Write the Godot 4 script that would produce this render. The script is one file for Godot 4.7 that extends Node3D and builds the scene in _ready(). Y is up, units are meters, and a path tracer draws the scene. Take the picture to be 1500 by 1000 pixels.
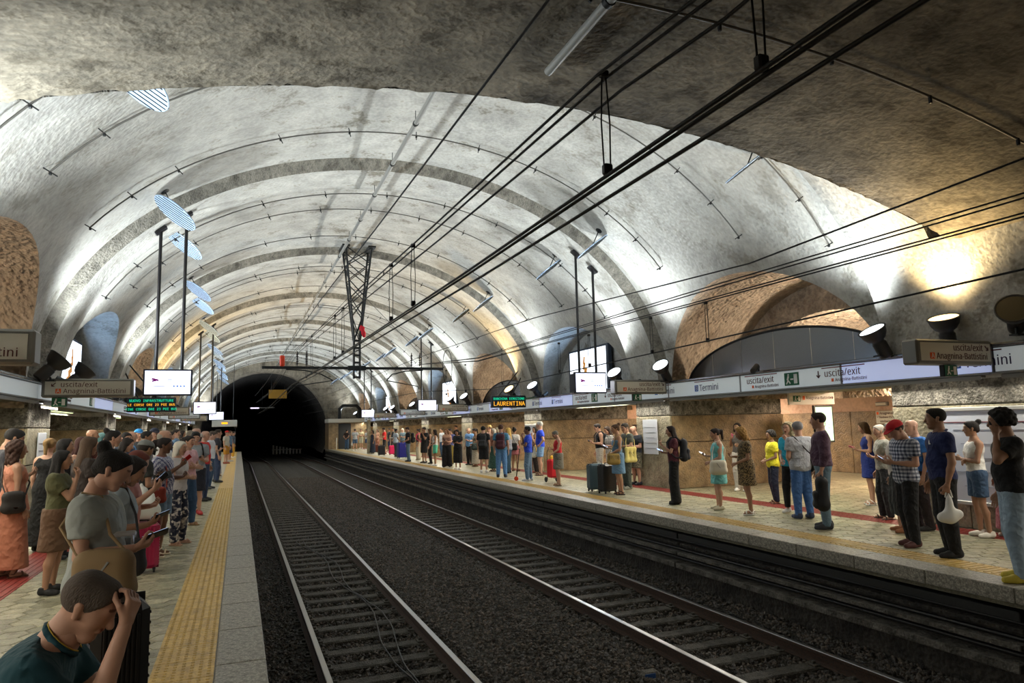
extends Node3D
# Underground metro station: two tracks between two platforms under a ribbed concrete vault, crowds waiting.
# Axes: x across the tracks, y up (platform top = 0), the tunnel runs towards -z.

const CAM_Y := 1.76
const FOCAL := 1020.0            # in pixels of the 1500 x 1000 frame
const YAW := 0.3738
const PITCH := 0.1194
const ROLL := -0.0232
const XC := 3.45                 # axis of the vault
const SPRING := 2.5
const RAIL_Y := -1.033
const BED_Y := -1.2
const RIB0 := -7.3               # near edge of the first rib
const PERIOD := 8.5
const RIBS := 8
const RIB_W := 1.7
const END_Z := -66.8
const BACK_Z := 7.0
const PIER := 7.2                # pier face from the vault axis
const PASS := 10.95              # inner end of the cross passages, from the vault axis
const WALL := 14.85              # back wall of the side corridors, from the vault axis

var cam_right: Vector3
var cam_up: Vector3
var cam_fwd: Vector3
var rng := RandomNumberGenerator.new()
var used := {}
var mats := {}
var M := {}

func _ready() -> void:
	rng.seed = 20240717
	set_camera()
	set_environment()
	make_materials()
	build_structure()
	build_lamps()
	build_track()
	build_overhead()
	build_signs()
	build_vault_fittings()
	build_far_end()
	build_people()
	build_luggage()

func set_camera() -> void:
	var flat := Vector3(cos(YAW), 0, sin(YAW))
	cam_fwd = Vector3(sin(YAW) * cos(PITCH), sin(PITCH), -cos(YAW) * cos(PITCH))
	var up0 := flat.cross(cam_fwd)
	cam_right = flat * cos(ROLL) + up0 * sin(ROLL)
	cam_up = -flat * sin(ROLL) + up0 * cos(ROLL)
	var cam := Camera3D.new()
	cam.name = "camera"
	cam.transform = Transform3D(Basis(cam_right, cam_up, -cam_fwd), Vector3(0, CAM_Y, 0))
	cam.fov = rad_to_deg(2.0 * atan(500.0 / FOCAL))
	cam.near = 0.05
	cam.far = 400.0
	add_child(cam)
	cam.current = true

func set_environment() -> void:
	var e := Environment.new()
	e.background_mode = Environment.BG_COLOR
	e.background_color = Color.BLACK
	e.tonemap_mode = Environment.TONE_MAPPER_LINEAR
	e.tonemap_exposure = 1.6
	e.sdfgi_enabled = true
	e.ssao_enabled = true
	e.ssil_enabled = true
	var w := WorldEnvironment.new()
	w.name = "world_environment"
	w.environment = e
	add_child(w)

# ---- a pixel of the photograph gives a direction; the distance comes from what the thing touches
func ray(px: float, py: float) -> Vector3:
	return cam_fwd + cam_right * ((px - 750.0) / FOCAL) + cam_up * ((500.0 - py) / FOCAL)

func on_y(px: float, py: float, y := 0.0) -> Vector3:
	var d := ray(px, py)
	return Vector3(0, CAM_Y, 0) + d * ((y - CAM_Y) / d.y)

func on_z(px: float, py: float, z: float) -> Vector3:
	var d := ray(px, py)
	return Vector3(0, CAM_Y, 0) + d * (z / d.z)

func on_x(px: float, py: float, x: float) -> Vector3:
	var d := ray(px, py)
	return Vector3(0, CAM_Y, 0) + d * (x / d.x)

# ---- mesh collecting
class MB:
	var v := PackedVector3Array()
	var n := PackedVector3Array()
	var c := PackedColorArray()
	var idx := PackedInt32Array()
	var col := Color.WHITE

	func tri(a: Vector3, b: Vector3, d: Vector3) -> void:   # anticlockwise seen from outside
		var nn := (b - a).cross(d - a).normalized()
		var s := v.size()
		v.append(a); v.append(b); v.append(d)
		n.append(nn); n.append(nn); n.append(nn)
		c.append(col); c.append(col); c.append(col)
		idx.append(s); idx.append(s + 2); idx.append(s + 1)

	func quad(a: Vector3, b: Vector3, d: Vector3, e: Vector3) -> void:
		var nn := (d - a).cross(e - b).normalized()
		var s := v.size()
		for p in [a, b, d, e]:
			v.append(p); n.append(nn); c.append(col)
		for k in [0, 2, 1, 0, 3, 2]:
			idx.append(s + k)

	func box(ctr: Vector3, size: Vector3, basis := Basis.IDENTITY, bevel := 0.0) -> void:
		var h := size * 0.5
		var P := func(x, y, z): return ctr + basis * Vector3(x, y, z)
		if bevel <= 0.0:
			for ax in 3:
				for s in [-1.0, 1.0]:
					var q := []
					for k in 4:
						var w := Vector3.ZERO
						w[ax] = s * h[ax]
						w[(ax + 1) % 3] = h[(ax + 1) % 3] * [-1, 1, 1, -1][k]
						w[(ax + 2) % 3] = h[(ax + 2) % 3] * [-1, -1, 1, 1][k]
						q.append(ctr + basis * w)
					if s > 0: quad(q[0], q[1], q[2], q[3])
					else: quad(q[3], q[2], q[1], q[0])
			return
		var b := minf(bevel, minf(h.x, minf(h.y, h.z)) * 0.9)
		var cn := func(sx, sy, sz, ax):   # corner vertex lying on the face across axis ax
			var w := Vector3(sx * (h.x - b), sy * (h.y - b), sz * (h.z - b))
			w[ax] = [sx, sy, sz][ax] * h[ax]
			return ctr + basis * w
		for ax in 3:
			var u := (ax + 1) % 3
			var w2 := (ax + 2) % 3
			for s in [-1.0, 1.0]:
				var q := []
				for k in 4:
					var sg := [0.0, 0.0, 0.0]
					sg[ax] = s
					sg[u] = [-1.0, 1.0, 1.0, -1.0][k]
					sg[w2] = [-1.0, -1.0, 1.0, 1.0][k]
					q.append(cn.call(sg[0], sg[1], sg[2], ax))
				if s > 0: quad(q[0], q[1], q[2], q[3])
				else: quad(q[3], q[2], q[1], q[0])
			for su in [-1.0, 1.0]:           # edges running along ax
				for sw in [-1.0, 1.0]:
					var a := [0.0, 0.0, 0.0]
					a[u] = su; a[w2] = sw
					var lo := a.duplicate(); lo[ax] = -1.0
					var hi := a.duplicate(); hi[ax] = 1.0
					var q0: Vector3 = cn.call(lo[0], lo[1], lo[2], u)
					var q1: Vector3 = cn.call(hi[0], hi[1], hi[2], u)
					var q2: Vector3 = cn.call(hi[0], hi[1], hi[2], w2)
					var q3: Vector3 = cn.call(lo[0], lo[1], lo[2], w2)
					if su * sw > 0: quad(q3, q2, q1, q0)
					else: quad(q0, q1, q2, q3)
		for sx in [-1.0, 1.0]:
			for sy in [-1.0, 1.0]:
				for sz in [-1.0, 1.0]:
					var q0: Vector3 = cn.call(sx, sy, sz, 0)
					var q1: Vector3 = cn.call(sx, sy, sz, 1)
					var q2: Vector3 = cn.call(sx, sy, sz, 2)
					if sx * sy * sz > 0: tri(q0, q1, q2)
					else: tri(q2, q1, q0)

	func tube(path: Array, r, seg := 8, caps := true) -> void:
		var count := path.size()
		var s0 := v.size()
		var prev := Vector3.ZERO
		var side := Vector3.ZERO
		for i in count:
			var t: Vector3
			if i == 0: t = path[1] - path[0]
			elif i == count - 1: t = path[i] - path[i - 1]
			else: t = (path[i + 1] - path[i]).normalized() + (path[i] - path[i - 1]).normalized()
			t = t.normalized()
			if i == 0:
				side = t.cross(Vector3.UP if absf(t.y) < 0.9 else Vector3.RIGHT).normalized()
			else:
				side = (side - t * side.dot(t)).normalized()
			var up := side.cross(t)
			var rr: float = r if not (r is Array) else r[i]
			for k in seg:
				var a := TAU * k / seg
				var d := side * cos(a) + up * sin(a)
				v.append(path[i] + d * rr); n.append(d); c.append(col)
		for i in count - 1:
			for k in seg:
				var a := s0 + i * seg + k
				var b := s0 + i * seg + (k + 1) % seg
				idx.append_array([a, b, b + seg, a, b + seg, a + seg])
		if caps:
			for e in [0, count - 1]:
				var t: Vector3 = (path[0] - path[1]).normalized() if e == 0 else (path[count - 1] - path[count - 2]).normalized()
				var s := v.size()
				for k in seg:
					v.append(v[s0 + e * seg + k]); n.append(t); c.append(col)
				for k in range(1, seg - 1):
					if e == 0: idx.append_array([s, s + k + 1, s + k])
					else: idx.append_array([s, s + k, s + k + 1])

	func lathe(prof: Array, seg: int, xf: Transform3D) -> void:   # [radius, height] pairs about the y axis of xf
		var s0 := v.size()
		var m := prof.size()
		for i in m:
			var a: Vector2 = prof[maxi(i - 1, 0)]
			var b: Vector2 = prof[mini(i + 1, m - 1)]
			var t := (b - a).normalized()
			for k in seg:
				var an := TAU * k / seg
				v.append(xf * Vector3(prof[i].x * cos(an), prof[i].y, prof[i].x * sin(an)))
				n.append((xf.basis * Vector3(t.y * cos(an), -t.x, t.y * sin(an))).normalized())
				c.append(col)
		for i in m - 1:
			for k in seg:
				var a := s0 + i * seg + k
				var b := s0 + i * seg + (k + 1) % seg
				idx.append_array([a, b, b + seg, a, b + seg, a + seg])

	func grid(rows: Array, flip := false, cols := []) -> void:   # rows of points, smooth normals
		var m := rows.size()
		var w: int = rows[0].size()
		var s0 := v.size()
		for i in m:
			for j in w:
				var du: Vector3 = rows[mini(i + 1, m - 1)][j] - rows[maxi(i - 1, 0)][j]
				var dv: Vector3 = rows[i][mini(j + 1, w - 1)] - rows[i][maxi(j - 1, 0)]
				var nn := du.cross(dv).normalized()
				if flip: nn = -nn
				v.append(rows[i][j]); n.append(nn)
				c.append(col if cols.is_empty() else cols[i][j])
		for i in m - 1:
			for j in w - 1:
				var a := s0 + i * w + j
				if flip: idx.append_array([a, a + w, a + w + 1, a, a + w + 1, a + 1])
				else: idx.append_array([a, a + w + 1, a + w, a, a + 1, a + w + 1])

	func prism(poly: Array, depth: Vector3) -> void:   # flat convex outline, anticlockwise seen against depth
		var m := poly.size()
		for k in range(1, m - 1):
			tri(poly[0], poly[k + 1], poly[k])
			tri(poly[0] + depth, poly[k] + depth, poly[k + 1] + depth)
		for k in m:
			var a: Vector3 = poly[k]
			var b: Vector3 = poly[(k + 1) % m]
			quad(a, b, b + depth, a + depth)

	func add(o: Array, xf: Transform3D, tint := Color.WHITE, flip := false) -> void:   # [v, n, idx, c]
		var s := v.size()
		var ov: PackedVector3Array = o[0]
		var on: PackedVector3Array = o[1]
		var oi: PackedInt32Array = o[2]
		var oc: PackedColorArray = o[3] if o.size() > 3 else PackedColorArray()
		v.append_array(xf * ov)
		for k in on.size():
			n.append((xf.basis * on[k]).normalized())
			c.append(tint if oc.is_empty() else Color(oc[k].r * tint.r, oc[k].g * tint.g, oc[k].b * tint.b))
		if flip:
			for k in range(0, oi.size(), 3):
				idx.append(oi[k] + s); idx.append(oi[k + 2] + s); idx.append(oi[k + 1] + s)
		else:
			for k in oi.size(): idx.append(oi[k] + s)

	func mesh() -> ArrayMesh:
		var a := []
		a.resize(Mesh.ARRAY_MAX)
		a[Mesh.ARRAY_VERTEX] = v
		a[Mesh.ARRAY_NORMAL] = n
		a[Mesh.ARRAY_COLOR] = c
		a[Mesh.ARRAY_INDEX] = idx
		var m := ArrayMesh.new()
		m.add_surface_from_arrays(Mesh.PRIMITIVE_TRIANGLES, a)
		return m

func numbered(called: String) -> String:
	var k: int = used.get(called, 0)
	used[called] = k + 1
	return called if k == 0 else "%s_%03d" % [called, k]

func put(mesh: Mesh, called: String, m: Material, parent: Node = self, xf := Transform3D.IDENTITY) -> MeshInstance3D:
	var o := MeshInstance3D.new()
	o.mesh = mesh
	o.material_override = m
	o.transform = xf
	o.name = numbered(called) if parent == self else called
	parent.add_child(o, true)
	return o

func base(called: String, at := Vector3.ZERO, turn := 0.0) -> Node3D:
	var o := Node3D.new()
	o.name = numbered(called)
	add_child(o)
	o.position = at
	o.rotation.y = turn
	return o

func tag(o: Node, label: String, category := "", group := "", kind := "") -> Node:
	if label: o.set_meta("label", label)
	if category: o.set_meta("category", category)
	if group: o.set_meta("group", group)
	if kind: o.set_meta("kind", kind)
	return o

func structure(o: Node, label: String, category: String) -> Node:
	return tag(o, label, category, "", "structure")

func words(text: String, height: float, m: Material, parent: Node, at: Vector3, basis: Basis, called := "lettering", align := HORIZONTAL_ALIGNMENT_LEFT, font_name := "Droid Sans") -> MeshInstance3D:
	var t := TextMesh.new()
	t.text = text
	var f := SystemFont.new()
	f.font_names = PackedStringArray([font_name])
	t.font = f
	t.font_size = 48
	t.pixel_size = height / 34.0
	t.depth = 0.004
	t.curve_step = 3.0
	t.horizontal_alignment = align
	return put(t, called, m, parent, Transform3D(basis, at))

# ---- materials
func paint(col: Color, rough := 0.8, metal := 0.0) -> StandardMaterial3D:
	var key := "%s %.3f %.3f" % [col.to_html(), rough, metal]
	if not mats.has(key):
		var m := StandardMaterial3D.new()
		m.albedo_color = col
		m.roughness = rough
		m.metallic = metal
		mats[key] = m
	return mats[key]

func glow(col: Color, energy: float) -> StandardMaterial3D:
	var m := StandardMaterial3D.new()
	m.albedo_color = col
	m.roughness = 0.5
	m.emission_enabled = true
	m.emission = col
	m.emission_energy_multiplier = energy
	return m

func noise_bytes(size: int, freq: float, octaves: int, sd: int, kind := FastNoiseLite.TYPE_SIMPLEX_SMOOTH) -> PackedByteArray:
	var f := FastNoiseLite.new()
	f.seed = sd
	f.noise_type = kind
	f.frequency = freq
	f.fractal_octaves = octaves
	var im := f.get_seamless_image(size, size, false, false, 0.12, true)
	im.convert(Image.FORMAT_L8)
	return im.get_data()

# colour: base mottled by coarse patches, sharper stains and fine grain; relief: grain and lumps
func mottled(size: int, base_col: Color, stain: Color, coarse: float, fine: float, stain_at: float, contrast: float, relief: float, scale: float, rough := 0.9, sd := 1) -> StandardMaterial3D:
	var a := noise_bytes(size, coarse, 5, sd)
	var b := noise_bytes(size, coarse * 2.3, 4, sd + 7)
	var g := noise_bytes(size, fine, 3, sd + 13)
	var out := PackedByteArray()
	out.resize(size * size * 3)
	var bump := PackedByteArray()
	bump.resize(size * size)
	var br := base_col.r; var bg := base_col.g; var bb := base_col.b
	var sr := stain.r; var sg := stain.g; var sb := stain.b
	for k in size * size:
		var low := a[k] / 255.0
		var mid := b[k] / 255.0
		var hi := g[k] / 255.0
		var w := clampf((low * 0.6 + mid * 0.4 + (hi - 0.5) * 0.35 - stain_at) * 4.5, 0.0, 1.0)
		var t := 1.0 + (mid - 0.5) * contrast + (hi - 0.5) * contrast * 0.9
		out[k * 3] = int(clampf((br + (sr - br) * w) * t, 0.0, 1.0) * 255.0)
		out[k * 3 + 1] = int(clampf((bg + (sg - bg) * w) * t, 0.0, 1.0) * 255.0)
		out[k * 3 + 2] = int(clampf((bb + (sb - bb) * w) * t, 0.0, 1.0) * 255.0)
		bump[k] = int(clampf(hi * 0.7 + mid * 0.3, 0.0, 1.0) * 255.0)
	var m := StandardMaterial3D.new()
	m.albedo_texture = ImageTexture.create_from_image(Image.create_from_data(size, size, false, Image.FORMAT_RGB8, out))
	m.roughness = rough
	m.uv1_triplanar = true
	m.uv1_world_triplanar = true
	m.uv1_scale = Vector3.ONE * scale
	m.vertex_color_use_as_albedo = true
	if relief > 0.0:
		var im := Image.create_from_data(size, size, false, Image.FORMAT_L8, bump)
		im.convert(Image.FORMAT_RGBA8)
		im.bump_map_to_normal_map(relief)
		m.normal_enabled = true
		m.normal_texture = ImageTexture.create_from_image(im)
		m.normal_scale = 1.0
	return m

func make_materials() -> void:
	M.plaster = mottled(768, Color(0.66, 0.655, 0.635), Color(0.40, 0.385, 0.345), 0.006, 0.075, 0.60, 0.24, 2.6, 0.16, 0.92, 3)
	M.rough_plaster = mottled(768, Color(0.50, 0.485, 0.45), Color(0.23, 0.22, 0.195), 0.011, 0.07, 0.52, 0.6, 9.0, 0.35, 0.95, 11)
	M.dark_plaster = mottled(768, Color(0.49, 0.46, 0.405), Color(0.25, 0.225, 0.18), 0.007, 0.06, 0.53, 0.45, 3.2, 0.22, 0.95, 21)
	M.warm_plaster = mottled(256, Color(0.62, 0.555, 0.48), Color(0.44, 0.375, 0.31), 0.012, 0.1, 0.56, 0.35, 8.0, 0.3, 0.92, 31)
	M.travertine = mottled(256, Color(0.52, 0.44, 0.32), Color(0.38, 0.31, 0.21), 0.012, 0.12, 0.54, 0.35, 2.0, 0.5, 0.45, 41)
	M.pale_stone = mottled(256, Color(0.60, 0.57, 0.48), Color(0.40, 0.37, 0.29), 0.012, 0.12, 0.56, 0.35, 2.0, 0.5, 0.5, 42)
	M.granite = mottled(256, Color(0.52, 0.505, 0.46), Color(0.26, 0.25, 0.22), 0.05, 0.30, 0.54, 0.8, 1.5, 1.2, 0.42, 51)
	M.yellow = mottled(256, Color(0.69, 0.57, 0.30), Color(0.47, 0.39, 0.22), 0.02, 0.2, 0.60, 0.3, 0.6, 0.9, 0.5, 61)
	M.red_tile = mottled(256, Color(0.52, 0.17, 0.13), Color(0.36, 0.12, 0.10), 0.03, 0.25, 0.6, 0.3, 0.6, 0.8, 0.5, 62)
	M.tile = mottled(256, Color(0.62, 0.60, 0.50), Color(0.40, 0.38, 0.30), 0.025, 0.22, 0.56, 0.4, 1.2, 0.8, 0.38, 63)
	M.grout = mottled(256, Color(0.20, 0.19, 0.16), Color(0.12, 0.11, 0.10), 0.03, 0.2, 0.5, 0.3, 1.0, 1.0, 0.8, 64)
	M.ballast = mottled(256, Color(0.20, 0.185, 0.16), Color(0.12, 0.11, 0.095), 0.05, 0.16, 0.48, 0.9, 14.0, 0.7, 0.95, 71)
	M.concrete = mottled(256, Color(0.34, 0.33, 0.31), Color(0.17, 0.165, 0.15), 0.02, 0.15, 0.5, 0.5, 4.0, 0.6, 0.9, 72)
	M.sleeper = mottled(256, Color(0.28, 0.27, 0.25), Color(0.16, 0.15, 0.13), 0.03, 0.2, 0.5, 0.5, 4.0, 0.7, 0.9, 73)
	M.soot = mottled(256, Color(0.20, 0.19, 0.175), Color(0.09, 0.085, 0.08), 0.02, 0.12, 0.48, 0.6, 6.0, 0.4, 0.92, 74)
	M.cladding = mottled(256, Color(0.55, 0.47, 0.35), Color(0.38, 0.31, 0.22), 0.01, 0.1, 0.55, 0.3, 1.5, 0.4, 0.5, 75)
	M.rust = mottled(256, Color(0.20, 0.125, 0.08), Color(0.10, 0.07, 0.05), 0.04, 0.25, 0.5, 0.5, 3.0, 2.0, 0.85, 76)
	M.stone = paint(Color(1, 1, 1), 0.92)
	M.stone = M.stone.duplicate(); M.stone.vertex_color_use_as_albedo = true
	M.rail_top = paint(Color(0.62, 0.62, 0.62), 0.28, 0.9)
	M.steel = paint(Color(0.42, 0.42, 0.42), 0.27, 0.95)
	M.dull_steel = paint(Color(0.50, 0.50, 0.49), 0.5, 0.6)
	M.black = paint(Color(0.035, 0.035, 0.04), 0.5)
	M.wire = paint(Color(0.03, 0.03, 0.03), 0.6)
	M.lamp_body = paint(Color(0.20, 0.20, 0.20), 0.45, 0.3)
	M.dark_metal = paint(Color(0.13, 0.135, 0.135), 0.5, 0.4)
	M.conduit = paint(Color(0.36, 0.35, 0.33), 0.55, 0.3)
	M.pipe = paint(Color(0.52, 0.52, 0.50), 0.5, 0.2)
	M.sign_frame = paint(Color(0.46, 0.45, 0.42), 0.45, 0.5)
	M.sign_face = paint(Color(0.80, 0.79, 0.74), 0.5)
	M.band_face = glow(Color(0.80, 0.83, 0.84), 0.16)
	M.sign_lit = glow(Color(0.76, 0.80, 0.95), 0.30)
	M.sign_red = paint(Color(0.45, 0.09, 0.10), 0.6)
	M.sign_brown = paint(Color(0.30, 0.10, 0.08), 0.6)
	M.sign_blue = paint(Color(0.16, 0.36, 0.72), 0.6)
	M.sign_orange = paint(Color(0.90, 0.36, 0.06), 0.6)
	M.sign_green = paint(Color(0.02, 0.36, 0.22), 0.6)
	M.white = paint(Color(0.86, 0.86, 0.84), 0.6)
	M.paper = paint(Color(0.78, 0.80, 0.84), 0.7)
	M.glass = glass()
	make_folds()

func glass() -> StandardMaterial3D:
	var m := StandardMaterial3D.new()
	m.albedo_color = Color(0.75, 0.85, 0.95, 0.35)
	m.transparency = BaseMaterial3D.TRANSPARENCY_ALPHA
	m.roughness = 0.15
	return m

var fold_map: ImageTexture
var strand_map: ImageTexture

func make_folds() -> void:
	var n := 256
	var a := noise_bytes(n, 0.016, 3, 501)
	var g := noise_bytes(n, 0.4, 1, 502)
	var out := PackedByteArray()
	out.resize(n * n)
	for k in n * n:
		var r := 1.0 - absf(a[k] / 127.5 - 1.0)      # soft ridges
		out[k] = int(clampf(r * 0.92 + (g[k] / 255.0) * 0.04, 0.0, 1.0) * 255.0)
	var im := Image.create_from_data(n, n, false, Image.FORMAT_L8, out)
	im.convert(Image.FORMAT_RGBA8)
	im.bump_map_to_normal_map(7.0)
	fold_map = ImageTexture.create_from_image(im)
	var f := FastNoiseLite.new()
	f.seed = 503
	f.frequency = 0.12
	im = f.get_seamless_image(n, n)
	im.resize(n, 32, Image.INTERPOLATE_CUBIC)
	im.resize(n, n, Image.INTERPOLATE_CUBIC)
	im.convert(Image.FORMAT_RGBA8)
	im.bump_map_to_normal_map(8.0)
	strand_map = ImageTexture.create_from_image(im)

func fabric(col: Color) -> StandardMaterial3D:
	var key := "fabric " + col.to_html()
	if not mats.has(key):
		var m := StandardMaterial3D.new()
		m.albedo_color = col
		m.roughness = 0.92
		m.rim_enabled = true
		m.rim = 0.15
		m.normal_enabled = true
		m.normal_texture = fold_map
		m.normal_scale = 0.9
		m.uv1_triplanar = true
		m.uv1_scale = Vector3(1.7, 1.1, 1.7)
		mats[key] = m
	return mats[key]

func strands(col: Color) -> StandardMaterial3D:
	var key := "strands " + col.to_html()
	if not mats.has(key):
		var m := StandardMaterial3D.new()
		m.albedo_color = col
		m.roughness = 0.85
		m.normal_enabled = true
		m.normal_texture = strand_map
		m.normal_scale = 1.0
		m.uv1_triplanar = true
		m.uv1_scale = Vector3.ONE * 4.0
		mats[key] = m
	return mats[key]

# ---- the vault
func rib_z(k: int) -> float:
	return RIB0 - PERIOD * k

func radii(z: float) -> Vector2:
	for k in RIBS:
		var near := rib_z(k)
		if z < near - 0.21 and z > near - RIB_W + 0.09:
			return Vector2(7.06, 5.36)
	var k2 := (RIB0 - z) / PERIOD
	var u := clampf((fposmod(k2, 1.0) * PERIOD - RIB_W) / (PERIOD - RIB_W), 0.0, 1.0)
	return Vector2(7.28, 5.58 + 0.10 * sin(PI * u))

func lunette_y(z: float, half := 3.4, top := 4.95) -> float:
	if z > RIB0 - RIB_W: return 2.3
	var f := fposmod((RIB0 - z), PERIOD) - RIB_W
	if f < 0.0: return 2.3
	var u := (f - 3.4) / half
	if absf(u) >= 1.0: return 2.3
	return 2.3 + (top - 2.3) * sqrt(1.0 - u * u)

func stain(p: Vector3, f: FastNoiseLite) -> Color:
	var a := f.get_noise_3d(p.x * 1.1, p.y * 1.1, p.z * 0.55)
	var t := 1.0 - 0.2 * smoothstep(0.12, 0.42, a)
	return Color(t, t * 0.985, t * 0.95)

func vault_row(z: float, m: int, f: FastNoiseLite) -> Array:
	var r := radii(z)
	var lim := acos(clampf((lunette_y(z) - SPRING) / r.y, -1.0, 1.0))
	var pts := []
	var cols := []
	for j in m + 1:
		var a := lerpf(-lim, lim, float(j) / m)
		var p := Vector3(XC + r.x * sin(a), SPRING + r.y * cos(a), z)
		pts.append(p)
		cols.append(stain(p, f))
	return [pts, cols]

func build_structure() -> void:
	var f := FastNoiseLite.new()
	f.seed = 5
	f.frequency = 0.55
	f.fractal_octaves = 3
	var ceiling := base("ceiling")
	structure(ceiling, "rough concrete barrel vault with raised ribs and side lunettes over the tracks", "ceiling")
	# bays and ribs
	for k in RIBS:
		var near := rib_z(k)
		for part in 3:
			var zs := []
			if part == 0: zs = [near, near - 0.05, near - 0.13, near - 0.2, near - 0.22]     # the coarse step that faces the platform end
			elif part == 1: zs = [near - 0.22, near - 0.5, near - 0.9, near - 1.3, near - RIB_W + 0.1, near - RIB_W]
			else:
				for i in 29:
					zs.append(near - RIB_W - 3.4 * (1.0 - cos(PI * i / 28.0)))
			if k == RIBS - 1 and part > 0: continue
			var rows := []
			var cols := []
			for z in zs:
				var zz: float = z
				if part == 0: zz = minf(z, near)
				var row := vault_row(zz, 56, f)
				if part == 0 and k > 0:
					# bulging, torn edge of the step
					var r0 := radii(near + 0.3)
					var u: float = clampf((near - z) / 0.22, 0.0, 1.0)
					var ab := Vector2(lerpf(7.28, 7.06, u), lerpf(r0.y, 5.36, u))
					for j in row[0].size():
						var a := lerpf(-PI * 0.505, PI * 0.505, float(j) / 56)
						var jag := 0.03 * f.get_noise_3d(a * 30.0, z * 9.0, k * 3.0) * sin(PI * u)
						row[0][j] = Vector3(XC + (ab.x + jag) * sin(a), SPRING + (ab.y + jag) * cos(a), z)
				rows.append(row[0])
				cols.append(row[1])
			var mb := MB.new()
			mb.grid(rows, false, cols)
			put(mb.mesh(), ["rib_step", "vault_rib", "vault_bay"][part], [M.rough_plaster, M.plaster, M.plaster][part], ceiling)
		if k == RIBS - 1: continue
		# lunettes: short barrels that run out sideways between two ribs
		var zc := near - RIB_W - 3.4
		for s: float in [-1.0, 1.0]:
			var advert := (k % 2 == 1)
			var back := 7.9 if advert else 9.3
			lunette_barrel(ceiling, s, zc, 3.4, 4.95, -1.0, back, M.plaster if advert else M.warm_plaster)
			if not advert:
				# diaphragm arch and a lower barrel behind it
				var mb := MB.new()
				var rows := [[], []]
				for i in 33:
					var a := PI * i / 32.0
					rows[0].append(Vector3(XC + s * back, 2.3 + 2.65 * sin(a), zc + 3.4 * cos(a)))
					rows[1].append(Vector3(XC + s * back, 2.3 + 1.95 * sin(a), zc + 2.75 * cos(a)))
				mb.grid(rows, s > 0)
				put(mb.mesh(), "lunette_diaphragm", M.warm_plaster, ceiling)
				lunette_barrel(ceiling, s, zc, 2.75, 4.25, back, 12.6, M.warm_plaster)
				lunette_end(ceiling, s, zc, 2.75, 4.25, 12.6, M.warm_plaster)
			else:
				lunette_end(ceiling, s, zc, 3.4, 4.95, back, M.plaster)
	# low arch over the near end of the platforms, its far edge torn
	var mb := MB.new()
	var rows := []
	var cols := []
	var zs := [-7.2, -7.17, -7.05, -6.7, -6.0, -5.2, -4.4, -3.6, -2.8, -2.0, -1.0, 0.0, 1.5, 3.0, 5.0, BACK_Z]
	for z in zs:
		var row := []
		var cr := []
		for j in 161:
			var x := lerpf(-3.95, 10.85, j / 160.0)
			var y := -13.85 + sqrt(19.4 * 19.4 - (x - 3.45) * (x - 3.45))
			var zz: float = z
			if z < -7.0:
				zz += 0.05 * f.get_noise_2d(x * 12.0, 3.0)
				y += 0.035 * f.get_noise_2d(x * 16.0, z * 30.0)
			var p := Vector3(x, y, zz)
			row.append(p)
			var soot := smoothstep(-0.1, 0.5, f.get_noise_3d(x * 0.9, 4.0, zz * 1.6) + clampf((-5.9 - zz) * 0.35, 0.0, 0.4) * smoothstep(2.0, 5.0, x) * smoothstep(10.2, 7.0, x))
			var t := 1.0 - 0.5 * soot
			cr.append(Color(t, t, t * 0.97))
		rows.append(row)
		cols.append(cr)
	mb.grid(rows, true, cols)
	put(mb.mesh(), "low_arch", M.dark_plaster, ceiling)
	# its far face, up to the vault
	mb = MB.new()
	rows = [[], []]
	for j in 97:
		var x := lerpf(-3.6, 10.5, j / 96.0)
		rows[0].append(Vector3(x, -13.85 + sqrt(19.4 * 19.4 - (x - 3.45) * (x - 3.45)), -7.2))
		rows[1].append(Vector3(x, SPRING + 5.7 * sqrt(maxf(0.0, 1.0 - pow((x - XC) / 7.3, 2.0))), -7.2))
	mb.grid(rows, false)
	put(mb.mesh(), "low_arch_face", M.rough_plaster, ceiling)
	# haunches below the low arch
	for s: float in [-1.0, 1.0]:
		mb = MB.new()
		rows = []
		for z in [-7.52, -7.2, -6.0, -4.5, -3.0, -1.0, 1.0, 4.0, BACK_Z]:
			var row := []
			for j in 15:
				var y := lerpf(2.3, 4.5, j / 14.0)
				row.append(Vector3(XC + s * 7.06 * sqrt(1.0 - pow((y - SPRING) / 5.24, 2.0)), y, z))
			rows.append(row)
		mb.grid(rows, s < 0)
		put(mb.mesh(), "haunch", M.plaster, ceiling)
	# walls that close the near end, and the corridor walls
	var w := base("wall_back")
	structure(w, "rough concrete wall closing the near end of the station", "wall")
	mb = MB.new()
	mb.box(Vector3(XC, 2.4, BACK_Z + 0.15), Vector3(WALL * 2 + 1.0, 7.6, 0.3))
	put(mb.mesh(), "concrete_wall", M.dark_plaster, w)
	for s: float in [-1.0, 1.0]:
		side_rooms(s)
	for s: float in [-1.0, 1.0]:
		for k in RIBS: pier(s, k)
	platform(-1.0)
	platform(1.0)

func lunette_barrel(parent: Node, s: float, zc: float, half: float, top: float, from_d: float, to_d: float, m: Material) -> void:
	var rows := []
	for i in 33:
		var a := PI * i / 32.0
		var z := zc + half * cos(a)
		var y := 2.3 + (top - 2.3) * sin(a)
		var r := radii(z)
		var d0 := from_d if from_d > 0.0 else r.x * sqrt(maxf(0.0, 1.0 - pow((y - SPRING) / r.y, 2.0)))
		var row := []
		for j in 9:
			row.append(Vector3(XC + s * lerpf(d0, to_d, j / 8.0), y, z))
		rows.append(row)
	var mb := MB.new()
	mb.grid(rows, s < 0)
	put(mb.mesh(), "lunette_vault", m, parent)

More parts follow.
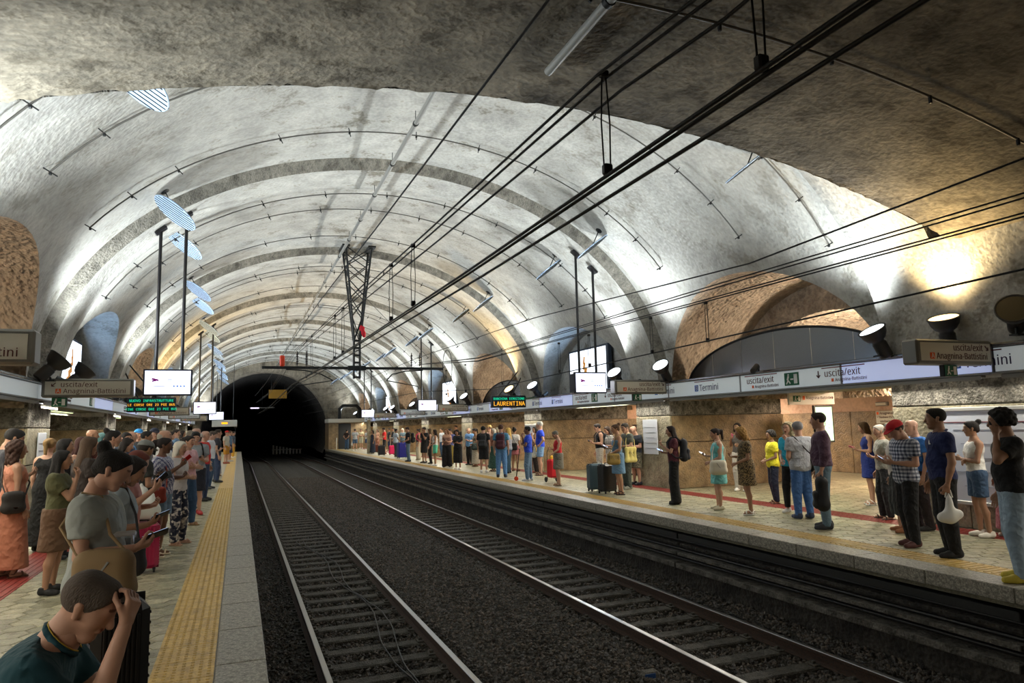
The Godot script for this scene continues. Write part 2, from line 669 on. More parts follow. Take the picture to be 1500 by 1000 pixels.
func lunette_end(parent: Node, s: float, zc: float, half: float, top: float, d: float, m: Material) -> void:
	var mb := MB.new()
	var rows := [[], []]
	for i in 33:
		var a := PI * i / 32.0
		rows[0].append(Vector3(XC + s * d, 2.3 + (top - 2.3) * sin(a), zc + half * cos(a)))
		rows[1].append(Vector3(XC + s * d, 2.3, zc + half * cos(a)))
	mb.grid(rows, s > 0)
	put(mb.mesh(), "lunette_wall", m, parent)

func pier(s: float, k: int) -> void:
	var near := rib_z(k)
	if k == 0: near += 0.8
	var far := rib_z(k) - RIB_W
	var p := base("pier", Vector3(XC + s * PIER, 0, (near + far) * 0.5))
	var where: String = ["beside the notice board", "with a pinned white poster", "behind the amber lettered display", "third from the low arch", "fourth from the low arch", "fifth from the low arch", "sixth from the low arch", "at the tunnel end"][k]
	structure(p, "stone clad concrete pier %s, %s" % [where, "facing the crowd along the pink wall" if s > 0 else "behind the crowd with the teal polo shirt"], "pier")
	var depth := PASS - PIER
	var wz := near - far
	var mb := MB.new()
	mb.box(Vector3(s * depth * 0.5, 2.22, 0), Vector3(depth, 0.60, wz), Basis.IDENTITY, 0.02)
	put(mb.mesh(), "plaster_head", M.rough_plaster, p)
	mb = MB.new()
	mb.box(Vector3(s * (depth * 0.5 + 0.03), 0.96, 0), Vector3(depth - 0.06, 1.92, wz - 0.08))
	put(mb.mesh(), "core", M.concrete, p)
	# stone slabs, two courses
	var stone: Material = M.travertine if k > 0 else M.cladding
	for course in 2:
		var h := 1.2 if course == 0 else 0.70
		var y := 0.6 if course == 0 else 1.56
		var fm := MB.new()
		fm.box(Vector3.ZERO, Vector3(0.05, h - 0.008, wz * 0.5 - 0.01), Basis.IDENTITY, 0.006)
		var fmesh := fm.mesh()
		for c in 2:
			put(fmesh, "stone_slab", M.pale_stone, p, Transform3D(Basis.IDENTITY, Vector3(s * 0.025, y, (c - 0.5) * wz * 0.5)))
		var sm := MB.new()
		sm.box(Vector3.ZERO, Vector3(depth / 4.0 - 0.008, h - 0.008, 0.05), Basis.IDENTITY, 0.006)
		var smesh := sm.mesh()
		for c in 4:
			put(smesh, "stone_slab", stone, p, Transform3D(Basis.IDENTITY, Vector3(s * (0.06 + (depth - 0.06) * (c + 0.5) / 4.0), y, wz * 0.5 - 0.02)))
			if k < 6: put(smesh, "stone_slab", stone, p, Transform3D(Basis.IDENTITY, Vector3(s * (0.06 + (depth - 0.06) * (c + 0.5) / 4.0), y, -wz * 0.5 + 0.02)))

func side_rooms(s: float) -> void:
	var side := "right" if s > 0 else "left"
	var len := BACK_Z - END_Z
	var zc := (BACK_Z + END_Z) * 0.5
	var w := base("wall_" + side)
	structure(w, "back wall of the side corridor, ochre stone below and %s plaster above" % ("pink" if s > 0 else "brown"), "wall")
	var up := mottled(256, Color(0.80, 0.68, 0.60) if s > 0 else Color(0.55, 0.46, 0.38), Color(0.68, 0.55, 0.47) if s > 0 else Color(0.45, 0.37, 0.3), 0.01, 0.1, 0.6, 0.15, 1.0, 0.3, 0.8, 90)
	var mb := MB.new()
	mb.box(Vector3(XC + s * (WALL + 0.15), 1.4, zc), Vector3(0.3, 2.8, len))
	put(mb.mesh(), "plaster_wall", up, w)
	var panel := MB.new()
	panel.box(Vector3.ZERO, Vector3(0.04, 1.93, 1.48), Basis.IDENTITY, 0.006)
	var pm := panel.mesh()
	for k in int(len / 1.5):
		put(pm, "stone_panel", M.travertine, w, Transform3D(Basis.IDENTITY, Vector3(XC + s * (WALL - 0.02), 0.97, BACK_Z - 0.75 - 1.5 * k)))
	# corridor ceiling, and the flat ceilings of the cross passages
	var c := base("ceiling")
	structure(c, "flat ceiling of the side corridor and cross passages on the %s side" % ("pink walled" if s > 0 else "brown walled"), "ceiling")
	mb = MB.new()
	mb.box(Vector3(XC + s * (PASS + WALL) * 0.5, 2.85, zc), Vector3(WALL - PASS, 0.2, len))
	put(mb.mesh(), "corridor_slab", M.warm_plaster, c)
	for k in RIBS - 1:
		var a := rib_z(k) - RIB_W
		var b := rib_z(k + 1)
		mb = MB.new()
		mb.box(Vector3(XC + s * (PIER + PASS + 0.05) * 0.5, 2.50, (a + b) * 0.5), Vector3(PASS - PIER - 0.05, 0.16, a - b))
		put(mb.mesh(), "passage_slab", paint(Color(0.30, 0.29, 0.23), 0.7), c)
	# the near end is closed off towards the corridor
	mb = MB.new()
	mb.box(Vector3(XC + s * (PIER + 0.3), 1.2, (BACK_Z + RIB0 + 0.8) * 0.5), Vector3(0.5, 2.5, BACK_Z - RIB0 - 0.8))
	put(mb.mesh(), "near_wall", M.cladding, w)
	# corridor end wall
	mb = MB.new()
	mb.box(Vector3(XC + s * (PIER + WALL) * 0.5, 1.4, END_Z - 0.1), Vector3(WALL - PIER, 2.9, 0.2))
	put(mb.mesh(), "corridor_end", up, w)

# ---- platforms
func platform(s: float) -> void:
	var edge := 7.38 if s > 0 else 0.235
	var out := XC + s * WALL
	var len := BACK_Z - END_Z
	var zc := (BACK_Z + END_Z) * 0.5
	var p := base("platform_floor")
	structure(p, "platform paved with grey hexagonal stone, yellow tactile strip and granite edge, %s" % ("along the pink walled passages" if s > 0 else "where the crowd stands beside the pink suitcase"), "platform")
	var mb := MB.new()
	var inner := edge + s * 0.06
	mb.col = Color(0.3, 0.3, 0.27)
	mb.box(Vector3((inner + out) * 0.5, -0.113, zc), Vector3(absf(out - inner), 0.2, len))
	put(mb.mesh(), "paving_bed", M.tile, p)
	# granite edge slabs
	var slab := MB.new()
	slab.box(Vector3.ZERO, Vector3(0.36 if s < 0 else 0.42, 0.16, 0.992), Basis.IDENTITY, 0.008)
	var sm := slab.mesh()
	for k in int(len):
		put(sm, "edge_slab", M.granite, p, Transform3D(Basis.IDENTITY, Vector3(edge + s * (0.18 if s < 0 else 0.21), -0.08, BACK_Z - 0.5 - k)))
	# yellow tactile tiles with their studs or bars
	var y0 := 0.365 if s < 0 else 0.42
	var yw := 0.44
	var ty := MB.new()
	ty.box(Vector3.ZERO, Vector3(yw - 0.006, 0.04, 0.434), Basis.IDENTITY, 0.004)
	var tym := ty.mesh()
	var n := int(len / 0.44)
	for k in n:
		var z := BACK_Z - 0.22 - 0.44 * k
		put(tym, "tactile_tile", M.yellow, p, Transform3D(Basis.IDENTITY, Vector3(edge + s * (y0 + yw * 0.5), -0.018, z)))
	var studs := MB.new()
	var lim := -24.0 if s < 0 else -42.0
	var z := -1.6 if s < 0 else -5.0
	if s < 0:
		while z > lim:
			for c in 7:
				var ctr := Vector3(edge - y0 - 0.04 - 0.06 * c, 0.001, z)
				var top := ctr + Vector3(0, 0.006, 0)
				for q in 6:
					var a0 := TAU * q / 6.0
					var a1 := TAU * (q + 1) / 6.0
					studs.quad(ctr + Vector3(cos(a1), 0, sin(a1)) * 0.017, ctr + Vector3(cos(a0), 0, sin(a0)) * 0.017, top + Vector3(cos(a0), 0, sin(a0)) * 0.010, top + Vector3(cos(a1), 0, sin(a1)) * 0.010)
				studs.tri(top + Vector3(0.010, 0, 0), top + Vector3(-0.005, 0, -0.0087), top + Vector3(-0.005, 0, 0.0087))
			z -= 0.063
	else:
		while z > lim:
			studs.box(Vector3(edge + y0 + yw * 0.5, 0.003, z), Vector3(0.36, 0.010, 0.035))
			z -= 0.088
	var so := put(studs.mesh(), "raised_studs" if s < 0 else "raised_bars", M.yellow, p)
	so.set_meta("kind", "stuff")
	# red guide strip
	var rx := -2.62 if s < 0 else 10.32
	var rt := MB.new()
	rt.box(Vector3.ZERO, Vector3(0.50, 0.04, 0.995), Basis.IDENTITY, 0.004)
	for g in 6:
		rt.box(Vector3(-0.2 + 0.08 * g, 0.022, 0), Vector3(0.03, 0.008, 0.99))
	var rtm := rt.mesh()
	for k in int(len):
		put(rtm, "red_guide_tile", M.red_tile, p, Transform3D(Basis.IDENTITY, Vector3(rx, -0.018, BACK_Z - 0.5 - k)))
	# hexagonal paving stones, long way across the platform
	var a := 0.145                 # half width across
	var lz := 0.115                # half height along the platform
	var x0 := edge + s * (y0 + yw + 0.01)
	var x1 := XC + s * (WALL - 0.05)
	var shades := [Color(1.0, 1.0, 1.0), Color(0.86, 0.87, 0.83), Color(0.72, 0.74, 0.70), Color(1.08, 1.05, 0.98), Color(0.6, 0.62, 0.58)]
	var single := []
	for sh in shades:
		var hx := MB.new()
		hx.col = sh
		hexagon(hx, Vector3.ZERO, a, lz)
		single.append(hx.mesh())
	var rest := MB.new()
	var cand := []
	var row := 0
	z = 0.0 if s < 0 else -3.0
	var r2 := RandomNumberGenerator.new()
	r2.seed = 77
	while z > (-30.0 if s < 0 else -46.0):
		var step := 3.0 * a
		var x := minf(x0, x1) + (a if row % 2 == 0 else a + step * 0.5) - (step if s > 0 else 0.0)
		while x < maxf(x0, x1) + (a if s < 0 else -a):
			if s > 0 and x < x0 - a:
				x += step
				continue
			var ctr := Vector3(x + r2.randf_range(-0.006, 0.006), -0.004 + r2.randf_range(-0.002, 0.002), z)
			var shade := r2.randi() % 5
			var hidden := absf(x - rx) < 0.25 - a * 0.8 or absf(x - XC) > PASS + 1.5
			if s < 0 and absf(x - XC) > PIER + 1.2: hidden = true
			if not hidden:
				var d := ctr - Vector3(0, CAM_Y, 0)
				var depth := d.dot(cam_fwd)
				var px := 750.0 + FOCAL * d.dot(cam_right) / maxf(depth, 0.1)
				var py := 500.0 - FOCAL * d.dot(cam_up) / maxf(depth, 0.1)
				var seen := depth > 0.5 and px > -20 and px < 1520 and py < 1020
				cand.append([depth if seen else depth + 1000.0, ctr, shade])
			x += step
		z -= lz
		row += 1
	cand.sort_custom(func(p1, p2): return p1[0] < p2[0])
	for i in cand.size():
		if i < 300:
			put(single[cand[i][2]], "paving_stone", M.tile, p, Transform3D(Basis.IDENTITY, cand[i][1]))
		else:
			rest.col = shades[cand[i][2]]
			hexagon(rest, cand[i][1], a, lz)
	put(rest.mesh(), "farther_paving_stones", M.tile, p).set_meta("kind", "stuff")
	# corridors and the far platform beyond the single stones
	mb = MB.new()
	mb.col = Color(0.84, 0.84, 0.8)
	var cut := -30.0 if s < 0 else -46.0
	mb.box(Vector3((x0 + rx - s * 0.25) * 0.5, -0.015, (cut + END_Z) * 0.5), Vector3(absf(rx - x0) - 0.25, 0.03, absf(END_Z - cut)))
	mb.box(Vector3((x1 + rx + s * 0.25) * 0.5, -0.015, (cut + END_Z) * 0.5), Vector3(absf(rx - x1) - 0.25, 0.03, absf(END_Z - cut)))
	var deep := XC + s * ((PASS + 1.4) if s > 0 else (PIER + 1.1))
	mb.box(Vector3((deep + x1) * 0.5, -0.015, cut * 0.5), Vector3(absf(x1 - deep), 0.03, absf(cut)))
	put(mb.mesh(), "far_paving", M.tile, p)
	# side of the platform towards the tracks
	mb = MB.new()
	mb.box(Vector3(edge + s * 0.35, -0.72, zc), Vector3(0.3, 1.1, len))
	put(mb.mesh(), "platform_side", M.soot, p)
	if s > 0:
		var ledges := [[-0.30, 0.10, 0.10, "cable_tray", M.dark_metal], [-0.45, 0.05, 0.12, "cable_shelf", M.soot], [-0.60, 0.06, 0.06, "cable_shelf", M.concrete], [-0.80, 0.09, 0.02, "kerb_ledge", M.concrete]]
		for l in ledges:
			mb = MB.new()
			var seg := 0
			var zz := BACK_Z
			while zz > END_Z + 0.1:
				var lz2 := minf(5.96, zz - END_Z)
				mb.box(Vector3(edge + 0.02 + l[2] + 0.11, l[0], zz - lz2 * 0.5), Vector3(0.26 + 0.1, l[1], lz2), Basis.IDENTITY, 0.008)
				zz -= 6.0
			put(mb.mesh(), l[3], l[4], p)
		for q in 3:
			mb = MB.new()
			mb.tube([Vector3(edge + 0.12, -0.37 - 0.16 * q, BACK_Z), Vector3(edge + 0.12, -0.38 - 0.16 * q, -30), Vector3(edge + 0.12, -0.37 - 0.16 * q, END_Z)], 0.025, 6)
			put(mb.mesh(), "cable", M.black, p)

func hexagon(mb: MB, ctr: Vector3, a: float, lz: float) -> void:
	var g := 0.005
	var b := 0.006
	var o := [Vector2(a - g, 0), Vector2(a * 0.5, -lz + g), Vector2(-a * 0.5, -lz + g), Vector2(-a + g, 0), Vector2(-a * 0.5, lz - g), Vector2(a * 0.5, lz - g)]
	var s0 := mb.v.size()
	for k in 6:
		mb.v.append(ctr + Vector3(o[k].x, 0, o[k].y) * 0.97); mb.n.append(Vector3.UP); mb.c.append(mb.col)
	for k in range(1, 5): mb.idx.append_array([s0, s0 + k + 1, s0 + k])
	for k in 6:
		var p: Vector2 = o[k]
		var q: Vector2 = o[(k + 1) % 6]
		mb.quad(ctr + Vector3(p.x, -b, p.y), ctr + Vector3(q.x, -b, q.y), ctr + Vector3(q.x, 0, q.y) * 0.97 if false else ctr + Vector3(q.x * 0.97, 0, q.y * 0.97), ctr + Vector3(p.x * 0.97, 0, p.y * 0.97))

# ---- lamps
func aim(dir: Vector3) -> Basis:   # y axis along dir
	var y := dir.normalized()
	var x := y.cross(Vector3.FORWARD if absf(y.z) < 0.9 else Vector3.RIGHT).normalized()
	return Basis(x, y, x.cross(y))

func aim_z(dir: Vector3) -> Basis:   # -z axis along dir, for lights
	return Basis.looking_at(dir.normalized(), Vector3.UP if absf(dir.normalized().y) < 0.95 else Vector3.RIGHT)

func floodlight(at: Vector3, dir: Vector3, tint: Color, energy: float, label: String, size := 1.0) -> void:
	var o := base("floodlight", at)
	tag(o, label, "floodlight", "floodlights on the fascia")
	var b := aim(dir)
	var xf := Transform3D(b.scaled(Vector3.ONE * size), Vector3(0, 0.12, 0))
	var mb := MB.new()
	mb.lathe([Vector2(0.001, -0.30), Vector2(0.10, -0.30), Vector2(0.115, -0.28), Vector2(0.115, -0.03), Vector2(0.10, -0.02), Vector2(0.10, 0.02), Vector2(0.15, 0.05), Vector2(0.20, 0.13), Vector2(0.225, 0.22), Vector2(0.235, 0.225), Vector2(0.235, 0.245), Vector2(0.215, 0.245), Vector2(0.205, 0.235)], 22, xf)
	var hs := put(mb.mesh(), "housing", M.lamp_body, o)
	mb = MB.new()
	mb.lathe([Vector2(0.21, 0.236), Vector2(0.001, 0.238)], 22, xf)
	put(mb.mesh(), "glass_front", glow(tint, 1.6) if energy > 0.0 else paint(Color(0.30, 0.28, 0.22), 0.2), hs)
	# bracket down to the fascia
	mb = MB.new()
	mb.tube([Vector3(0, 0.10, 0) - b.y * 0.12, Vector3(0, -0.08, 0), Vector3(0, -0.14, 0)], 0.022, 6)
	mb.box(Vector3(0, -0.13, 0), Vector3(0.16, 0.025, 0.12))
	put(mb.mesh(), "bracket", M.dark_metal, o)
	if energy > 0.0:
		var l := SpotLight3D.new()
		l.name = "flood_beam"
		l.light_color = tint
		l.light_energy = energy
		l.light_size = 0.2
		l.spot_angle = 58.0
		l.spot_angle_attenuation = 0.9
		l.spot_range = 60.0
		l.spot_attenuation = 2.0
		l.shadow_enabled = true
		l.transform = Transform3D(aim_z(dir), Vector3(0, 0.12, 0) + b.y * 0.29 * size)
		o.add_child(l)

func area(parent: Node, at: Vector3, dir: Vector3, size: Vector2, tint: Color, energy: float, up := Vector3.BACK) -> void:
	var l := AreaLight3D.new()
	l.name = "tube_light"
	l.light_color = tint
	l.light_energy = energy
	l.area_size = size
	l.area_range = 60.0
	l.area_attenuation = 2.0
	l.shadow_enabled = true
	l.transform = Transform3D(Basis.looking_at(dir.normalized(), up), at)
	parent.add_child(l, true)

func build_lamps() -> void:
	var cool := Color(0.94, 0.98, 1.0)
	var warm := Color(1.0, 0.87, 0.64)
	var order := ["first", "second", "third", "fourth", "fifth", "sixth", "seventh", "eighth"]
	for s: float in [-1.0, 1.0]:
		var wall := "pink walled" if s > 0 else "crowded brown walled"
		for k in RIBS:
			for q in 2:
				var z := rib_z(k) + (0.45 if q == 0 else -RIB_W - 0.25)
				if k == RIBS - 1 and q == 1: continue
				var tint := cool
				var e := 21.0
				if s > 0 and k == 0 and q == 0: tint = warm; z = -7.55; e = 11.0
				if s > 0 and k == 0 and q == 1: z = -8.8; e = 15.0
				if s > 0 and k == 2 and q == 1: tint = warm
				if s < 0 and k == 3: tint = warm
				if s < 0 and k == 4 and q == 1: tint = warm
				var dir := Vector3(-0.62, 0.74, 0.28) if s > 0 else Vector3(0.62, 0.74, -0.22)
				if s > 0 and k == 0: dir = Vector3(-0.32, 0.93, 0.12) if q == 0 else Vector3(-0.50, 0.86, -0.05)
				var x := XC + s * 6.78
				floodlight(Vector3(x, 2.92, z), dir, tint, e, "%s bell floodlight on the %s edge of the %s rib, %s side" % ["warm" if tint == warm else "white", "near" if q == 0 else "far", order[k], "pink walled" if s > 0 else "brown walled"])
	floodlight(Vector3(XC + 6.85, 3.0, -6.55), Vector3(-0.75, 0.45, 0.45), cool, 0.0, "unlit bell floodlight above the notice board at the near end")
	# soft tubes in the passages and corridors
	for s: float in [-1.0, 1.0]:
		for k in RIBS - 1:
			var zc := rib_z(k) - RIB_W - 3.4
			var t := base("tube_lamp", Vector3(XC + s * (PIER + 0.6), 2.40, zc))
			tag(t, "greenish fluorescent tube in the %s passage, %s side" % [order[k], "pink walled" if s > 0 else "brown walled"], "lamp", "tube lamps in the passages")
			var mb := MB.new()
			mb.box(Vector3.ZERO, Vector3(0.09, 0.04, 3.6), Basis.IDENTITY, 0.006)
			put(mb.mesh(), "fitting", M.sign_frame, t)
			mb = MB.new()
			mb.box(Vector3(0, -0.025, 0), Vector3(0.06, 0.02, 3.5), Basis.IDENTITY, 0.006)
			put(mb.mesh(), "tube_glow", glow(Color(0.93, 1.0, 0.75), 0.9), t)
			area(t, Vector3(0, -0.045, 0), Vector3.DOWN, Vector2(0.08, 3.5), Color(0.95, 0.96, 0.82), 2.2)
			# warm lamp in the corridor behind
			var c := base("corridor_lamp", Vector3(XC + s * (PASS + 1.5), 2.70, zc))
			tag(c, "warm ceiling panel lamp behind the %s passage, %s side" % [order[k], "pink walled" if s > 0 else "brown walled"], "lamp", "corridor lamps")
			mb = MB.new()
			mb.box(Vector3(0, 0.02, 0), Vector3(0.66, 0.06, 2.06), Basis.IDENTITY, 0.01)
			put(mb.mesh(), "frame", M.sign_frame, c)
			mb = MB.new()
			mb.box(Vector3(0, -0.012, 0), Vector3(0.6, 0.01, 2.0))
			put(mb.mesh(), "panel_glow", glow(Color(1.0, 0.72, 0.45), 1.0), c)
			area(c, Vector3(0, -0.03, 0), Vector3.DOWN, Vector2(0.6, 2.0), Color(1.0, 0.89, 0.78), 32.0 if s > 0 else 5.0)
			if k % 2 == 0:
				# lamp that stands on the passage ceiling, behind the steel screen
				var u := base("niche_lamp", Vector3(XC + s * (PASS - 0.6), 2.62, zc + 1.2))
				tag(u, "warm upward lamp over the %s passage ceiling, %s side" % [order[k], "pink walled" if s > 0 else "brown walled"], "lamp", "niche lamps")
				mb = MB.new()
				mb.lathe([Vector2(0.001, -0.04), Vector2(0.12, -0.04), Vector2(0.12, 0.08), Vector2(0.16, 0.16), Vector2(0.15, 0.16)], 16, Transform3D.IDENTITY)
				put(mb.mesh(), "bowl", M.lamp_body, u)
				mb = MB.new()
				mb.lathe([Vector2(0.148, 0.15), Vector2(0.001, 0.152)], 16, Transform3D.IDENTITY)
				put(mb.mesh(), "lamp_glow", glow(Color(1.0, 0.7, 0.4), 1.4), u)
				var l := OmniLight3D.new()
				l.name = "niche_light"
				l.light_color = Color(1.0, 0.94, 0.85)
				l.light_energy = 11.0 if s > 0 else 9.0
				l.light_size = 0.15
				l.omni_range = 30.0
				l.omni_attenuation = 2.0
				l.shadow_enabled = true
				l.position = Vector3(0, 0.36, 0)
				u.add_child(l)
	# added tubes under the sign bands to brighten platforms; pink walled ones unseen
	for s: float in [-1.0, 1.0]:
		for k in RIBS:
			var z0 := BACK_Z - 0.3 if k == 0 else rib_z(k - 1) + 0.1
			var z1 := rib_z(k) + 0.4
			var len := z0 - z1
			var t := base("tube_lamp", Vector3(XC + s * 6.98, 2.325 if s > 0 else 2.405, (z0 + z1) * 0.5))
			tag(t, "long white tube under the sign band before the %s rib, %s side" % [order[k], "pink walled" if s > 0 else "brown walled"], "lamp", "platform fill tubes under the sign bands")
			var mb := MB.new()
			mb.box(Vector3(s * 0.03, 0, 0), Vector3(0.10, 0.035, len), Basis.IDENTITY, 0.006)
			mb.box(Vector3(-s * 0.03, -0.02, 0), Vector3(0.012, 0.06, len), Basis.IDENTITY, 0.003)  # lip added to keep the tube glow out of view
			put(mb.mesh(), "fitting", M.sign_frame, t)
			mb = MB.new()
			mb.box(Vector3(s * 0.03, -0.022, 0), Vector3(0.05, 0.012, len - 0.1), Basis.IDENTITY, 0.004)
			put(mb.mesh(), "tube_glow", glow(Color(0.93, 0.95, 1.0), 0.4), t)
			area(t, Vector3(s * 0.03, -0.035, 0), Vector3(-s * 0.55, -1, 0), Vector2(0.06, len - 0.1), Color(1.0, 0.97, 0.90), 12.5 * len / 8.3)

# ---- track bed
func build_track() -> void:
	var b := base("track_bed")
	structure(b, "dark ballast bed between the two platforms carrying both tracks", "track bed")
	var mb := MB.new()
	var rows := []
	var f := FastNoiseLite.new()
	f.seed = 9
	f.frequency = 0.9
	for i in 75:
		var row := []
		for j in 57:
			var x := 0.0 + 7.75 * j / 56.0
			var z := BACK_Z - (BACK_Z + 140.0) * pow(i / 74.0, 1.6)
			var bank := 0.0
			for c in [1.755, 5.85]:
				bank = maxf(bank, smoothstep(0.80, 0.95, absf(x - c)) * smoothstep(2.3, 1.6, absf(x - c)))
			row.append(Vector3(x, BED_Y - 0.05 + 0.03 * f.get_noise_2d(x * 2.0, z * 2.0) + 0.07 * bank, z))
		rows.append(row)
	mb.grid(rows, true)
	put(mb.mesh(), "ballast_bed", M.ballast, b)
	# loose stones
	var st := MB.new()
	var pts := []
	for k in 6:
		pts.append(Vector3([1, -1, 0, 0, 0.1, -0.1][k], [0.1, 0, 0.75, -0.7, 0.1, -0.1][k], [0.1, -0.15, 0.1, 0.0, 1, -0.9][k]))
	for t in [[2, 4, 0], [2, 0, 5], [2, 5, 1], [2, 1, 4], [3, 0, 4], [3, 5, 0], [3, 1, 5], [3, 4, 1]]:
		st.tri(pts[t[0]], pts[t[1]], pts[t[2]])
	var mm := MultiMesh.new()
	mm.transform_format = MultiMesh.TRANSFORM_3D
	mm.use_colors = true
	mm.mesh = st.mesh()
	var r := RandomNumberGenerator.new()
	r.seed = 4
	var xs := []
	for k in 90000:
		var z := -5.6 - 40.0 * pow(r.randf(), 1.7)
		var x := r.randf_range(0.3, 7.5)
		var t := fposmod(z, 0.6)
		var on_sleeper := false
		for c in [1.755, 5.85]:
			if absf(x - c) < 0.88 and absf(t - 0.3) < 0.115: on_sleeper = true
		if on_sleeper and r.randf() < 0.93: continue
		var sz := r.randf_range(0.018, 0.036)
		var bas := Basis.from_euler(Vector3(r.randf() * TAU, r.randf() * TAU, r.randf() * TAU)).scaled(Vector3(sz, sz * r.randf_range(0.7, 1.0), sz * r.randf_range(0.7, 1.2)))
		xs.append([Transform3D(bas, Vector3(x, BED_Y + r.randf_range(-0.045, -0.005) + (0.06 if minf(absf(x - 1.755), absf(x - 5.85)) > 0.9 else 0.0) + f.get_noise_2d(x * 2, z * 2) * 0.03, z)), r.randf_range(0.03, 0.11), r.randf()])
	mm.instance_count = xs.size()
	for k in xs.size():
		mm.set_instance_transform(k, xs[k][0])
		var g: float = xs[k][1]
		mm.set_instance_color(k, Color(g * (1.0 + 0.25 * xs[k][2]), g, g * (1.0 - 0.2 * xs[k][2])))
	var mi := MultiMeshInstance3D.new()
	mi.name = "ballast_stones"
	mi.multimesh = mm
	mi.material_override = M.stone
	add_child(mi)
	tag(mi, "loose dark ballast stones spread between and beside the rails", "ballast", "", "stuff")
	# sleepers, each a thing
	var sl := MB.new()
	sl.box(Vector3(0, -0.06, 0), Vector3(2.4, 0.12, 0.23), Basis.IDENTITY, 0.018)
	for sx in [-0.7525, 0.7525]:
		sl.box(Vector3(sx, 0.008, 0), Vector3(0.30, 0.022, 0.17), Basis.IDENTITY, 0.004)
		for q in [-0.1, 0.1]:
			sl.box(Vector3(sx + q, 0.03, 0), Vector3(0.05, 0.04, 0.05), Basis.IDENTITY, 0.008)
	var slm := sl.mesh()
	for c in 2:
		var xc: float = [1.755, 5.85][c]
		for k in range(7, 120):
			var z := -0.3 - 0.6 * k
			var o := put(slm, "sleeper", M.sleeper, self, Transform3D(Basis.IDENTITY, Vector3(xc, BED_Y + 0.015, z)))
			tag(o, ["grey concrete sleeper under the track beside the pink suitcase crowd", "grey concrete sleeper under the track beside the pink walled platform"][c], "sleeper", ["sleepers of the track by the granite edge", "sleepers of the track by the cable trays"][c])
	# rails
	var prof := [Vector2(-0.036, 0), Vector2(-0.03, 0.006), Vector2(0.03, 0.006), Vector2(0.036, 0), Vector2(0.036, -0.03), Vector2(0.010, -0.045), Vector2(0.009, -0.115), Vector2(0.065, -0.135), Vector2(0.065, -0.148), Vector2(-0.065, -0.148), Vector2(-0.065, -0.135), Vector2(-0.009, -0.115), Vector2(-0.010, -0.045), Vector2(-0.036, -0.03)]
	var which := ["rail next to the granite platform edge with the yellow studs", "inner rail of the track by the yellow studded platform", "inner rail of the track by the cable trays", "rail next to the cable trays of the pink walled platform"]
	for k in 4:
		var x: float = [1.0025, 2.5075, 5.0975, 6.6025][k]
		var o := base("rail", Vector3(x, RAIL_Y, 0))
		tag(o, "worn steel " + which[k], "rail", "rails")
		var body := MB.new()
		var crown := MB.new()
		for q in prof.size():
			var p: Vector2 = prof[q]
			var p2: Vector2 = prof[(q + 1) % prof.size()]
			var tgt := crown if q in [0, 1, 2] else body
			var prev := BACK_Z
			for zz in [0.0, -15.0, -30.0, -45.0, -60.0, END_Z, -80.0, -100.0, -140.0]:
				var bend := func(z): return -0.0016 * pow(maxf(0.0, -z - 62.0), 2.0)
				tgt.quad(Vector3(p.x + bend.call(prev), p.y, prev), Vector3(p2.x + bend.call(prev), p2.y, prev), Vector3(p2.x + bend.call(zz), p2.y, zz), Vector3(p.x + bend.call(zz), p.y, zz))
				prev = zz
		put(body.mesh(), "rail_web", M.rust, o)
		put(crown.mesh(), "rail_head", M.rail_top, o)
	# thin cables lying between the rails
	for k in 2:
		mb = MB.new()
		var path := []
		for i in 40:
			var z := -6.0 - i * 0.35
			path.append(Vector3(1.85 + 0.12 * k + 0.10 * sin(i * 0.45 + k) + 0.02 * i - 0.0007 * i * i, BED_Y + 0.03 + 0.012 * sin(i * 2.0), z))
		mb.tube(path, 0.010, 5)
		tag(put(mb.mesh(), "ground_cable", M.black), "thin black cable snaking over the sleepers between the rails, %s" % ["the straighter one", "the wavier one"][k], "cable", "cables on the sleepers")
	# small blue topped marker between the tracks
	var at := on_y(952, 995, BED_Y)
	var mk := base("track_marker", at)
	tag(mk, "small grey block with a blue side lying on the ballast between the tracks", "marker")
	mb = MB.new()
	mb.box(Vector3(0, 0.05, 0), Vector3(0.22, 0.10, 0.16), Basis.IDENTITY, 0.03)
	put(mb.mesh(), "block", M.concrete, mk)
	mb = MB.new()
	mb.box(Vector3(-0.04, 0.05, 0.081), Vector3(0.14, 0.09, 0.012), Basis.IDENTITY, 0.004)
	put(mb.mesh(), "blue_plate", paint(Color(0.05, 0.22, 0.42), 0.5), mk)

# ---- overhead line
func wire(pts: Array, r: float, label: String, group := "overhead wires") -> void:
	var mb := MB.new()
	mb.tube(pts, r, 6)
	tag(put(mb.mesh(), "overhead_wire", M.wire), label, "wire", group)

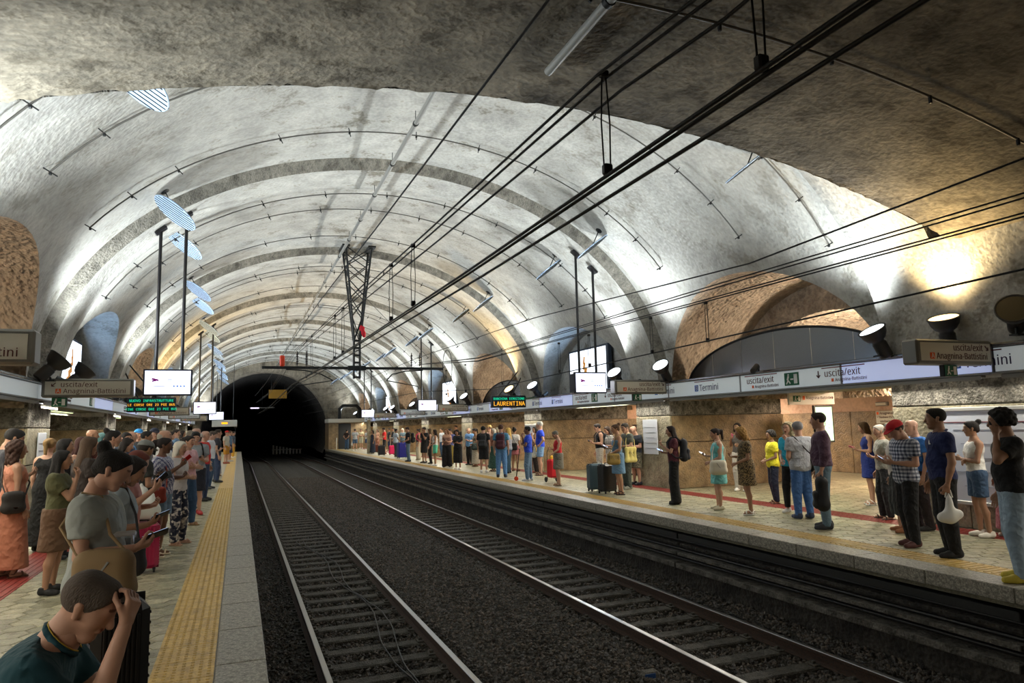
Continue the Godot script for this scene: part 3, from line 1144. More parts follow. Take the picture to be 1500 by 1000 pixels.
func build_overhead() -> void:
	var V := func(x, y, z): return Vector3(x, y, z)
	var near := 5.0
	# track by the yellow studs
	wire([V.call(1.75, 4.15, near), V.call(1.75, 4.40, -3.7), V.call(1.75, 4.58, -9.85), V.call(1.75, 4.83, -16.9), V.call(1.70, 4.9, -24.0), V.call(1.5, 4.7, -45.0), V.call(1.3, 4.9, END_Z)], 0.011, "black feeder wire highest over the track by the yellow studs")
	for k in 3:
		var dx: float = [-0.03, 0.03, 0.10][k]
		var dy: float = [0.0, 0.0, -0.07][k]
		wire([V.call(1.72 + dx, 3.46 + dy, near), V.call(1.75 + dx, 3.49 + dy, -2.2), V.call(1.75 + dx, 3.58 + dy, -3.05), V.call(1.75 + dx, 3.71 + dy, -6.65), V.call(1.75 + dx, 4.13 + dy, -16.8), V.call(1.72 + dx, 4.42 + dy, -24.0), V.call(1.6 + dx, 4.0, -45.0), V.call(1.4 + dx, 4.3, END_Z)], 0.009, "black messenger wire over the track by the yellow studs, %s of three" % ["outer", "middle", "lower"][k])
	for k in 3:
		var dx: float = [-0.02, 0.02, 0.16][k]
		wire([V.call(1.72 + dx, 3.0, near), V.call(1.75 + dx, 3.01, -1.4), V.call(1.75 + dx, 3.03, -5.5), V.call(1.75 + dx, 3.18, -16.7), V.call(1.6 + dx, 3.25, -24.0), V.call(1.75 + dx, 3.25, -45.0), V.call(1.5 + dx, 3.25, END_Z)], 0.010, "black contact wire over the track by the yellow studs, %s of three" % ["outer", "middle", "inner"][k])
	for z in [-1.9, -3.05, -7.4, -8.6, -13.0, -14.2, -19.0, -20.5]:
		var ya := lerpf(3.55, 4.35, clampf((-z - 2.2) / 20.0, 0.0, 1.0))
		var yb := lerpf(3.01, 3.24, clampf((-z) / 22.0, 0.0, 1.0))
		dropper(1.75, ya, yb, z, "over the track by the yellow studs")
	# track by the cable trays
	wire([V.call(5.7, 3.95, near), V.call(5.85, 3.80, -3.5), V.call(5.85, 3.68, -6.8), V.call(5.9, 4.05, -13.7), V.call(5.85, 4.2, -24.0), V.call(5.6, 4.1, -45.0), V.call(5.4, 4.3, END_Z)], 0.010, "black feeder wire highest over the track by the cable trays")
	for k in 4:
		var dy: float = [0.02, 0.06, -0.10, -0.13][k]
		wire([V.call(5.8, 3.44 + dy, near), V.call(5.85, 3.46 + dy, -3.5), V.call(5.85, 3.49 + dy, -8.2), V.call(5.85, 3.52 + dy * 0.5, -17.4), V.call(5.85, 3.95, -24.0), V.call(5.7, 3.6, -45.0), V.call(5.4, 3.9, END_Z)], 0.008, "black messenger wire over the track by the cable trays, %s of four" % ["upper", "topmost", "lower", "lowest"][k])
	wire([V.call(5.6, 2.92, near), V.call(5.8, 2.90, -3.5), V.call(6.0, 2.84, -8.4), V.call(6.15, 2.72, -17.5), V.call(5.9, 3.0, -24.0), V.call(5.9, 3.1, -45.0), V.call(5.6, 3.2, END_Z)], 0.010, "single black contact wire over the track by the cable trays")
	for z in [-7.9, -9.3, -11.4, -12.7, -16.0, -19.0, -21.0]:
		dropper(6.0, 3.38 if z > -15 else 3.5, lerpf(2.86, 2.74, clampf((-z - 6) / 12.0, 0, 1)), z, "over the track by the cable trays")
	mast(Vector3(3.7, 0, -24.0), "lattice mast hung from the vault, a red cloth caught in it")

func dropper(x: float, ya: float, yb: float, z: float, where: String) -> void:
	var o := base("dropper", Vector3(x, yb, z))
	tag(o, "thin double dropper wire hanging between overhead wires " + where, "dropper", "droppers " + where)
	var mb := MB.new()
	for q in [-0.018, 0.018]:
		mb.tube([Vector3(q, 0, 0), Vector3(q * 1.4, (ya - yb) * 0.5, 0), Vector3(q * 0.6, ya - yb, 0)], 0.0045, 5)
	put(mb.mesh(), "wires", M.wire, o)
	mb = MB.new()
	mb.box(Vector3(0, 0.02, 0), Vector3(0.05, 0.06, 0.04), Basis.IDENTITY, 0.008)
	mb.box(Vector3(0, ya - yb, 0), Vector3(0.05, 0.04, 0.04), Basis.IDENTITY, 0.008)
	put(mb.mesh(), "clamp", M.black, o)

func insulator(parent: Node, at: Vector3, h: float) -> void:
	var mb := MB.new()
	var prof := [Vector2(0.012, 0.0)]
	for k in 5:
		prof.append(Vector2(0.02, h * (0.1 + 0.16 * k)))
		prof.append(Vector2(0.05, h * (0.16 + 0.16 * k)))
		prof.append(Vector2(0.02, h * (0.2 + 0.16 * k)))
	prof.append(Vector2(0.012, h))
	mb.lathe(prof, 10, Transform3D(Basis.IDENTITY, at))
	put(mb.mesh(), "insulator", paint(Color(0.16, 0.13, 0.12), 0.3), parent)

func mast(at: Vector3, label: String) -> void:
	var o := base("catenary_mast", at)
	tag(o, label, "mast")
	var bar := func(a: Vector3, b: Vector3, r: float, called: String, m: Material):
		var mb := MB.new()
		mb.tube([a, b], r, 6)
		put(mb.mesh(), called, m, o)
	var top := 7.95
	var bot := 4.75
	var corner := func(sx: float, sz: float, y: float):
		var u := (y - bot) / (top - bot)
		return Vector3(sx * lerpf(0.10, 0.44, u), y, sz * lerpf(0.10, 0.40, u))
	for sx: float in [-1.0, 1.0]:
		for sz: float in [-1.0, 1.0]:
			bar.call(corner.call(sx, sz, bot), corner.call(sx, sz, top), 0.035, "chord", M.dark_metal)
	for k in 5:
		var y0: float = lerpf(bot, top, pow(k / 5.0, 0.85))
		var y1: float = lerpf(bot, top, pow((k + 1) / 5.0, 0.85))
		for f in 4:
			var c0: Array = [[-1, -1], [1, -1], [1, 1], [-1, 1]][f]
			var c1: Array = [[1, -1], [1, 1], [-1, 1], [-1, -1]][f]
			bar.call(corner.call(c0[0], c0[1], y0), corner.call(c1[0], c1[1], y1), 0.018, "lattice_bar", M.dark_metal)
			bar.call(corner.call(c1[0], c1[1], y0), corner.call(c0[0], c0[1], y1), 0.018, "lattice_bar", M.dark_metal)
	for sx: float in [-1.0, 1.0]:
		var mb := MB.new()
		mb.box(Vector3(sx * 0.44, top + 0.02, 0), Vector3(0.26, 0.06, 1.0), Basis.IDENTITY, 0.01)
		put(mb.mesh(), "mounting_plate", M.dark_metal, o)
	# slotted foot of the mast
	var foot := MB.new()
	for sx: float in [-1.0, 1.0]:
		foot.box(Vector3(sx * 0.10, 4.12, 0), Vector3(0.05, 1.35, 0.18), Basis.IDENTITY, 0.006)
	for k in 6:
		foot.box(Vector3(0, 3.5 + 0.25 * k, 0), Vector3(0.2, 0.06, 0.14), Basis.IDENTITY, 0.006)
	put(foot.mesh(), "slotted_foot", M.dark_metal, o)
	# cross arm
	var arm := MB.new()
	arm.box(Vector3(0, 3.81, 0), Vector3(6.1, 0.09, 0.07), Basis.IDENTITY, 0.008)
	arm.box(Vector3(0, 3.81, 0), Vector3(0.6, 0.16, 0.16), Basis.IDENTITY, 0.01)
	put(arm.mesh(), "cross_arm", M.dark_metal, o)
	for q in [-1.95, -1.65, 1.9, 2.2]:
		insulator(o, Vector3(q, 3.86, 0), 0.5)
	# registration arms
	for s: float in [-1.0, 1.0]:
		var pa := MB.new()
		pa.tube([Vector3(s * 2.3, 3.75, 0), Vector3(s * 1.7, 3.72, 0.02), Vector3(s * 1.2, 3.6, 0.05), Vector3(s * 0.9 + 0.1, 3.38, 0.1)], 0.022, 6)
		pa.tube([Vector3(s * 0.9 + 0.1, 3.38, 0.1), Vector3(s * 2.1, 3.18, 0.1), Vector3(s * 2.15, 3.08, 0.1)], 0.018, 6)
		put(pa.mesh(), "registration_arm", M.dark_metal, o)
	# stay wires
	bar.call(Vector3(0.2, 6.35, 0), Vector3(2.15, 4.4, 0.0), 0.008, "stay_wire", M.wire)
	bar.call(Vector3(-0.2, 6.35, 0), Vector3(-1.9, 4.4, 0.0), 0.008, "stay_wire", M.wire)
	var ring := MB.new()
	var pts := []
	for k in 25:
		pts.append(Vector3(3.15 + 0.17 * cos(TAU * k / 24.0), 3.85 + 0.62 * sin(TAU * k / 24.0), 0.2))
	ring.tube(pts, 0.012, 5, false)
	put(ring.mesh(), "cable_loop", M.wire, o)
	var cloth := MB.new()
	cloth.lathe([Vector2(0.001, -0.16), Vector2(0.05, -0.12), Vector2(0.09, 0.0), Vector2(0.07, 0.1), Vector2(0.11, 0.18), Vector2(0.05, 0.28), Vector2(0.001, 0.3)], 9, Transform3D(Basis.IDENTITY.rotated(Vector3.BACK, 0.3), Vector3(0.2, 5.0, 0.12)))
	put(cloth.mesh(), "red_cloth", paint(Color(0.75, 0.06, 0.14), 0.8), o)
	var ob := MB.new()
	ob.box(Vector3(-2.42, 4.03, 0), Vector3(0.16, 0.36, 0.12), Basis.IDENTITY, 0.03)
	put(ob.mesh(), "orange_box", paint(Color(0.85, 0.22, 0.05), 0.5), o)

# ---- signs, screens and boards
const FACE_LEFT := Basis(Vector3(0, 0, -1), Vector3(0, 1, 0), Vector3(1, 0, 0))   # text on a face that looks towards +x
const FACE_RIGHT := Basis(Vector3(0, 0, 1), Vector3(0, 1, 0), Vector3(-1, 0, 0))  # text on a face that looks towards -x
const FACE_CAM := Basis.IDENTITY

func plate(parent: Node, ctr: Vector3, size: Vector3, m: Material, called: String) -> void:
	var mb := MB.new()
	mb.box(ctr, size)
	put(mb.mesh(), called, m, parent)

func arrow(parent: Node, at: Vector3, b: Basis, size: float, turn: float, m: Material) -> void:
	# turn 0 points along the reading direction
	var r := b.rotated(b.z.normalized(), turn)
	var mb := MB.new()
	mb.box(at, Vector3(size, size * 0.16, 0.006), r)
	for q: float in [-1.0, 1.0]:
		mb.box(at + r * Vector3(size * 0.33, q * size * 0.17, 0), Vector3(size * 0.52, size * 0.16, 0.006), r.rotated(r.z.normalized(), -q * 0.75))
	put(mb.mesh(), "arrow", m, parent)

func exit_symbol(parent: Node, at: Vector3, b: Basis, h: float) -> void:
	# green plate with a running figure and a door
	var w := h * 1.5
	var mb := MB.new()
	mb.box(at, Vector3(w, h, 0.012), b)
	put(mb.mesh(), "exit_plate", M.sign_green, parent)
	mb = MB.new()
	mb.box(at + b * Vector3(w * 0.30, 0, 0.007), Vector3(w * 0.24, h * 0.74, 0.006), b)
	mb.box(at + b * Vector3(w * 0.04, -h * 0.02, 0.007), Vector3(w * 0.20, h * 0.10, 0.006), b)
	mb.box(at + b * Vector3(-w * 0.24, h * 0.08, 0.007), Vector3(w * 0.11, h * 0.36, 0.006), b.rotated(b.z, -0.35))
	mb.box(at + b * Vector3(-w * 0.16, -h * 0.22, 0.007), Vector3(w * 0.07, h * 0.34, 0.006), b.rotated(b.z, 0.7))
	mb.box(at + b * Vector3(-w * 0.30, -h * 0.24, 0.007), Vector3(w * 0.07, h * 0.34, 0.006), b.rotated(b.z, -0.6))
	mb.box(at + b * Vector3(-w * 0.20, h * 0.34, 0.007), Vector3(w * 0.09, h * 0.13, 0.006), b)
	put(mb.mesh(), "exit_figure", M.white, parent)

func fascia(s: float, z0: float, z1: float, k: int) -> void:
	var x := XC + s * 7.02
	var y0 := 2.36 if s > 0 else 2.44
	var y1 := 2.76
	var h := y1 - y0
	var len := z0 - z1
	var o := base("sign_fascia", Vector3(x, y0, z0))
	var ord: String = ["at the near end", "first beyond the low arch", "second beyond the low arch", "third beyond the low arch", "fourth beyond the low arch", "fifth beyond the low arch", "sixth beyond the low arch", "seventh beyond the low arch"][k]
	tag(o, "long white lit sign band over the %s, %s" % ["pink walled passages" if s > 0 else "brown walled passages", ord], "sign band", "sign bands")
	var mb := MB.new()
	mb.box(Vector3(s * 0.07, h * 0.5, -len * 0.5), Vector3(0.12, h, len - 0.01), Basis.IDENTITY, 0.01)
	put(mb.mesh(), "housing", M.dull_steel, o)
	mb = MB.new()
	mb.box(Vector3(-s * 0.02, h + 0.015, -len * 0.5), Vector3(0.16, 0.05, len - 0.01), Basis.IDENTITY, 0.012)
	put(mb.mesh(), "top_rail", M.steel, o)
	mb = MB.new()
	mb.box(Vector3(-s * 0.01, 0.0, -len * 0.5), Vector3(0.14, 0.03, len - 0.01), Basis.IDENTITY, 0.008)
	put(mb.mesh(), "bottom_rail", M.dull_steel, o)
	var pieces := 3
	for q in pieces:
		var lp := len / pieces
		var lit := (q + k) % 3 == 1
		mb = MB.new()
		mb.box(Vector3(s * 0.005, h * 0.5, -lp * (q + 0.5)), Vector3(0.02, h - 0.05, lp - 0.06), Basis.IDENTITY, 0.004)
		put(mb.mesh(), "face_panel", M.sign_lit if lit else M.band_face, o)
	# writing faces the tracks
	var b := FACE_RIGHT if s > 0 else FACE_LEFT
	var f := -s * 0.012
	var along := 1.0 if s > 0 else -1.0     # reading direction along z
	var at := func(u: float, v: float): return Vector3(f, v, -u)
	if s > 0:
		# reads from far to near
		var items := [[0.14, "termini_b"], [0.36, "exit"], [0.52, "symbol"], [0.62, "exit_arrow"], [0.93, "termini"]]
		for it in items:
			var u: float = len * (1.0 - it[0])
			match it[1]:
				"termini", "termini_b":
					plate(o, at.call(u - 0.36, h - 0.055), Vector3(0.006, 0.018, 0.78), M.sign_red, "red_line")
					plate(o, at.call(u - 0.04, h * 0.48), Vector3(0.008, 0.15, 0.13), M.sign_blue, "blue_letter_plate")
					words("B", 0.11, M.white, o, at.call(u - 0.005, h * 0.48) + Vector3(-0.006, 0, 0), b)
					words("Termini", 0.15, paint(Color(0.20, 0.18, 0.34), 0.6), o, at.call(u - 0.16, h * 0.48), b)
				"exit", "exit_arrow":
					plate(o, at.call(u - 0.45, h - 0.055), Vector3(0.006, 0.018, 1.0), M.sign_red, "red_line")
					words("uscita/exit", 0.13, M.sign_brown, o, at.call(u, h * 0.60), b)
					if it[1] == "exit_arrow": arrow(o, at.call(u + 0.14, h * 0.60), b, 0.13, -PI / 2, M.sign_brown)
					plate(o, at.call(u - 0.20, h * 0.27), Vector3(0.006, 0.06, 0.05), M.sign_orange, "orange_plate")
					words("Anagnina-Battistini", 0.06, M.sign_brown, o, at.call(u - 0.26, h * 0.27), b)
				"symbol":
					exit_symbol(o, at.call(u, h * 0.5), b, 0.26)
	else:
		var u1: float = len * 0.25
		words("uscita/exit", 0.12, M.sign_brown, o, at.call(u1, h * 0.62), b)
		words("Anagnina-Battistini", 0.055, M.sign_brown, o, at.call(u1, h * 0.3), b)
		exit_symbol(o, at.call(len * 0.6, h * 0.5), b, 0.2)

func cross_sign(s: float, z: float, k: int) -> void:
	# box sign standing out from the fascia, facing along the platform
	var x0 := XC + s * 6.95
	var w := 1.55
	var o := base("cross_sign", Vector3(x0 - s * w * 0.5, 2.50, z))
	var ord: String = ["at the near end", "at the second rib", "at the third rib", "at the fourth rib", "at the fifth rib", "at the sixth rib", "at the seventh rib"][k]
	tag(o, "grey framed exit sign with orange plate, %s side, %s" % ["pink walled" if s > 0 else "brown walled", ord], "sign", "exit signs across the platforms")
	var mb := MB.new()
	mb.box(Vector3(0, 0.16, -0.12), Vector3(w, 0.36, 0.26), Basis.IDENTITY, 0.025)
	put(mb.mesh(), "frame", M.sign_frame, o)
	mb = MB.new()
	mb.box(Vector3(0, 0.16, 0.012), Vector3(w - 0.12, 0.26, 0.012))
	var fc := put(mb.mesh(), "face", M.sign_face, o)
	var right := s > 0
	words("uscita/exit", 0.095, M.sign_brown, fc, Vector3(w * 0.36 if right else -w * 0.30, 0.225, 0.020), FACE_CAM, "lettering", HORIZONTAL_ALIGNMENT_RIGHT if right else HORIZONTAL_ALIGNMENT_LEFT)
	arrow(o, Vector3(w * 0.41 if right else -w * 0.37, 0.225, 0.02), FACE_CAM, 0.09, -PI / 4 if right else -PI * 0.75, M.sign_brown)
	var lx := -w * 0.5 + 0.28
	plate(o, Vector3(lx, 0.10, 0.02), Vector3(0.09, 0.09, 0.006), M.sign_orange, "orange_letter_plate")
	words("A", 0.07, M.white, fc, Vector3(lx, 0.10, 0.026), FACE_CAM, "lettering", HORIZONTAL_ALIGNMENT_CENTER)
	words("Anagnina-Battistini", 0.088, M.sign_brown, fc, Vector3(lx + 0.08, 0.10, 0.020), FACE_CAM)
	if k < 3:
		var e := base("exit_light", Vector3(x0 - s * (0.9 if s > 0 else 0.3), 2.40, z + 0.02))
		tag(e, "green running figure plate below the exit sign %s, %s" % [ord, "pink walled side" if s > 0 else "brown walled side"], "exit sign", "exit plates")
		exit_symbol(e, Vector3(0, -0.01, -0.02), FACE_CAM, 0.16)
		mb = MB.new()
		mb.box(Vector3(0, -0.01, -0.07), Vector3(0.25, 0.17, 0.08), Basis.IDENTITY, 0.008)
		put(mb.mesh(), "case", M.dark_metal, e)
		mb = MB.new()
		mb.box(Vector3(0, 0.08, -0.07), Vector3(0.05, 0.05, 0.05))
		put(mb.mesh(), "hanger", M.dark_metal, e)

func monitor(s: float, z: float, k: int) -> void:
	var x := XC + s * 5.15 + 0.03
	if s < 0: x = -1.42
	else: x = 8.6
	var o := base("hanging_monitor", Vector3(x, 2.55, z))
	tag(o, "flat screen on two long black poles, %s, %s" % ["pink walled side" if s > 0 else "brown walled side", ["nearer the low arch", "midway", "near the tunnel end"][k]], "monitor", "hanging monitors")
	var mb := MB.new()
	mb.box(Vector3(0, 0.27, -0.06), Vector3(0.94, 0.56, 0.09), Basis.IDENTITY, 0.012)
	mb.box(Vector3(-s * 0.0, 0.27, -0.24), Vector3(0.9, 0.5, 0.26), Basis.IDENTITY, 0.03)
	put(mb.mesh(), "casing", paint(Color(0.10, 0.11, 0.16), 0.5), o)
	mb = MB.new()
	mb.box(Vector3(0, 0.27, -0.008), Vector3(0.87, 0.49, 0.012))
	var sn := put(mb.mesh(), "screen", glow(Color(0.90, 0.92, 1.0), 0.95), o)
	mb = MB.new()
	mb.box(Vector3(-0.24, 0.33, 0.0), Vector3(0.13, 0.035, 0.004), Basis.IDENTITY.rotated(Vector3.BACK, -0.25))
	mb.box(Vector3(-0.26, 0.305, 0.0), Vector3(0.08, 0.03, 0.004), Basis.IDENTITY.rotated(Vector3.BACK, 0.25))
	put(mb.mesh(), "purple_mark", glow(Color(0.45, 0.06, 0.40), 0.5), sn)
	mb = MB.new()
	for q in 4: mb.lathe([Vector2(0.018, 0), Vector2(0.001, 0.002)], 12, Transform3D(Basis.IDENTITY.rotated(Vector3.RIGHT, PI / 2), Vector3(0.12 + 0.065 * q, 0.19, 0.0)))
	put(mb.mesh(), "round_icons", glow(Color(0.25, 0.42, 0.75), 0.6), sn)
	mb = MB.new()
	for q in 3: mb.box(Vector3(0.04, 0.37 - 0.035 * q, 0.0), Vector3([0.05, 0.09, 0.11][q], 0.012, 0.004))
	mb.box(Vector3(-0.16, 0.19, 0.0), Vector3(0.22, 0.012, 0.004))
	put(mb.mesh(), "text_lines", glow(Color(0.60, 0.62, 0.85), 0.6), sn)
	for q: float in [-0.25, 0.25]:
		var px := x + q
		var r := radii(z)
		var top := SPRING + r.y * sqrt(1.0 - pow((px - XC) / r.x, 2.0)) - 2.55
		mb = MB.new()
		mb.tube([Vector3(q, 0.5, -0.16), Vector3(q, top, -0.16)], 0.035, 8)
		mb.box(Vector3(q, top - 0.06, -0.16), Vector3(0.28, 0.06, 0.2), Basis.IDENTITY.rotated(Vector3.BACK, -s * 0.7), 0.01)
		put(mb.mesh(), "pole", paint(Color(0.06, 0.05, 0.06), 0.5), o)
	area(o, Vector3(0, 0.27, 0.02), Vector3.BACK, Vector2(0.85, 0.47), Color(0.9, 0.92, 1.0), 0.35, Vector3.UP)

func led_board(s: float, z: float, lines: Array, label: String) -> void:
	var x := 9.75 if s > 0 else -2.62
	var o := base("led_display", Vector3(x, 2.45, z))
	tag(o, label, "display")
	var mb := MB.new()
	mb.box(Vector3(0, 0.22, -0.1), Vector3(1.40, 0.46, 0.2), Basis.IDENTITY, 0.015)
	var cs := put(mb.mesh(), "case", paint(Color(0.03, 0.035, 0.035), 0.5), o)
	for l in lines:
		words(l[0], l[1], glow(l[3], 0.9), cs, Vector3(0, l[2], 0.004), FACE_CAM, "lit_lettering", HORIZONTAL_ALIGNMENT_CENTER, "Droid Sans Mono")
	for q in [-0.4, 0.15]:
		mb = MB.new()
		mb.tube([Vector3(q, 0.44, -0.1), Vector3(q * 0.3 + s * 0.95, 1.75, -0.4)], 0.022, 6)
		put(mb.mesh(), "stay_rod", M.dark_metal, o)
	mb = MB.new()
	mb.box(Vector3(s * 0.98, 1.74, -0.42), Vector3(0.16, 0.16, 0.1), Basis.IDENTITY, 0.02)
	put(mb.mesh(), "anchor_plate", M.dark_metal, o)

func lightbox(s: float, k: int) -> void:
	var zc := rib_z(k) - RIB_W - 3.4
	var x := XC + s * 7.72
	var o := base("advert_lightbox", Vector3(x, 2.62, zc - 0.35))
	tag(o, "white advertising lightbox with golden figure in the %s niche, %s" % [["", "second", "", "fourth", "", "sixth"][k], "pink walled side" if s > 0 else "brown walled side"], "lightbox", "advertising lightboxes")
	var mb := MB.new()
	mb.box(Vector3(0, 0.85, 0), Vector3(0.16, 1.75, 2.9), Basis.IDENTITY, 0.02)
	put(mb.mesh(), "frame", paint(Color(0.20, 0.24, 0.30), 0.5), o)
	mb = MB.new()
	mb.box(Vector3(-s * 0.08, 0.85, 0), Vector3(0.012, 1.6, 2.65))
	var lp := put(mb.mesh(), "light_panel", glow(Color(0.93, 0.96, 1.0), 1.1), o)
	# the printed motif, a golden curved figure
	mb = MB.new()
	var gold := glow(Color(0.62, 0.42, 0.16), 0.7)
	for q in 7:
		var u := q / 6.0
		mb.box(Vector3(-s * 0.09, 0.15 + 1.15 * u, (0.25 - 0.45 * u) + 0.1 * sin(u * 6.0)), Vector3(0.006, 0.26, 0.36 - 0.26 * u), Basis.IDENTITY.rotated(Vector3.RIGHT, 0.3))
	put(mb.mesh(), "golden_print", gold, lp)
	mb = MB.new()
	for q in 3: mb.box(Vector3(-s * 0.09, 0.12 + 0.1 * q, -0.05 + 0.18 * q), Vector3(0.005, 0.22, 0.2), Basis.IDENTITY.rotated(Vector3.RIGHT, -0.4))
	put(mb.mesh(), "rust_red_print", glow(Color(0.42, 0.12, 0.08), 0.5), lp)
	area(o, Vector3(-s * 0.11, 0.85, 0), Vector3(-s, 0, 0), Vector2(2.65, 1.6), Color(0.50, 0.76, 1.0), 3.5, Vector3.UP)

func notice(called: String, at: Vector3, size: Vector3, s: float, label: String, framed: bool) -> void:
	var o := base(called, at)
	tag(o, label, "notice")
	var mb := MB.new()
	mb.box(Vector3.ZERO, size, Basis.IDENTITY, 0.006)
	put(mb.mesh(), "sheet", M.paper, o)
	if framed:
		for q in 4:
			mb = MB.new()
			if q < 2: mb.box(Vector3(-s * 0.01, (q - 0.5) * size.y, 0), Vector3(0.05, 0.06, size.z + 0.06), Basis.IDENTITY, 0.008)
			else: mb.box(Vector3(-s * 0.01, 0, (q - 2.5) * size.z), Vector3(0.05, size.y + 0.06, 0.06), Basis.IDENTITY, 0.008)
			put(mb.mesh(), "frame_bar", paint(Color(0.72, 0.72, 0.70), 0.4, 0.3), o)
		mb = MB.new()
		mb.box(Vector3(-s * (size.x * 0.5 + 0.003), size.y * 0.36, 0), Vector3(0.004, 0.012, size.z * 0.92))
		put(mb.mesh(), "red_line", M.sign_red, o)
	mb = MB.new()
	for q in 5: mb.box(Vector3(-s * (size.x * 0.5 + 0.003), size.y * (0.28 - 0.15 * q), 0), Vector3(0.004, 0.012, size.z * (0.75 - 0.08 * (q % 3))))
	put(mb.mesh(), "print_lines", paint(Color(0.62, 0.64, 0.68), 0.7), o)

func build_signs() -> void:
	for s: float in [-1.0, 1.0]:
		fascia(s, BACK_Z - 0.1, RIB0 + 0.25, 0)
		for k in range(1, RIBS):
			fascia(s, rib_z(k - 1) + 0.25, rib_z(k) + (0.25 if k < RIBS - 1 or s < 0 else 3.4), k)
		for k in [0, 1, 3, 4, 5]:
			cross_sign(s, rib_z(k) + (0.3 if s > 0 or k > 0 else -1.0), k)
	for k in 3:
		for s: float in [-1.0, 1.0]:
			monitor(s, [-16.3, -33.5, -50.5][k], k)
	var teal := Color(0.05, 0.75, 0.55)
	var amber := Color(0.95, 0.66, 0.16)
	led_board(1.0, -25.3, [["BANCHINA DIREZIONE", 0.085, 0.33, teal], ["LAURENTINA", 0.155, 0.14, amber]], "black hanging display with green line over large amber LAURENTINA lettering")
	led_board(-1.0, -25.0, [["NUOVO INFRASTRUTTURE", 0.075, 0.35, teal], ["LE CORSE ORE 23 POI BUS", 0.07, 0.22, amber], ["FINE CORSE ORE 23 POI BUS", 0.07, 0.08, teal]], "black hanging display with three lines of green and amber lettering")
	for s: float in [-1.0, 1.0]:
		for k in [1, 3, 5]: lightbox(s, k)
	# stainless screens in the open lunettes
	for s: float in [-1.0, 1.0]:
		for k in [0, 2, 4, 6]:
			if k >= RIBS - 1: continue
			var zc := rib_z(k) - RIB_W - 3.4
			var o := base("steel_screen", Vector3(XC + s * 7.75, 2.5, zc))
			tag(o, "curved top stainless steel screen above the %s passage, %s" % [["first", "", "third", "", "fifth", "", "seventh"][k], "pink walled side" if s > 0 else "brown walled side"], "screen", "stainless screens")
			for c in 6:
				var mb := MB.new()
				var a := -3.3 + 1.1 * c
				var rows := [[], []]
				for j in 9:
					var z := a + 1.094 * j / 8.0
					rows[0].append(Vector3(0, 0.08, z))
					rows[1].append(Vector3(0, 0.08 + 1.15 * sqrt(maxf(0.0, 1.0 - pow(z / 3.32, 2.0))), z))
				mb.grid(rows, s < 0)
				put(mb.mesh(), "steel_panel", M.steel, o)
			var pts := []
			for j in 33:
				var z := lerpf(-3.3, 3.3, j / 32.0)
				pts.append(Vector3(0, 0.1 + 1.15 * sqrt(maxf(0.0, 1.0 - pow(z / 3.32, 2.0))), z))
			var tr := MB.new()
			tr.tube(pts, 0.03, 6)
			put(tr.mesh(), "edge_trim", M.dark_metal, o)
	# notices on the piers
	notice("notice_board", Vector3(XC + 7.17, 1.12, -6.9), Vector3(0.03, 1.45, 2.6), 1.0, "wide white notice board in a pale frame behind the person in the white vest", true)
	notice("pier_poster", Vector3(XC + 7.17, 1.35, rib_z(1) - 0.95), Vector3(0.02, 0.95, 0.72), 1.0, "white poster on the pier behind the person with the green folder", false)
	notice("pier_poster", Vector3(XC + 7.17, 1.2, rib_z(2) - 0.85), Vector3(0.03, 1.1, 1.3), 1.0, "framed pale notice on the pier beside the person in royal blue", true)
	notice("pier_poster", Vector3(XC - 7.17, 1.35, rib_z(1) - 0.95), Vector3(0.02, 0.95, 0.62), -1.0, "white poster on the pier behind the person in the black dress", false)
	notice("pier_poster", Vector3(XC - 7.17, 1.35, rib_z(2) - 0.85), Vector3(0.02, 1.0, 0.9), -1.0, "white poster with a red bar on the pier behind the waiting crowd", true)
	# hanging wayfinding signs and a lit timetable in the first passage
	var h := base("passage_sign", Vector3(XC + 10.3, 2.26, -14.0))
	tag(h, "cream hanging sign with green exit plate and arrow in the first passage", "sign")
	plate(h, Vector3.ZERO, Vector3(1.5, 0.30, 0.06), M.sign_face, "face")
	exit_symbol(h, Vector3(-0.5, 0, 0.035), FACE_CAM, 0.15)
	plate(h, Vector3(-0.27, 0.02, 0.033), Vector3(0.07, 0.10, 0.006), M.sign_orange, "orange_plate")
	words("Anagnina-Battistini", 0.075, M.sign_brown, h, Vector3(-0.2, 0.02, 0.032), FACE_CAM)
	arrow(h, Vector3(0.66, 0.02, 0.034), FACE_CAM, 0.1, 0.0, M.sign_brown)
	for q in [-0.6, 0.6]:
		plate(h, Vector3(q, 0.21, 0), Vector3(0.02, 0.18, 0.02), M.dark_metal, "hanger")
	var t := base("timetable_screen", Vector3(XC + 11.3, 1.25, -14.6))
	tag(t, "black framed lit timetable standing behind the person in the purple shirt", "screen")
	plate(t, Vector3(0, 0.35, -0.04), Vector3(0.66, 1.0, 0.06), M.black, "frame")
	plate(t, Vector3(0, 0.35, -0.005), Vector3(0.56, 0.9, 0.012), glow(Color(0.80, 0.98, 0.78), 0.9), "lit_sheet")
	plate(t, Vector3(0, -0.62, -0.04), Vector3(0.08, 1.26, 0.05), M.black, "post")
	words("17 :", 0.16, M.black, t, Vector3(-0.2, 0.3, 0.004), FACE_CAM)
	var e := base("wall_direction_sign", Vector3(XC + WALL - 0.055, 1.74, -15.4))
	tag(e, "pale direction panel with three lines and orange plate on the corridor wall", "sign")
	plate(e, Vector3.ZERO, Vector3(0.03, 0.38, 1.2), M.sign_face, "face")
	plate(e, Vector3(-0.02, 0.12, -0.53), Vector3(0.006, 0.08, 0.07), M.sign_orange, "orange_plate")
	words("Anagnina/Battistini", 0.075, M.sign_brown, e, Vector3(-0.02, 0.12, -0.46), FACE_RIGHT)
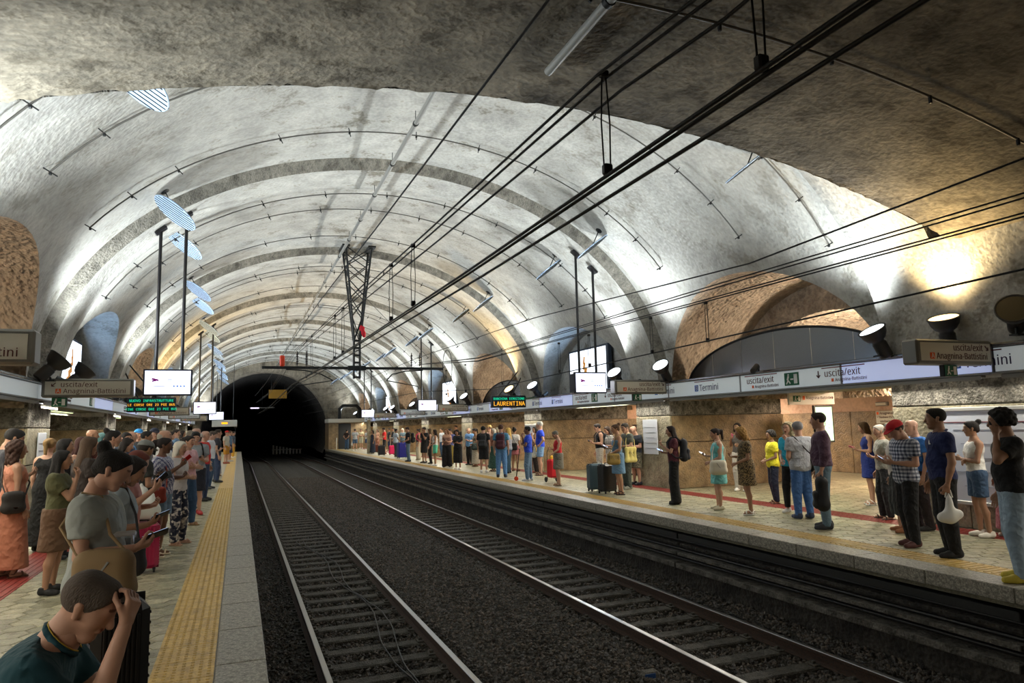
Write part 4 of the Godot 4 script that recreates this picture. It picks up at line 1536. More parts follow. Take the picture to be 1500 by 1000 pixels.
	words("+ Stazione FS/Train Station", 0.062, M.sign_brown, e, Vector3(-0.02, 0.0, -0.56), FACE_RIGHT)
	words("uscita/exit", 0.07, M.sign_brown, e, Vector3(-0.02, -0.12, -0.46), FACE_RIGHT)
	var g := base("wall_direction_sign", Vector3(XC + WALL - 0.03, 2.36, -14.75))
	tag(g, "pale arrow sign reading Stazione high on the corridor wall", "sign")
	plate(g, Vector3.ZERO, Vector3(0.03, 0.2, 1.4), M.sign_face, "face")
	words("Stazione", 0.12, M.sign_brown, g, Vector3(-0.02, 0, -0.4), FACE_RIGHT)
	arrow(g, Vector3(-0.02, 0, -0.52), FACE_RIGHT, 0.12, PI, M.sign_brown)
	var em := base("emergency_lamp", Vector3(XC + WALL - 0.06, 2.14, -15.75))
	tag(em, "small grey box lamp on the corridor wall beside the arrow sign", "lamp")
	var mb := MB.new()
	mb.box(Vector3.ZERO, Vector3(0.12, 0.12, 0.42), Basis.IDENTITY, 0.02)
	put(mb.mesh(), "case", M.dull_steel, em)
	mb = MB.new()
	mb.box(Vector3(-0.065, 0, 0), Vector3(0.012, 0.08, 0.36))
	put(mb.mesh(), "lens", M.sign_face, em)
	# small cylinder cameras on the fascia
	for c in [[1.0, -11.9], [1.0, -16.6], [1.0, -22.9], [-1.0, -16.2]]:
		var o := base("surveillance_camera", Vector3(XC + c[0] * 6.86, 2.80, c[1]))
		tag(o, "small cylinder camera on the sign band, %s" % {-11.9: "by the green exit plate", -16.6: "beside the lettering Termini", -22.9: "above the third passage screen", -16.2: "by the brown walls"}[c[1]], "camera", "surveillance cameras")
		var cb := aim(Vector3(-c[0] * 0.75, -0.45, 0.35 if c[0] > 0 else -0.2))
		var mc := MB.new()
		mc.lathe([Vector2(0.001, -0.13), Vector2(0.06, -0.13), Vector2(0.065, -0.12), Vector2(0.065, 0.12), Vector2(0.055, 0.13), Vector2(0.05, 0.11), Vector2(0.001, 0.11)], 14, Transform3D(cb, Vector3(-c[0] * 0.10, 0.03, 0)))
		put(mc.mesh(), "body", M.lamp_body, o)
		mc = MB.new()
		mc.tube([Vector3(0, -0.03, 0), Vector3(0, 0.03, 0), Vector3(-c[0] * 0.08, 0.04, 0)], 0.018, 6)
		put(mc.mesh(), "bracket", M.dark_metal, o)

# ---- conduits, pipes and discs on the vault
func build_vault_fittings() -> void:
	var order := ["first", "second", "third", "fourth", "fifth", "sixth", "seventh"]
	for k in RIBS - 1:
		for q in 3:
			var z: float = rib_z(k) - RIB_W + [0.05, -2.3, -5.2][q]
			if q == 0 and k == 0: z = rib_z(k) - RIB_W - 0.4
			var r := radii(z - 0.001 if q > 0 else z + 0.25)
			var o := base("vault_conduit", Vector3(XC, SPRING, z))
			tag(o, "thin conduit arching across the vault, %s, in the %s bay" % [["nearest the rib", "middle one", "last"][q], order[k]], "conduit", "conduits across the vault")
			var pts := []
			var lim := 1.0 if q > 0 else 1.12
			for i in 41:
				var a := lerpf(-lim, lim, i / 40.0)
				pts.append(Vector3((r.x - 0.10) * sin(a), (r.y - 0.10) * cos(a), 0))
			var mb := MB.new()
			mb.tube(pts, 0.014, 6)
			put(mb.mesh(), "tube", M.conduit, o)
			for i in [0, 3, 6, 12, 16, 20, 24, 28, 34, 37, 40]:
				var p: Vector3 = pts[i]
				mb = MB.new()
				mb.tube([p * 1.015, p * 0.985 + Vector3(0, -0.02, 0)], 0.010, 5)
				mb.box(p - Vector3(0, 0.03, 0), Vector3(0.04, 0.05, 0.04), Basis.IDENTITY, 0.008)
				put(mb.mesh(), "clip", M.dark_metal, o)
	# conduit under the low arch
	var lo := base("vault_conduit", Vector3(0, 0, -5.0))
	tag(lo, "thin dark conduit arching under the low arch with hanging clips", "conduit", "conduits across the vault")
	var pts := []
	for i in 41:
		var x := lerpf(-3.4, 10.3, i / 40.0)
		pts.append(Vector3(x, -13.85 + sqrt(19.4 * 19.4 - (x - 3.45) * (x - 3.45)) - 0.07, 0))
	var mb := MB.new()
	mb.tube(pts, 0.015, 6)
	put(mb.mesh(), "tube", M.conduit, lo)
	for i in range(2, 41, 4):
		mb = MB.new()
		mb.box(pts[i] + Vector3(0, -0.03, 0), Vector3(0.035, 0.09, 0.035), Basis.IDENTITY, 0.008)
		put(mb.mesh(), "clip", M.dark_metal, lo)
	# pale pipe along the crown
	var segs := [[-2.0, -6.3, 2.95, 5.44], [-7.4, END_Z, 3.05, 7.58]]
	for k in 2:
		var g: Array = segs[k]
		var o := base("crown_pipe", Vector3(g[2], g[3], g[0]))
		tag(o, ["pale pipe stub fixed under the low arch", "long pale pipe running along the crown of the vault"][k], "pipe", "crown pipes")
		mb = MB.new()
		mb.tube([Vector3.ZERO, Vector3(0, 0, g[1] - g[0])], 0.045, 10)
		put(mb.mesh(), "tube", M.pipe, o)
		var z := -0.8
		while z > g[1] - g[0]:
			mb = MB.new()
			mb.tube([Vector3(0, 0, z - 0.03), Vector3(0, 0, z + 0.03)], 0.058, 10)
			mb.tube([Vector3(0, 0.03, z), Vector3(0.0, 0.26 if k == 1 else 0.14, z)], 0.008, 5)
			put(mb.mesh(), "clamp", M.dark_metal, o)
			z -= 2.2
	# round reflector discs hung below the vault
	var glassy := StandardMaterial3D.new()
	glassy.albedo_color = Color(0.56, 0.64, 0.74)
	glassy.roughness = 0.35
	for s: float in [-1.0, 1.0]:
		for k in RIBS - 1:
			for q in 2:
				var z: float = rib_z(k) - RIB_W + [-0.35, -6.2][q]
				if k == 0 and q == 0: z = -9.4
				var x := XC + s * 4.75
				var o := base("reflector_disc", Vector3(x, 6.18, z))
				tag(o, "round pale reflector disc under the %s bay, %s end, %s" % [order[k], ["near", "far"][q], "pink walled side" if s > 0 else "brown walled side"], "reflector", "reflector discs")
				var tilt := Basis.IDENTITY.rotated(Vector3.BACK, s * 0.62).rotated(Vector3.RIGHT, -0.2)
				mb = MB.new()
				mb.lathe([Vector2(0.001, -0.012), Vector2(0.47, -0.012), Vector2(0.48, 0.0), Vector2(0.47, 0.012), Vector2(0.001, 0.012)], 28, Transform3D(tilt, Vector3.ZERO))
				var dn := put(mb.mesh(), "disc", glassy, o)
				mb = MB.new()
				for w in 9:
					var u := -0.4 + 0.1 * w
					var half := sqrt(0.46 * 0.46 - u * u)
					mb.tube([tilt * Vector3(-half, -0.016, u), tilt * Vector3(half, -0.016, u)], 0.008, 4)
				put(mb.mesh(), "louvre_bars", M.dark_metal, dn)
				var r := radii(z)
				var top := SPRING + r.y * sqrt(1.0 - pow((x + s * 0.2 - XC) / r.x, 2.0)) - 6.18
				mb = MB.new()
				mb.tube([tilt * Vector3(0, 0.01, 0), Vector3(s * 0.2, top, 0)], 0.012, 6)
				mb.lathe([Vector2(0.09, 0.0), Vector2(0.08, -0.025), Vector2(0.001, -0.03)], 12, Transform3D(Basis.IDENTITY.rotated(Vector3.BACK, -s * 0.7), Vector3(s * 0.2, top, 0)))
				put(mb.mesh(), "rod", M.dark_metal, o)

# ---- the tunnel end
func build_far_end() -> void:
	var w := base("tunnel")
	structure(w, "dark running tunnel beyond the end of the platforms", "tunnel")
	var mb := MB.new()
	var rows := [[], [], []]
	var cx := 2.3
	for i in 49:
		var a := lerpf(-PI * 0.6, PI * 0.6, i / 48.0)
		var ao := lerpf(-PI * 0.51, PI * 0.51, i / 48.0)
		rows[0].append(Vector3(XC + 7.3 * sin(ao), SPRING + 5.6 * cos(ao), END_Z))
		rows[1].append(Vector3(cx + 5.6 * sin(a), 1.6 + 5.6 * cos(a), END_Z - 0.3))
		rows[2].append(Vector3(cx + 5.5 * sin(a), 1.6 + 5.5 * cos(a), END_Z - 2.0))
	mb.grid(rows, false)
	put(mb.mesh(), "portal_ring", M.dark_plaster, w)
	mb = MB.new()
	rows = []
	for j in 24:
		var z := END_Z - 2.0 - 4.0 * j
		var row := []
		var bend := -0.0016 * pow(maxf(0.0, -z - 62.0), 2.0)
		for i in 33:
			var a := lerpf(-PI * 0.62, PI * 0.62, i / 32.0)
			var r := 5.5 - 0.45 * smoothstep(0.0, 2.0, j) + (0.12 if j % 2 == 0 else 0.0)
			row.append(Vector3(cx + 1.0 * smoothstep(0, 3, j) + bend + r * sin(a), 1.6 + (r - 0.5 * smoothstep(0, 4, j)) * cos(a), z))
		rows.append(row)
	mb.grid(rows, false)
	put(mb.mesh(), "tunnel_lining", M.soot, w)
	mb = MB.new()
	mb.box(Vector3(-10, 2, END_Z - 95.5), Vector3(30, 16, 0.3))
	put(mb.mesh(), "tunnel_bend", M.soot, w)
	# service room at the end of the platform by the pink walled passages
	var h := base("service_room", Vector3(9.1, 0, -65.2))
	tag(h, "small stone faced service room with a dark door at the platform end", "room")
	mb = MB.new()
	mb.box(Vector3(0, 1.3, 0), Vector3(3.4, 2.6, 2.6), Basis.IDENTITY, 0.02)
	put(mb.mesh(), "walls", M.travertine, h)
	mb = MB.new()
	mb.box(Vector3(0, 2.5, 0.1), Vector3(3.5, 0.34, 2.7), Basis.IDENTITY, 0.02)
	put(mb.mesh(), "white_band", M.sign_face, h)
	mb = MB.new()
	mb.box(Vector3(-0.3, 1.08, 1.305), Vector3(0.95, 2.16, 0.05), Basis.IDENTITY, 0.01)
	put(mb.mesh(), "door", paint(Color(0.10, 0.10, 0.10), 0.5), h)
	mb = MB.new()
	for q in 3: mb.box(Vector3(-0.3 + [-0.5, 0.5, 0.0][q], [1.1, 1.1, 2.2][q], 1.315), Vector3([0.08, 0.08, 1.08][q], [2.2, 2.2, 0.08][q], 0.05))
	put(mb.mesh(), "door_frame", M.dark_metal, h)
	# ducts on its roof
	var d := base("roof_duct", Vector3(9.4, 2.67, -65.0))
	tag(d, "dark bent duct standing on the roof of the service room", "duct")
	mb = MB.new()
	mb.tube([Vector3(-0.9, 0, 0), Vector3(-0.9, 0.9, 0), Vector3(-0.6, 1.2, 0), Vector3(0.6, 1.2, 0), Vector3(0.9, 0.9, 0), Vector3(0.9, 0, 0)], 0.16, 10)
	put(mb.mesh(), "duct", M.dark_metal, d)
	# railing post on the far platform
	var rl := base("platform_post", on_y(493, 658))
	tag(rl, "thin pale post standing at the far end of the platform", "post")
	mb = MB.new()
	mb.tube([Vector3.ZERO, Vector3(0, 1.0, 0)], 0.04, 8)
	put(mb.mesh(), "tube", M.sign_face, rl)
	var cp := base("platform_column", on_y(540, 664))
	tag(cp, "slim stone column on the far platform beside the person in red", "column")
	mb = MB.new()
	mb.box(Vector3(0, 1.18, 0), Vector3(0.22, 2.36, 0.22), Basis.IDENTITY, 0.015)
	put(mb.mesh(), "shaft", M.pale_stone, cp)
	# yellow panel, lamp and grille in the tunnel mouth
	var y := base("tunnel_notice", on_z(407, 577, END_Z - 4.0))
	tag(y, "dull yellow square notice hung in the tunnel mouth", "sign")
	mb = MB.new()
	mb.box(Vector3.ZERO, Vector3(1.65, 0.85, 0.12), Basis.IDENTITY, 0.02)
	put(mb.mesh(), "yellow_face", paint(Color(0.62, 0.46, 0.12), 0.6), y)
	mb = MB.new()
	for q in 2: mb.tube([Vector3(-0.6 + 1.2 * q, 0.4, 0), Vector3(-0.6 + 1.2 * q, 1.6, 0)], 0.02, 5)
	put(mb.mesh(), "hanger", M.dark_metal, y)
	var tl := base("tunnel_lamp", on_z(384, 597, END_Z - 8.0))
	tag(tl, "short white tube lamp glowing in the tunnel mouth", "lamp")
	mb = MB.new()
	mb.box(Vector3.ZERO, Vector3(2.4, 0.14, 0.14), Basis.IDENTITY, 0.02)
	put(mb.mesh(), "fitting", M.dull_steel, tl)
	mb = MB.new()
	mb.box(Vector3(-0.7, -0.03, 0.08), Vector3(0.8, 0.12, 0.06), Basis.IDENTITY, 0.02)
	put(mb.mesh(), "tube_glow", glow(Color(0.92, 0.86, 1.0), 1.2), tl)
	mb = MB.new()
	mb.tube([Vector3(0, 0.05, 0), Vector3(0, 2.5, 0)], 0.02, 5)
	put(mb.mesh(), "hanger", M.dark_metal, tl)
	area(tl, Vector3(-0.7, -0.05, 0.13), Vector3(0, -0.5, 1), Vector2(0.8, 0.1), Color(0.92, 0.86, 1.0), 0.5, Vector3.UP)
	var gz := END_Z - 26.0
	var gr := base("tunnel_grille", Vector3(on_z(420, 663, gz).x, BED_Y, gz))
	tag(gr, "pale slatted barrier standing low in the dark tunnel", "barrier")
	var gh := on_z(400, 652, gz).y - BED_Y
	for q in 9:
		mb = MB.new()
		mb.box(Vector3(-1.6 + 0.4 * q, (gh - 0.08 * q) * 0.5, 0), Vector3(0.22, gh - 0.08 * q, 0.05), Basis.IDENTITY, 0.01)
		put(mb.mesh(), "slat", M.white, gr)
	mb = MB.new()
	mb.box(Vector3(0, gh * 0.5, -0.05), Vector3(3.6, 0.08, 0.04))
	put(mb.mesh(), "rail_bar", M.white, gr)
	var sp := on_z(345, 621, END_Z + 0.5)
	var sg := base("signal", sp)
	tag(sg, "small dark signal with a pale blue light at the end of the crowded platform", "signal")
	mb = MB.new()
	mb.box(Vector3(0, 0, 0), Vector3(0.24, 0.7, 0.2), Basis.IDENTITY, 0.03)
	put(mb.mesh(), "case", M.black, sg)
	mb = MB.new()
	mb.lathe([Vector2(0.07, 0.0), Vector2(0.001, 0.02)], 12, Transform3D(Basis.IDENTITY.rotated(Vector3.RIGHT, PI / 2), Vector3(0, -0.12, 0.105)))
	put(mb.mesh(), "blue_light", glow(Color(0.35, 0.85, 1.0), 1.2), sg)
	mb = MB.new()
	mb.tube([Vector3(0, -0.3, 0), Vector3(0, -sp.y, 0)], 0.04, 6)
	put(mb.mesh(), "post", M.dark_metal, sg)
	# amber board that ends the fascia over the crowd
	var ab := base("led_display", on_z(329, 620, -58.5))
	tag(ab, "small pale board with an amber light, last over the crowded platform", "display")
	mb = MB.new()
	mb.box(Vector3.ZERO, Vector3(1.8, 0.5, 0.14), Basis.IDENTITY, 0.02)
	put(mb.mesh(), "case", M.sign_face, ab)
	mb = MB.new()
	mb.box(Vector3(0.0, 0.02, 0.075), Vector3(0.42, 0.14, 0.01))
	put(mb.mesh(), "amber_light", glow(Color(1.0, 0.62, 0.05), 1.2), ab)
	mb = MB.new()
	for q in [-0.6, 0.6]: mb.tube([Vector3(q, 0.2, 0), Vector3(q, SPRING + 5.5 * sqrt(1.0 - pow((ab.position.x + q - XC) / 7.2, 2.0)) - ab.position.y, 0)], 0.02, 5)
	put(mb.mesh(), "hanger", M.dark_metal, ab)

# ---- smooth bodies: distance to tapered capsules, smooth minimum, surface nets
# a bone: [a, b, radius at a, radius at b, depth squeeze, smoothing, flat end]
func bone(a: Vector3, b: Vector3, ra: float, rb: float, kz := 1.0, k := 0.03, flat := false) -> Array:
	return [a, b, ra, rb, kz, k, flat]

func blob(bones: Array, cell: float, clips := []) -> Array:
	var lo := Vector3.ONE * 99.0
	var hi := Vector3.ONE * -99.0
	for b in bones:
		var r: float = maxf(b[2], b[3])
		var e := Vector3(r, r, r / b[4])
		lo = lo.min(b[0] - e).min(b[1] - e)
		hi = hi.max(b[0] + e).max(b[1] + e)
	lo -= Vector3.ONE * cell * 2.0
	hi += Vector3.ONE * cell * 2.0
	var nx := int((hi.x - lo.x) / cell) + 2
	var ny := int((hi.y - lo.y) / cell) + 2
	var nz := int((hi.z - lo.z) / cell) + 2
	var F := PackedFloat32Array()
	F.resize(nx * ny * nz)
	F.fill(9.0)
	for b in bones:
		var kz: float = b[4]
		var a: Vector3 = b[0]
		var c: Vector3 = b[1]
		var ra: float = b[2]
		var dr: float = b[3] - b[2]
		var k: float = b[5]
		var flat: bool = b[6]
		var ext: float = maxf(b[2], b[3]) + k * 0.5 + cell * 1.6
		var blo := (a.min(c) - Vector3(ext, ext, ext / kz) - lo) / cell
		var bhi := (a.max(c) + Vector3(ext, ext, ext / kz) - lo) / cell
		var i0 := maxi(0, int(blo.x)); var i1 := mini(nx - 1, int(bhi.x) + 1)
		var j0 := maxi(0, int(blo.y)); var j1 := mini(ny - 1, int(bhi.y) + 1)
		var k0 := maxi(0, int(blo.z)); var k1 := mini(nz - 1, int(bhi.z) + 1)
		a.z *= kz
		c.z *= kz
		var ba := c - a
		var len := ba.length()
		var inv := 1.0 / maxf(ba.dot(ba), 1e-9)
		for kk in range(k0, k1 + 1):
			var pz := (lo.z + kk * cell) * kz - a.z
			for jj in range(j0, j1 + 1):
				var py := lo.y + jj * cell - a.y
				var at := (kk * ny + jj) * nx + i0
				var px := lo.x + i0 * cell - a.x
				for ii in range(i0, i1 + 1):
					var q := Vector3(px, py, pz)
					var tt := q.dot(ba) * inv
					var t := clampf(tt, 0.0, 1.0)
					var d := (q - ba * t).length() - ra - dr * t
					if flat:
						d = maxf(d, (tt - 1.0) * len)
					var old := F[at]
					var h := k - absf(old - d)
					if h > 0.0: F[at] = minf(old, d) - h * h * 0.25 / k
					elif d < old: F[at] = d
					at += 1
					px += cell
	for cl in clips:
		var n: Vector3 = cl[0]
		var cc: float = cl[1]
		for kk in nz:
			for jj in ny:
				var at := (kk * ny + jj) * nx
				var base_d := n.y * (lo.y + jj * cell) + n.z * (lo.z + kk * cell) - cc + n.x * lo.x
				if n.x == 0.0:
					if base_d < -cell * 2.0: continue
					for ii in nx:
						if F[at] < base_d: F[at] = base_d
						at += 1
				else:
					for ii in nx:
						var d := base_d + n.x * ii * cell
						if F[at] < d: F[at] = d
						at += 1
	# surface nets
	var V := PackedVector3Array()
	var N := PackedVector3Array()
	var I := PackedInt32Array()
	var id := PackedInt32Array()
	id.resize(nx * ny * nz)
	id.fill(-1)
	var sy := nx
	var sz := nx * ny
	var off := PackedInt32Array([0, 1, sy, sy + 1, sz, sz + 1, sz + sy, sz + sy + 1])
	var ea := PackedInt32Array([0, 2, 4, 6, 0, 1, 4, 5, 0, 1, 2, 3])
	var eb := PackedInt32Array([1, 3, 5, 7, 2, 3, 6, 7, 4, 5, 6, 7])
	var g := PackedFloat32Array()
	g.resize(8)
	var skip := cell * 4.0
	for kk in nz - 1:
		for jj in ny - 1:
			var at := kk * sz + jj * sy
			for ii in nx - 1:
				var f0 := F[at]
				if f0 < skip and f0 > -skip:
					var neg := 0
					for c in 8:
						var fv := F[at + off[c]]
						g[c] = fv
						if fv < 0.0: neg += 1
					if neg > 0 and neg < 8:
						var sum := Vector3.ZERO
						var cnt := 0
						for e in 12:
							var fa := g[ea[e]]
							var fb := g[eb[e]]
							if (fa < 0.0) != (fb < 0.0):
								var u := fa / (fa - fb)
								var ca := ea[e]
								var p := Vector3(ca & 1, (ca >> 1) & 1, ca >> 2)
								if e < 4: p.x += u
								elif e < 8: p.y += u
								else: p.z += u
								sum += p
								cnt += 1
						id[at] = V.size()
						V.append(lo + (Vector3(ii, jj, kk) + sum / cnt) * cell)
						N.append(Vector3.ZERO)
						if ii > 0 and jj > 0 and kk > 0:
							if (g[0] < 0.0) != (g[1] < 0.0):
								net_quad(V, N, I, id[at], id[at - sy], id[at - sy - sz], id[at - sz], g[0] < 0.0)
							if (g[0] < 0.0) != (g[2] < 0.0):
								net_quad(V, N, I, id[at], id[at - sz], id[at - sz - 1], id[at - 1], g[0] < 0.0)
							if (g[0] < 0.0) != (g[4] < 0.0):
								net_quad(V, N, I, id[at], id[at - 1], id[at - 1 - sy], id[at - sy], g[0] < 0.0)
				at += 1
	for i in N.size(): N[i] = N[i].normalized()
	return [V, N, I]

func net_quad(V: PackedVector3Array, N: PackedVector3Array, I: PackedInt32Array, a: int, b: int, c: int, d: int, inside: bool) -> void:
	if a < 0 or b < 0 or c < 0 or d < 0: return
	if not inside:
		var t := b
		b = d
		d = t
	# a b c d run anticlockwise seen from outside
	var n := (V[c] - V[a]).cross(V[d] - V[b])
	N[a] += n
	N[b] += n
	N[c] += n
	N[d] += n
	I.append(a); I.append(c); I.append(b)
	I.append(a); I.append(d); I.append(c)

# ---- heads, hands, hair and shoes are worked out once and reused
var proto := {}

func make_protos() -> void:
	for lod in 2:
		var cell: float = [0.0062, 0.012][lod]
		for sex in 2:
			var f := sex == 0
			var jaw := 0.030 if f else 0.037
			var B := [
				bone(Vector3(0, 0.035, -0.028), Vector3(0, 0.037, 0.022), 0.078, 0.074, 1.0, 0.03),
				bone(Vector3(0, -0.012, 0.028), Vector3(0, -0.088, 0.052), 0.064, jaw, 1.0, 0.035),
				bone(Vector3(-0.036, -0.02, 0.052), Vector3(0.036, -0.02, 0.052), 0.030, 0.030, 1.0, 0.03),
				bone(Vector3(-0.034, 0.035, 0.074), Vector3(0.034, 0.035, 0.074), 0.019, 0.019, 1.0, 0.02),
				bone(Vector3(0, 0.016, 0.092), Vector3(0, -0.026, 0.110), 0.008, 0.014 if f else 0.016, 1.0, 0.012),
				bone(Vector3(-0.018, -0.053, 0.088), Vector3(0.018, -0.053, 0.088), 0.010, 0.010, 1.0, 0.01),
				bone(Vector3(0.078, 0.016, -0.012), Vector3(0.076, -0.028, -0.004), 0.018, 0.011, 1.0, 0.008),
				bone(Vector3(-0.078, 0.016, -0.012), Vector3(-0.076, -0.028, -0.004), 0.018, 0.011, 1.0, 0.008),
				bone(Vector3(0, -0.05, -0.022), Vector3(0, -0.165, -0.036), 0.050 if f else 0.058, 0.052 if f else 0.062, 1.0, 0.03)]
			var r := blob(B, cell)
			var cols := PackedColorArray()
			for p: Vector3 in r[0]:
				var c := Color.WHITE
				if p.z > 0.085 and absf(p.y + 0.053) < 0.011 and absf(p.x) < 0.026: c = Color(0.72, 0.42, 0.40)
				elif p.z > 0.07 and absf(p.y - 0.040) < 0.006 and absf(absf(p.x) - 0.033) < 0.020: c = Color(0.28, 0.22, 0.2)
				cols.append(c)
			# eyes
			var mb := MB.new()
			mb.add([r[0], r[1], r[2], cols], Transform3D.IDENTITY)
			for sx: float in [-1.0, 1.0]:
				for e in 2:
					mb.col = [Color(1.4, 1.5, 1.6), Color(0.06, 0.05, 0.05)][e]
					var rad: float = [0.0125, 0.0068][e]
					var ctr := Vector3(sx * 0.033, 0.014, 0.0775 + (0.0 if e == 0 else 0.0082))
					var prof := []
					for q in 6: prof.append(Vector2(maxf(rad * sin(PI * q / 5.0), 0.0003), -rad * 0.8 * cos(PI * q / 5.0)))
					mb.lathe(prof, 8, Transform3D(Basis.IDENTITY, ctr))
			proto["head%d%d" % [sex, lod]] = [mb.v, mb.n, mb.idx, mb.c]
		# hands: wrist at the origin, fingers along -y, palm towards +z, thumb on +x
		var hc: float = [0.0048, 0.0095][lod]
		for grip in 2:
			var curl: float = [0.28, 0.85][grip]
			var B := []
			for fi in 4:
				var x: float = [0.030, 0.010, -0.011, -0.031][fi]
				var scale: float = [0.95, 1.05, 1.0, 0.8][fi]
				B.append(bone(Vector3(x * 0.45, -0.008, 0), Vector3(x, -0.085, 0), 0.016, 0.013, 1.0, 0.012))
				var p := Vector3(x, -0.085, 0)
				var a := curl * 0.7
				for sg in 3:
					var l: float = [0.042, 0.027, 0.021][sg] * scale
					var dir := Vector3(x * 0.6, -cos(a), sin(a)).normalized()
					var p2 := p + dir * l
					B.append(bone(p, p2, [0.0098, 0.0090, 0.0083][sg], [0.0090, 0.0083, 0.0072][sg], 1.0, 0.004))
					p = p2
					a += curl
			B.append(bone(Vector3(0.020, -0.025, 0.004), Vector3(0.047, -0.055, 0.016), 0.016, 0.012, 1.0, 0.012))
			B.append(bone(Vector3(0.047, -0.055, 0.016), Vector3(0.054, -0.082, 0.026 + 0.016 * grip), 0.0115, 0.0102, 1.0, 0.004))
			B.append(bone(Vector3(0.054, -0.082, 0.026 + 0.016 * grip), Vector3(0.050, -0.104, 0.036 + 0.02 * grip), 0.0102, 0.0085, 1.0, 0.004))
			B.append(bone(Vector3(0, 0.03, 0), Vector3(0, -0.02, 0), 0.024, 0.026, 1.2, 0.012))
			proto["hand%d%d" % [grip, lod]] = blob(B, hc)
	# hair
	var face := [Vector3(0, -0.60, 0.80), 0.022]
	var cap := bone(Vector3(0, 0.040, -0.030), Vector3(0, 0.044, 0.020), 0.090, 0.084)
	hair("short", [cap], [face, [Vector3(0, -1, -0.25), 0.045]])
	hair("long", [bone(cap[0], cap[1], 0.096, 0.088), bone(Vector3(0, 0.0, -0.055), Vector3(0, -0.30, -0.105), 0.092, 0.085, 1.5), bone(Vector3(0.075, 0.02, -0.02), Vector3(0.095, -0.24, -0.03), 0.028, 0.03), bone(Vector3(-0.075, 0.02, -0.02), Vector3(-0.095, -0.24, -0.03), 0.028, 0.03)], [[Vector3(0, -0.25, 0.97), 0.042]])
	hair("bob", [bone(cap[0], cap[1], 0.098, 0.090), bone(Vector3(0, -0.01, -0.05), Vector3(0, -0.12, -0.06), 0.095, 0.085, 1.2), bone(Vector3(0.08, 0.02, -0.02), Vector3(0.088, -0.09, -0.01), 0.028, 0.025), bone(Vector3(-0.08, 0.02, -0.02), Vector3(-0.088, -0.09, -0.01), 0.028, 0.025)], [[Vector3(0, -0.3, 0.95), 0.040]])
	hair("pony", [bone(cap[0], cap[1], 0.091, 0.084), bone(Vector3(0, 0.07, -0.11), Vector3(0, 0.05, -0.15), 0.028, 0.034), bone(Vector3(0, 0.05, -0.15), Vector3(0, -0.17, -0.15), 0.036, 0.022)], [face, [Vector3(0, -1, -0.5), 0.215]])
	hair("bun", [bone(cap[0], cap[1], 0.091, 0.084), bone(Vector3(0, 0.105, -0.105), Vector3(0.005, 0.118, -0.115), 0.044, 0.042, 1.0, 0.006), bone(Vector3(0, -0.02, -0.085), Vector3(0, -0.06, -0.075), 0.04, 0.02)], [face, [Vector3(0, -1, -0.3), 0.085]])
	var cb := [bone(cap[0], cap[1], 0.105, 0.095)]
	for k in 46:
		var a := k * 2.39996
		var y := 1.0 - 2.0 * (k + 0.5) / 60.0
		var rr := sqrt(1.0 - y * y)
		var p := Vector3(0, 0.03, -0.02) + Vector3(rr * cos(a), y * 0.95, rr * sin(a)) * 0.105
		cb.append(bone(p, p + Vector3(0.004, -0.012, 0), 0.030, 0.026, 1.0, 0.010))
	hair("curly", cb, [[Vector3(0, -0.42, 0.9), 0.040]])
	var cl := cb.duplicate()
	for k in 26:
		var a := k * 2.39996
		var p := Vector3(0.095 * cos(a), -0.03 - 0.0055 * k, -0.045 + 0.065 * sin(a))
		cl.append(bone(p, p + Vector3(0.006, -0.02, 0), 0.034, 0.028, 1.0, 0.010))
	hair("curls", cl, [[Vector3(0, -0.22, 0.97), 0.036]])
	hair("fringe", [bone(Vector3(0, 0.012, -0.035), Vector3(0, 0.012, -0.01), 0.087, 0.084)], [[Vector3(0, 0.9, 0.45), 0.020], [Vector3(0, -1, -0.25), 0.055], [Vector3(0, 0, 1), 0.02]])
	# headgear
	var mc := MB.new()
	var cr := blob([bone(Vector3(0, 0.045, -0.028), Vector3(0, 0.048, 0.022), 0.095, 0.091)], 0.008, [[Vector3(0, -1, 0.12), -0.052]])
	mc.add(cr, Transform3D.IDENTITY)
	mc.add(blob([bone(Vector3(0, 0.058, 0.06), Vector3(0, 0.046, 0.135), 0.078, 0.055)], 0.008, [[Vector3(0, 1, 0.16), 0.072], [Vector3(0, -1, -0.16), -0.060]]), Transform3D.IDENTITY)
	proto["cap"] = mc.mesh()
	mc = MB.new()
	mc.lathe([Vector2(0.15, 0.055), Vector2(0.145, 0.062), Vector2(0.098, 0.066), Vector2(0.094, 0.12), Vector2(0.075, 0.145), Vector2(0.001, 0.15)], 20, Transform3D(Basis.IDENTITY, Vector3(0, 0, -0.005)))
	proto["hat"] = mc.mesh()
	# shoes: heel behind, toe along +z, sole on y = 0, ankle over the origin
	var shoe := MB.new()
	shoe.add(blob([bone(Vector3(0, 0.045, -0.045), Vector3(0, 0.04, 0.06), 0.042, 0.042, 1.0, 0.03), bone(Vector3(0, 0.035, 0.06), Vector3(0, 0.03, 0.145), 0.046, 0.036, 1.0, 0.03), bone(Vector3(0, 0.06, -0.035), Vector3(0, 0.105, -0.03), 0.042, 0.044, 1.0, 0.03)], 0.012, [[Vector3(0, -1, 0), -0.004], [Vector3(0, 1, 0), 0.105]]), Transform3D.IDENTITY)
	proto["sneaker"] = shoe.mesh()
	shoe = MB.new()
	shoe.box(Vector3(0, 0.012, 0.05), Vector3(0.082, 0.024, 0.25), Basis.IDENTITY, 0.010)
	shoe.tube([Vector3(-0.042, 0.02, 0.10), Vector3(-0.03, 0.06, 0.10), Vector3(0, 0.072, 0.10), Vector3(0.03, 0.06, 0.10), Vector3(0.042, 0.02, 0.10)], 0.013, 6)
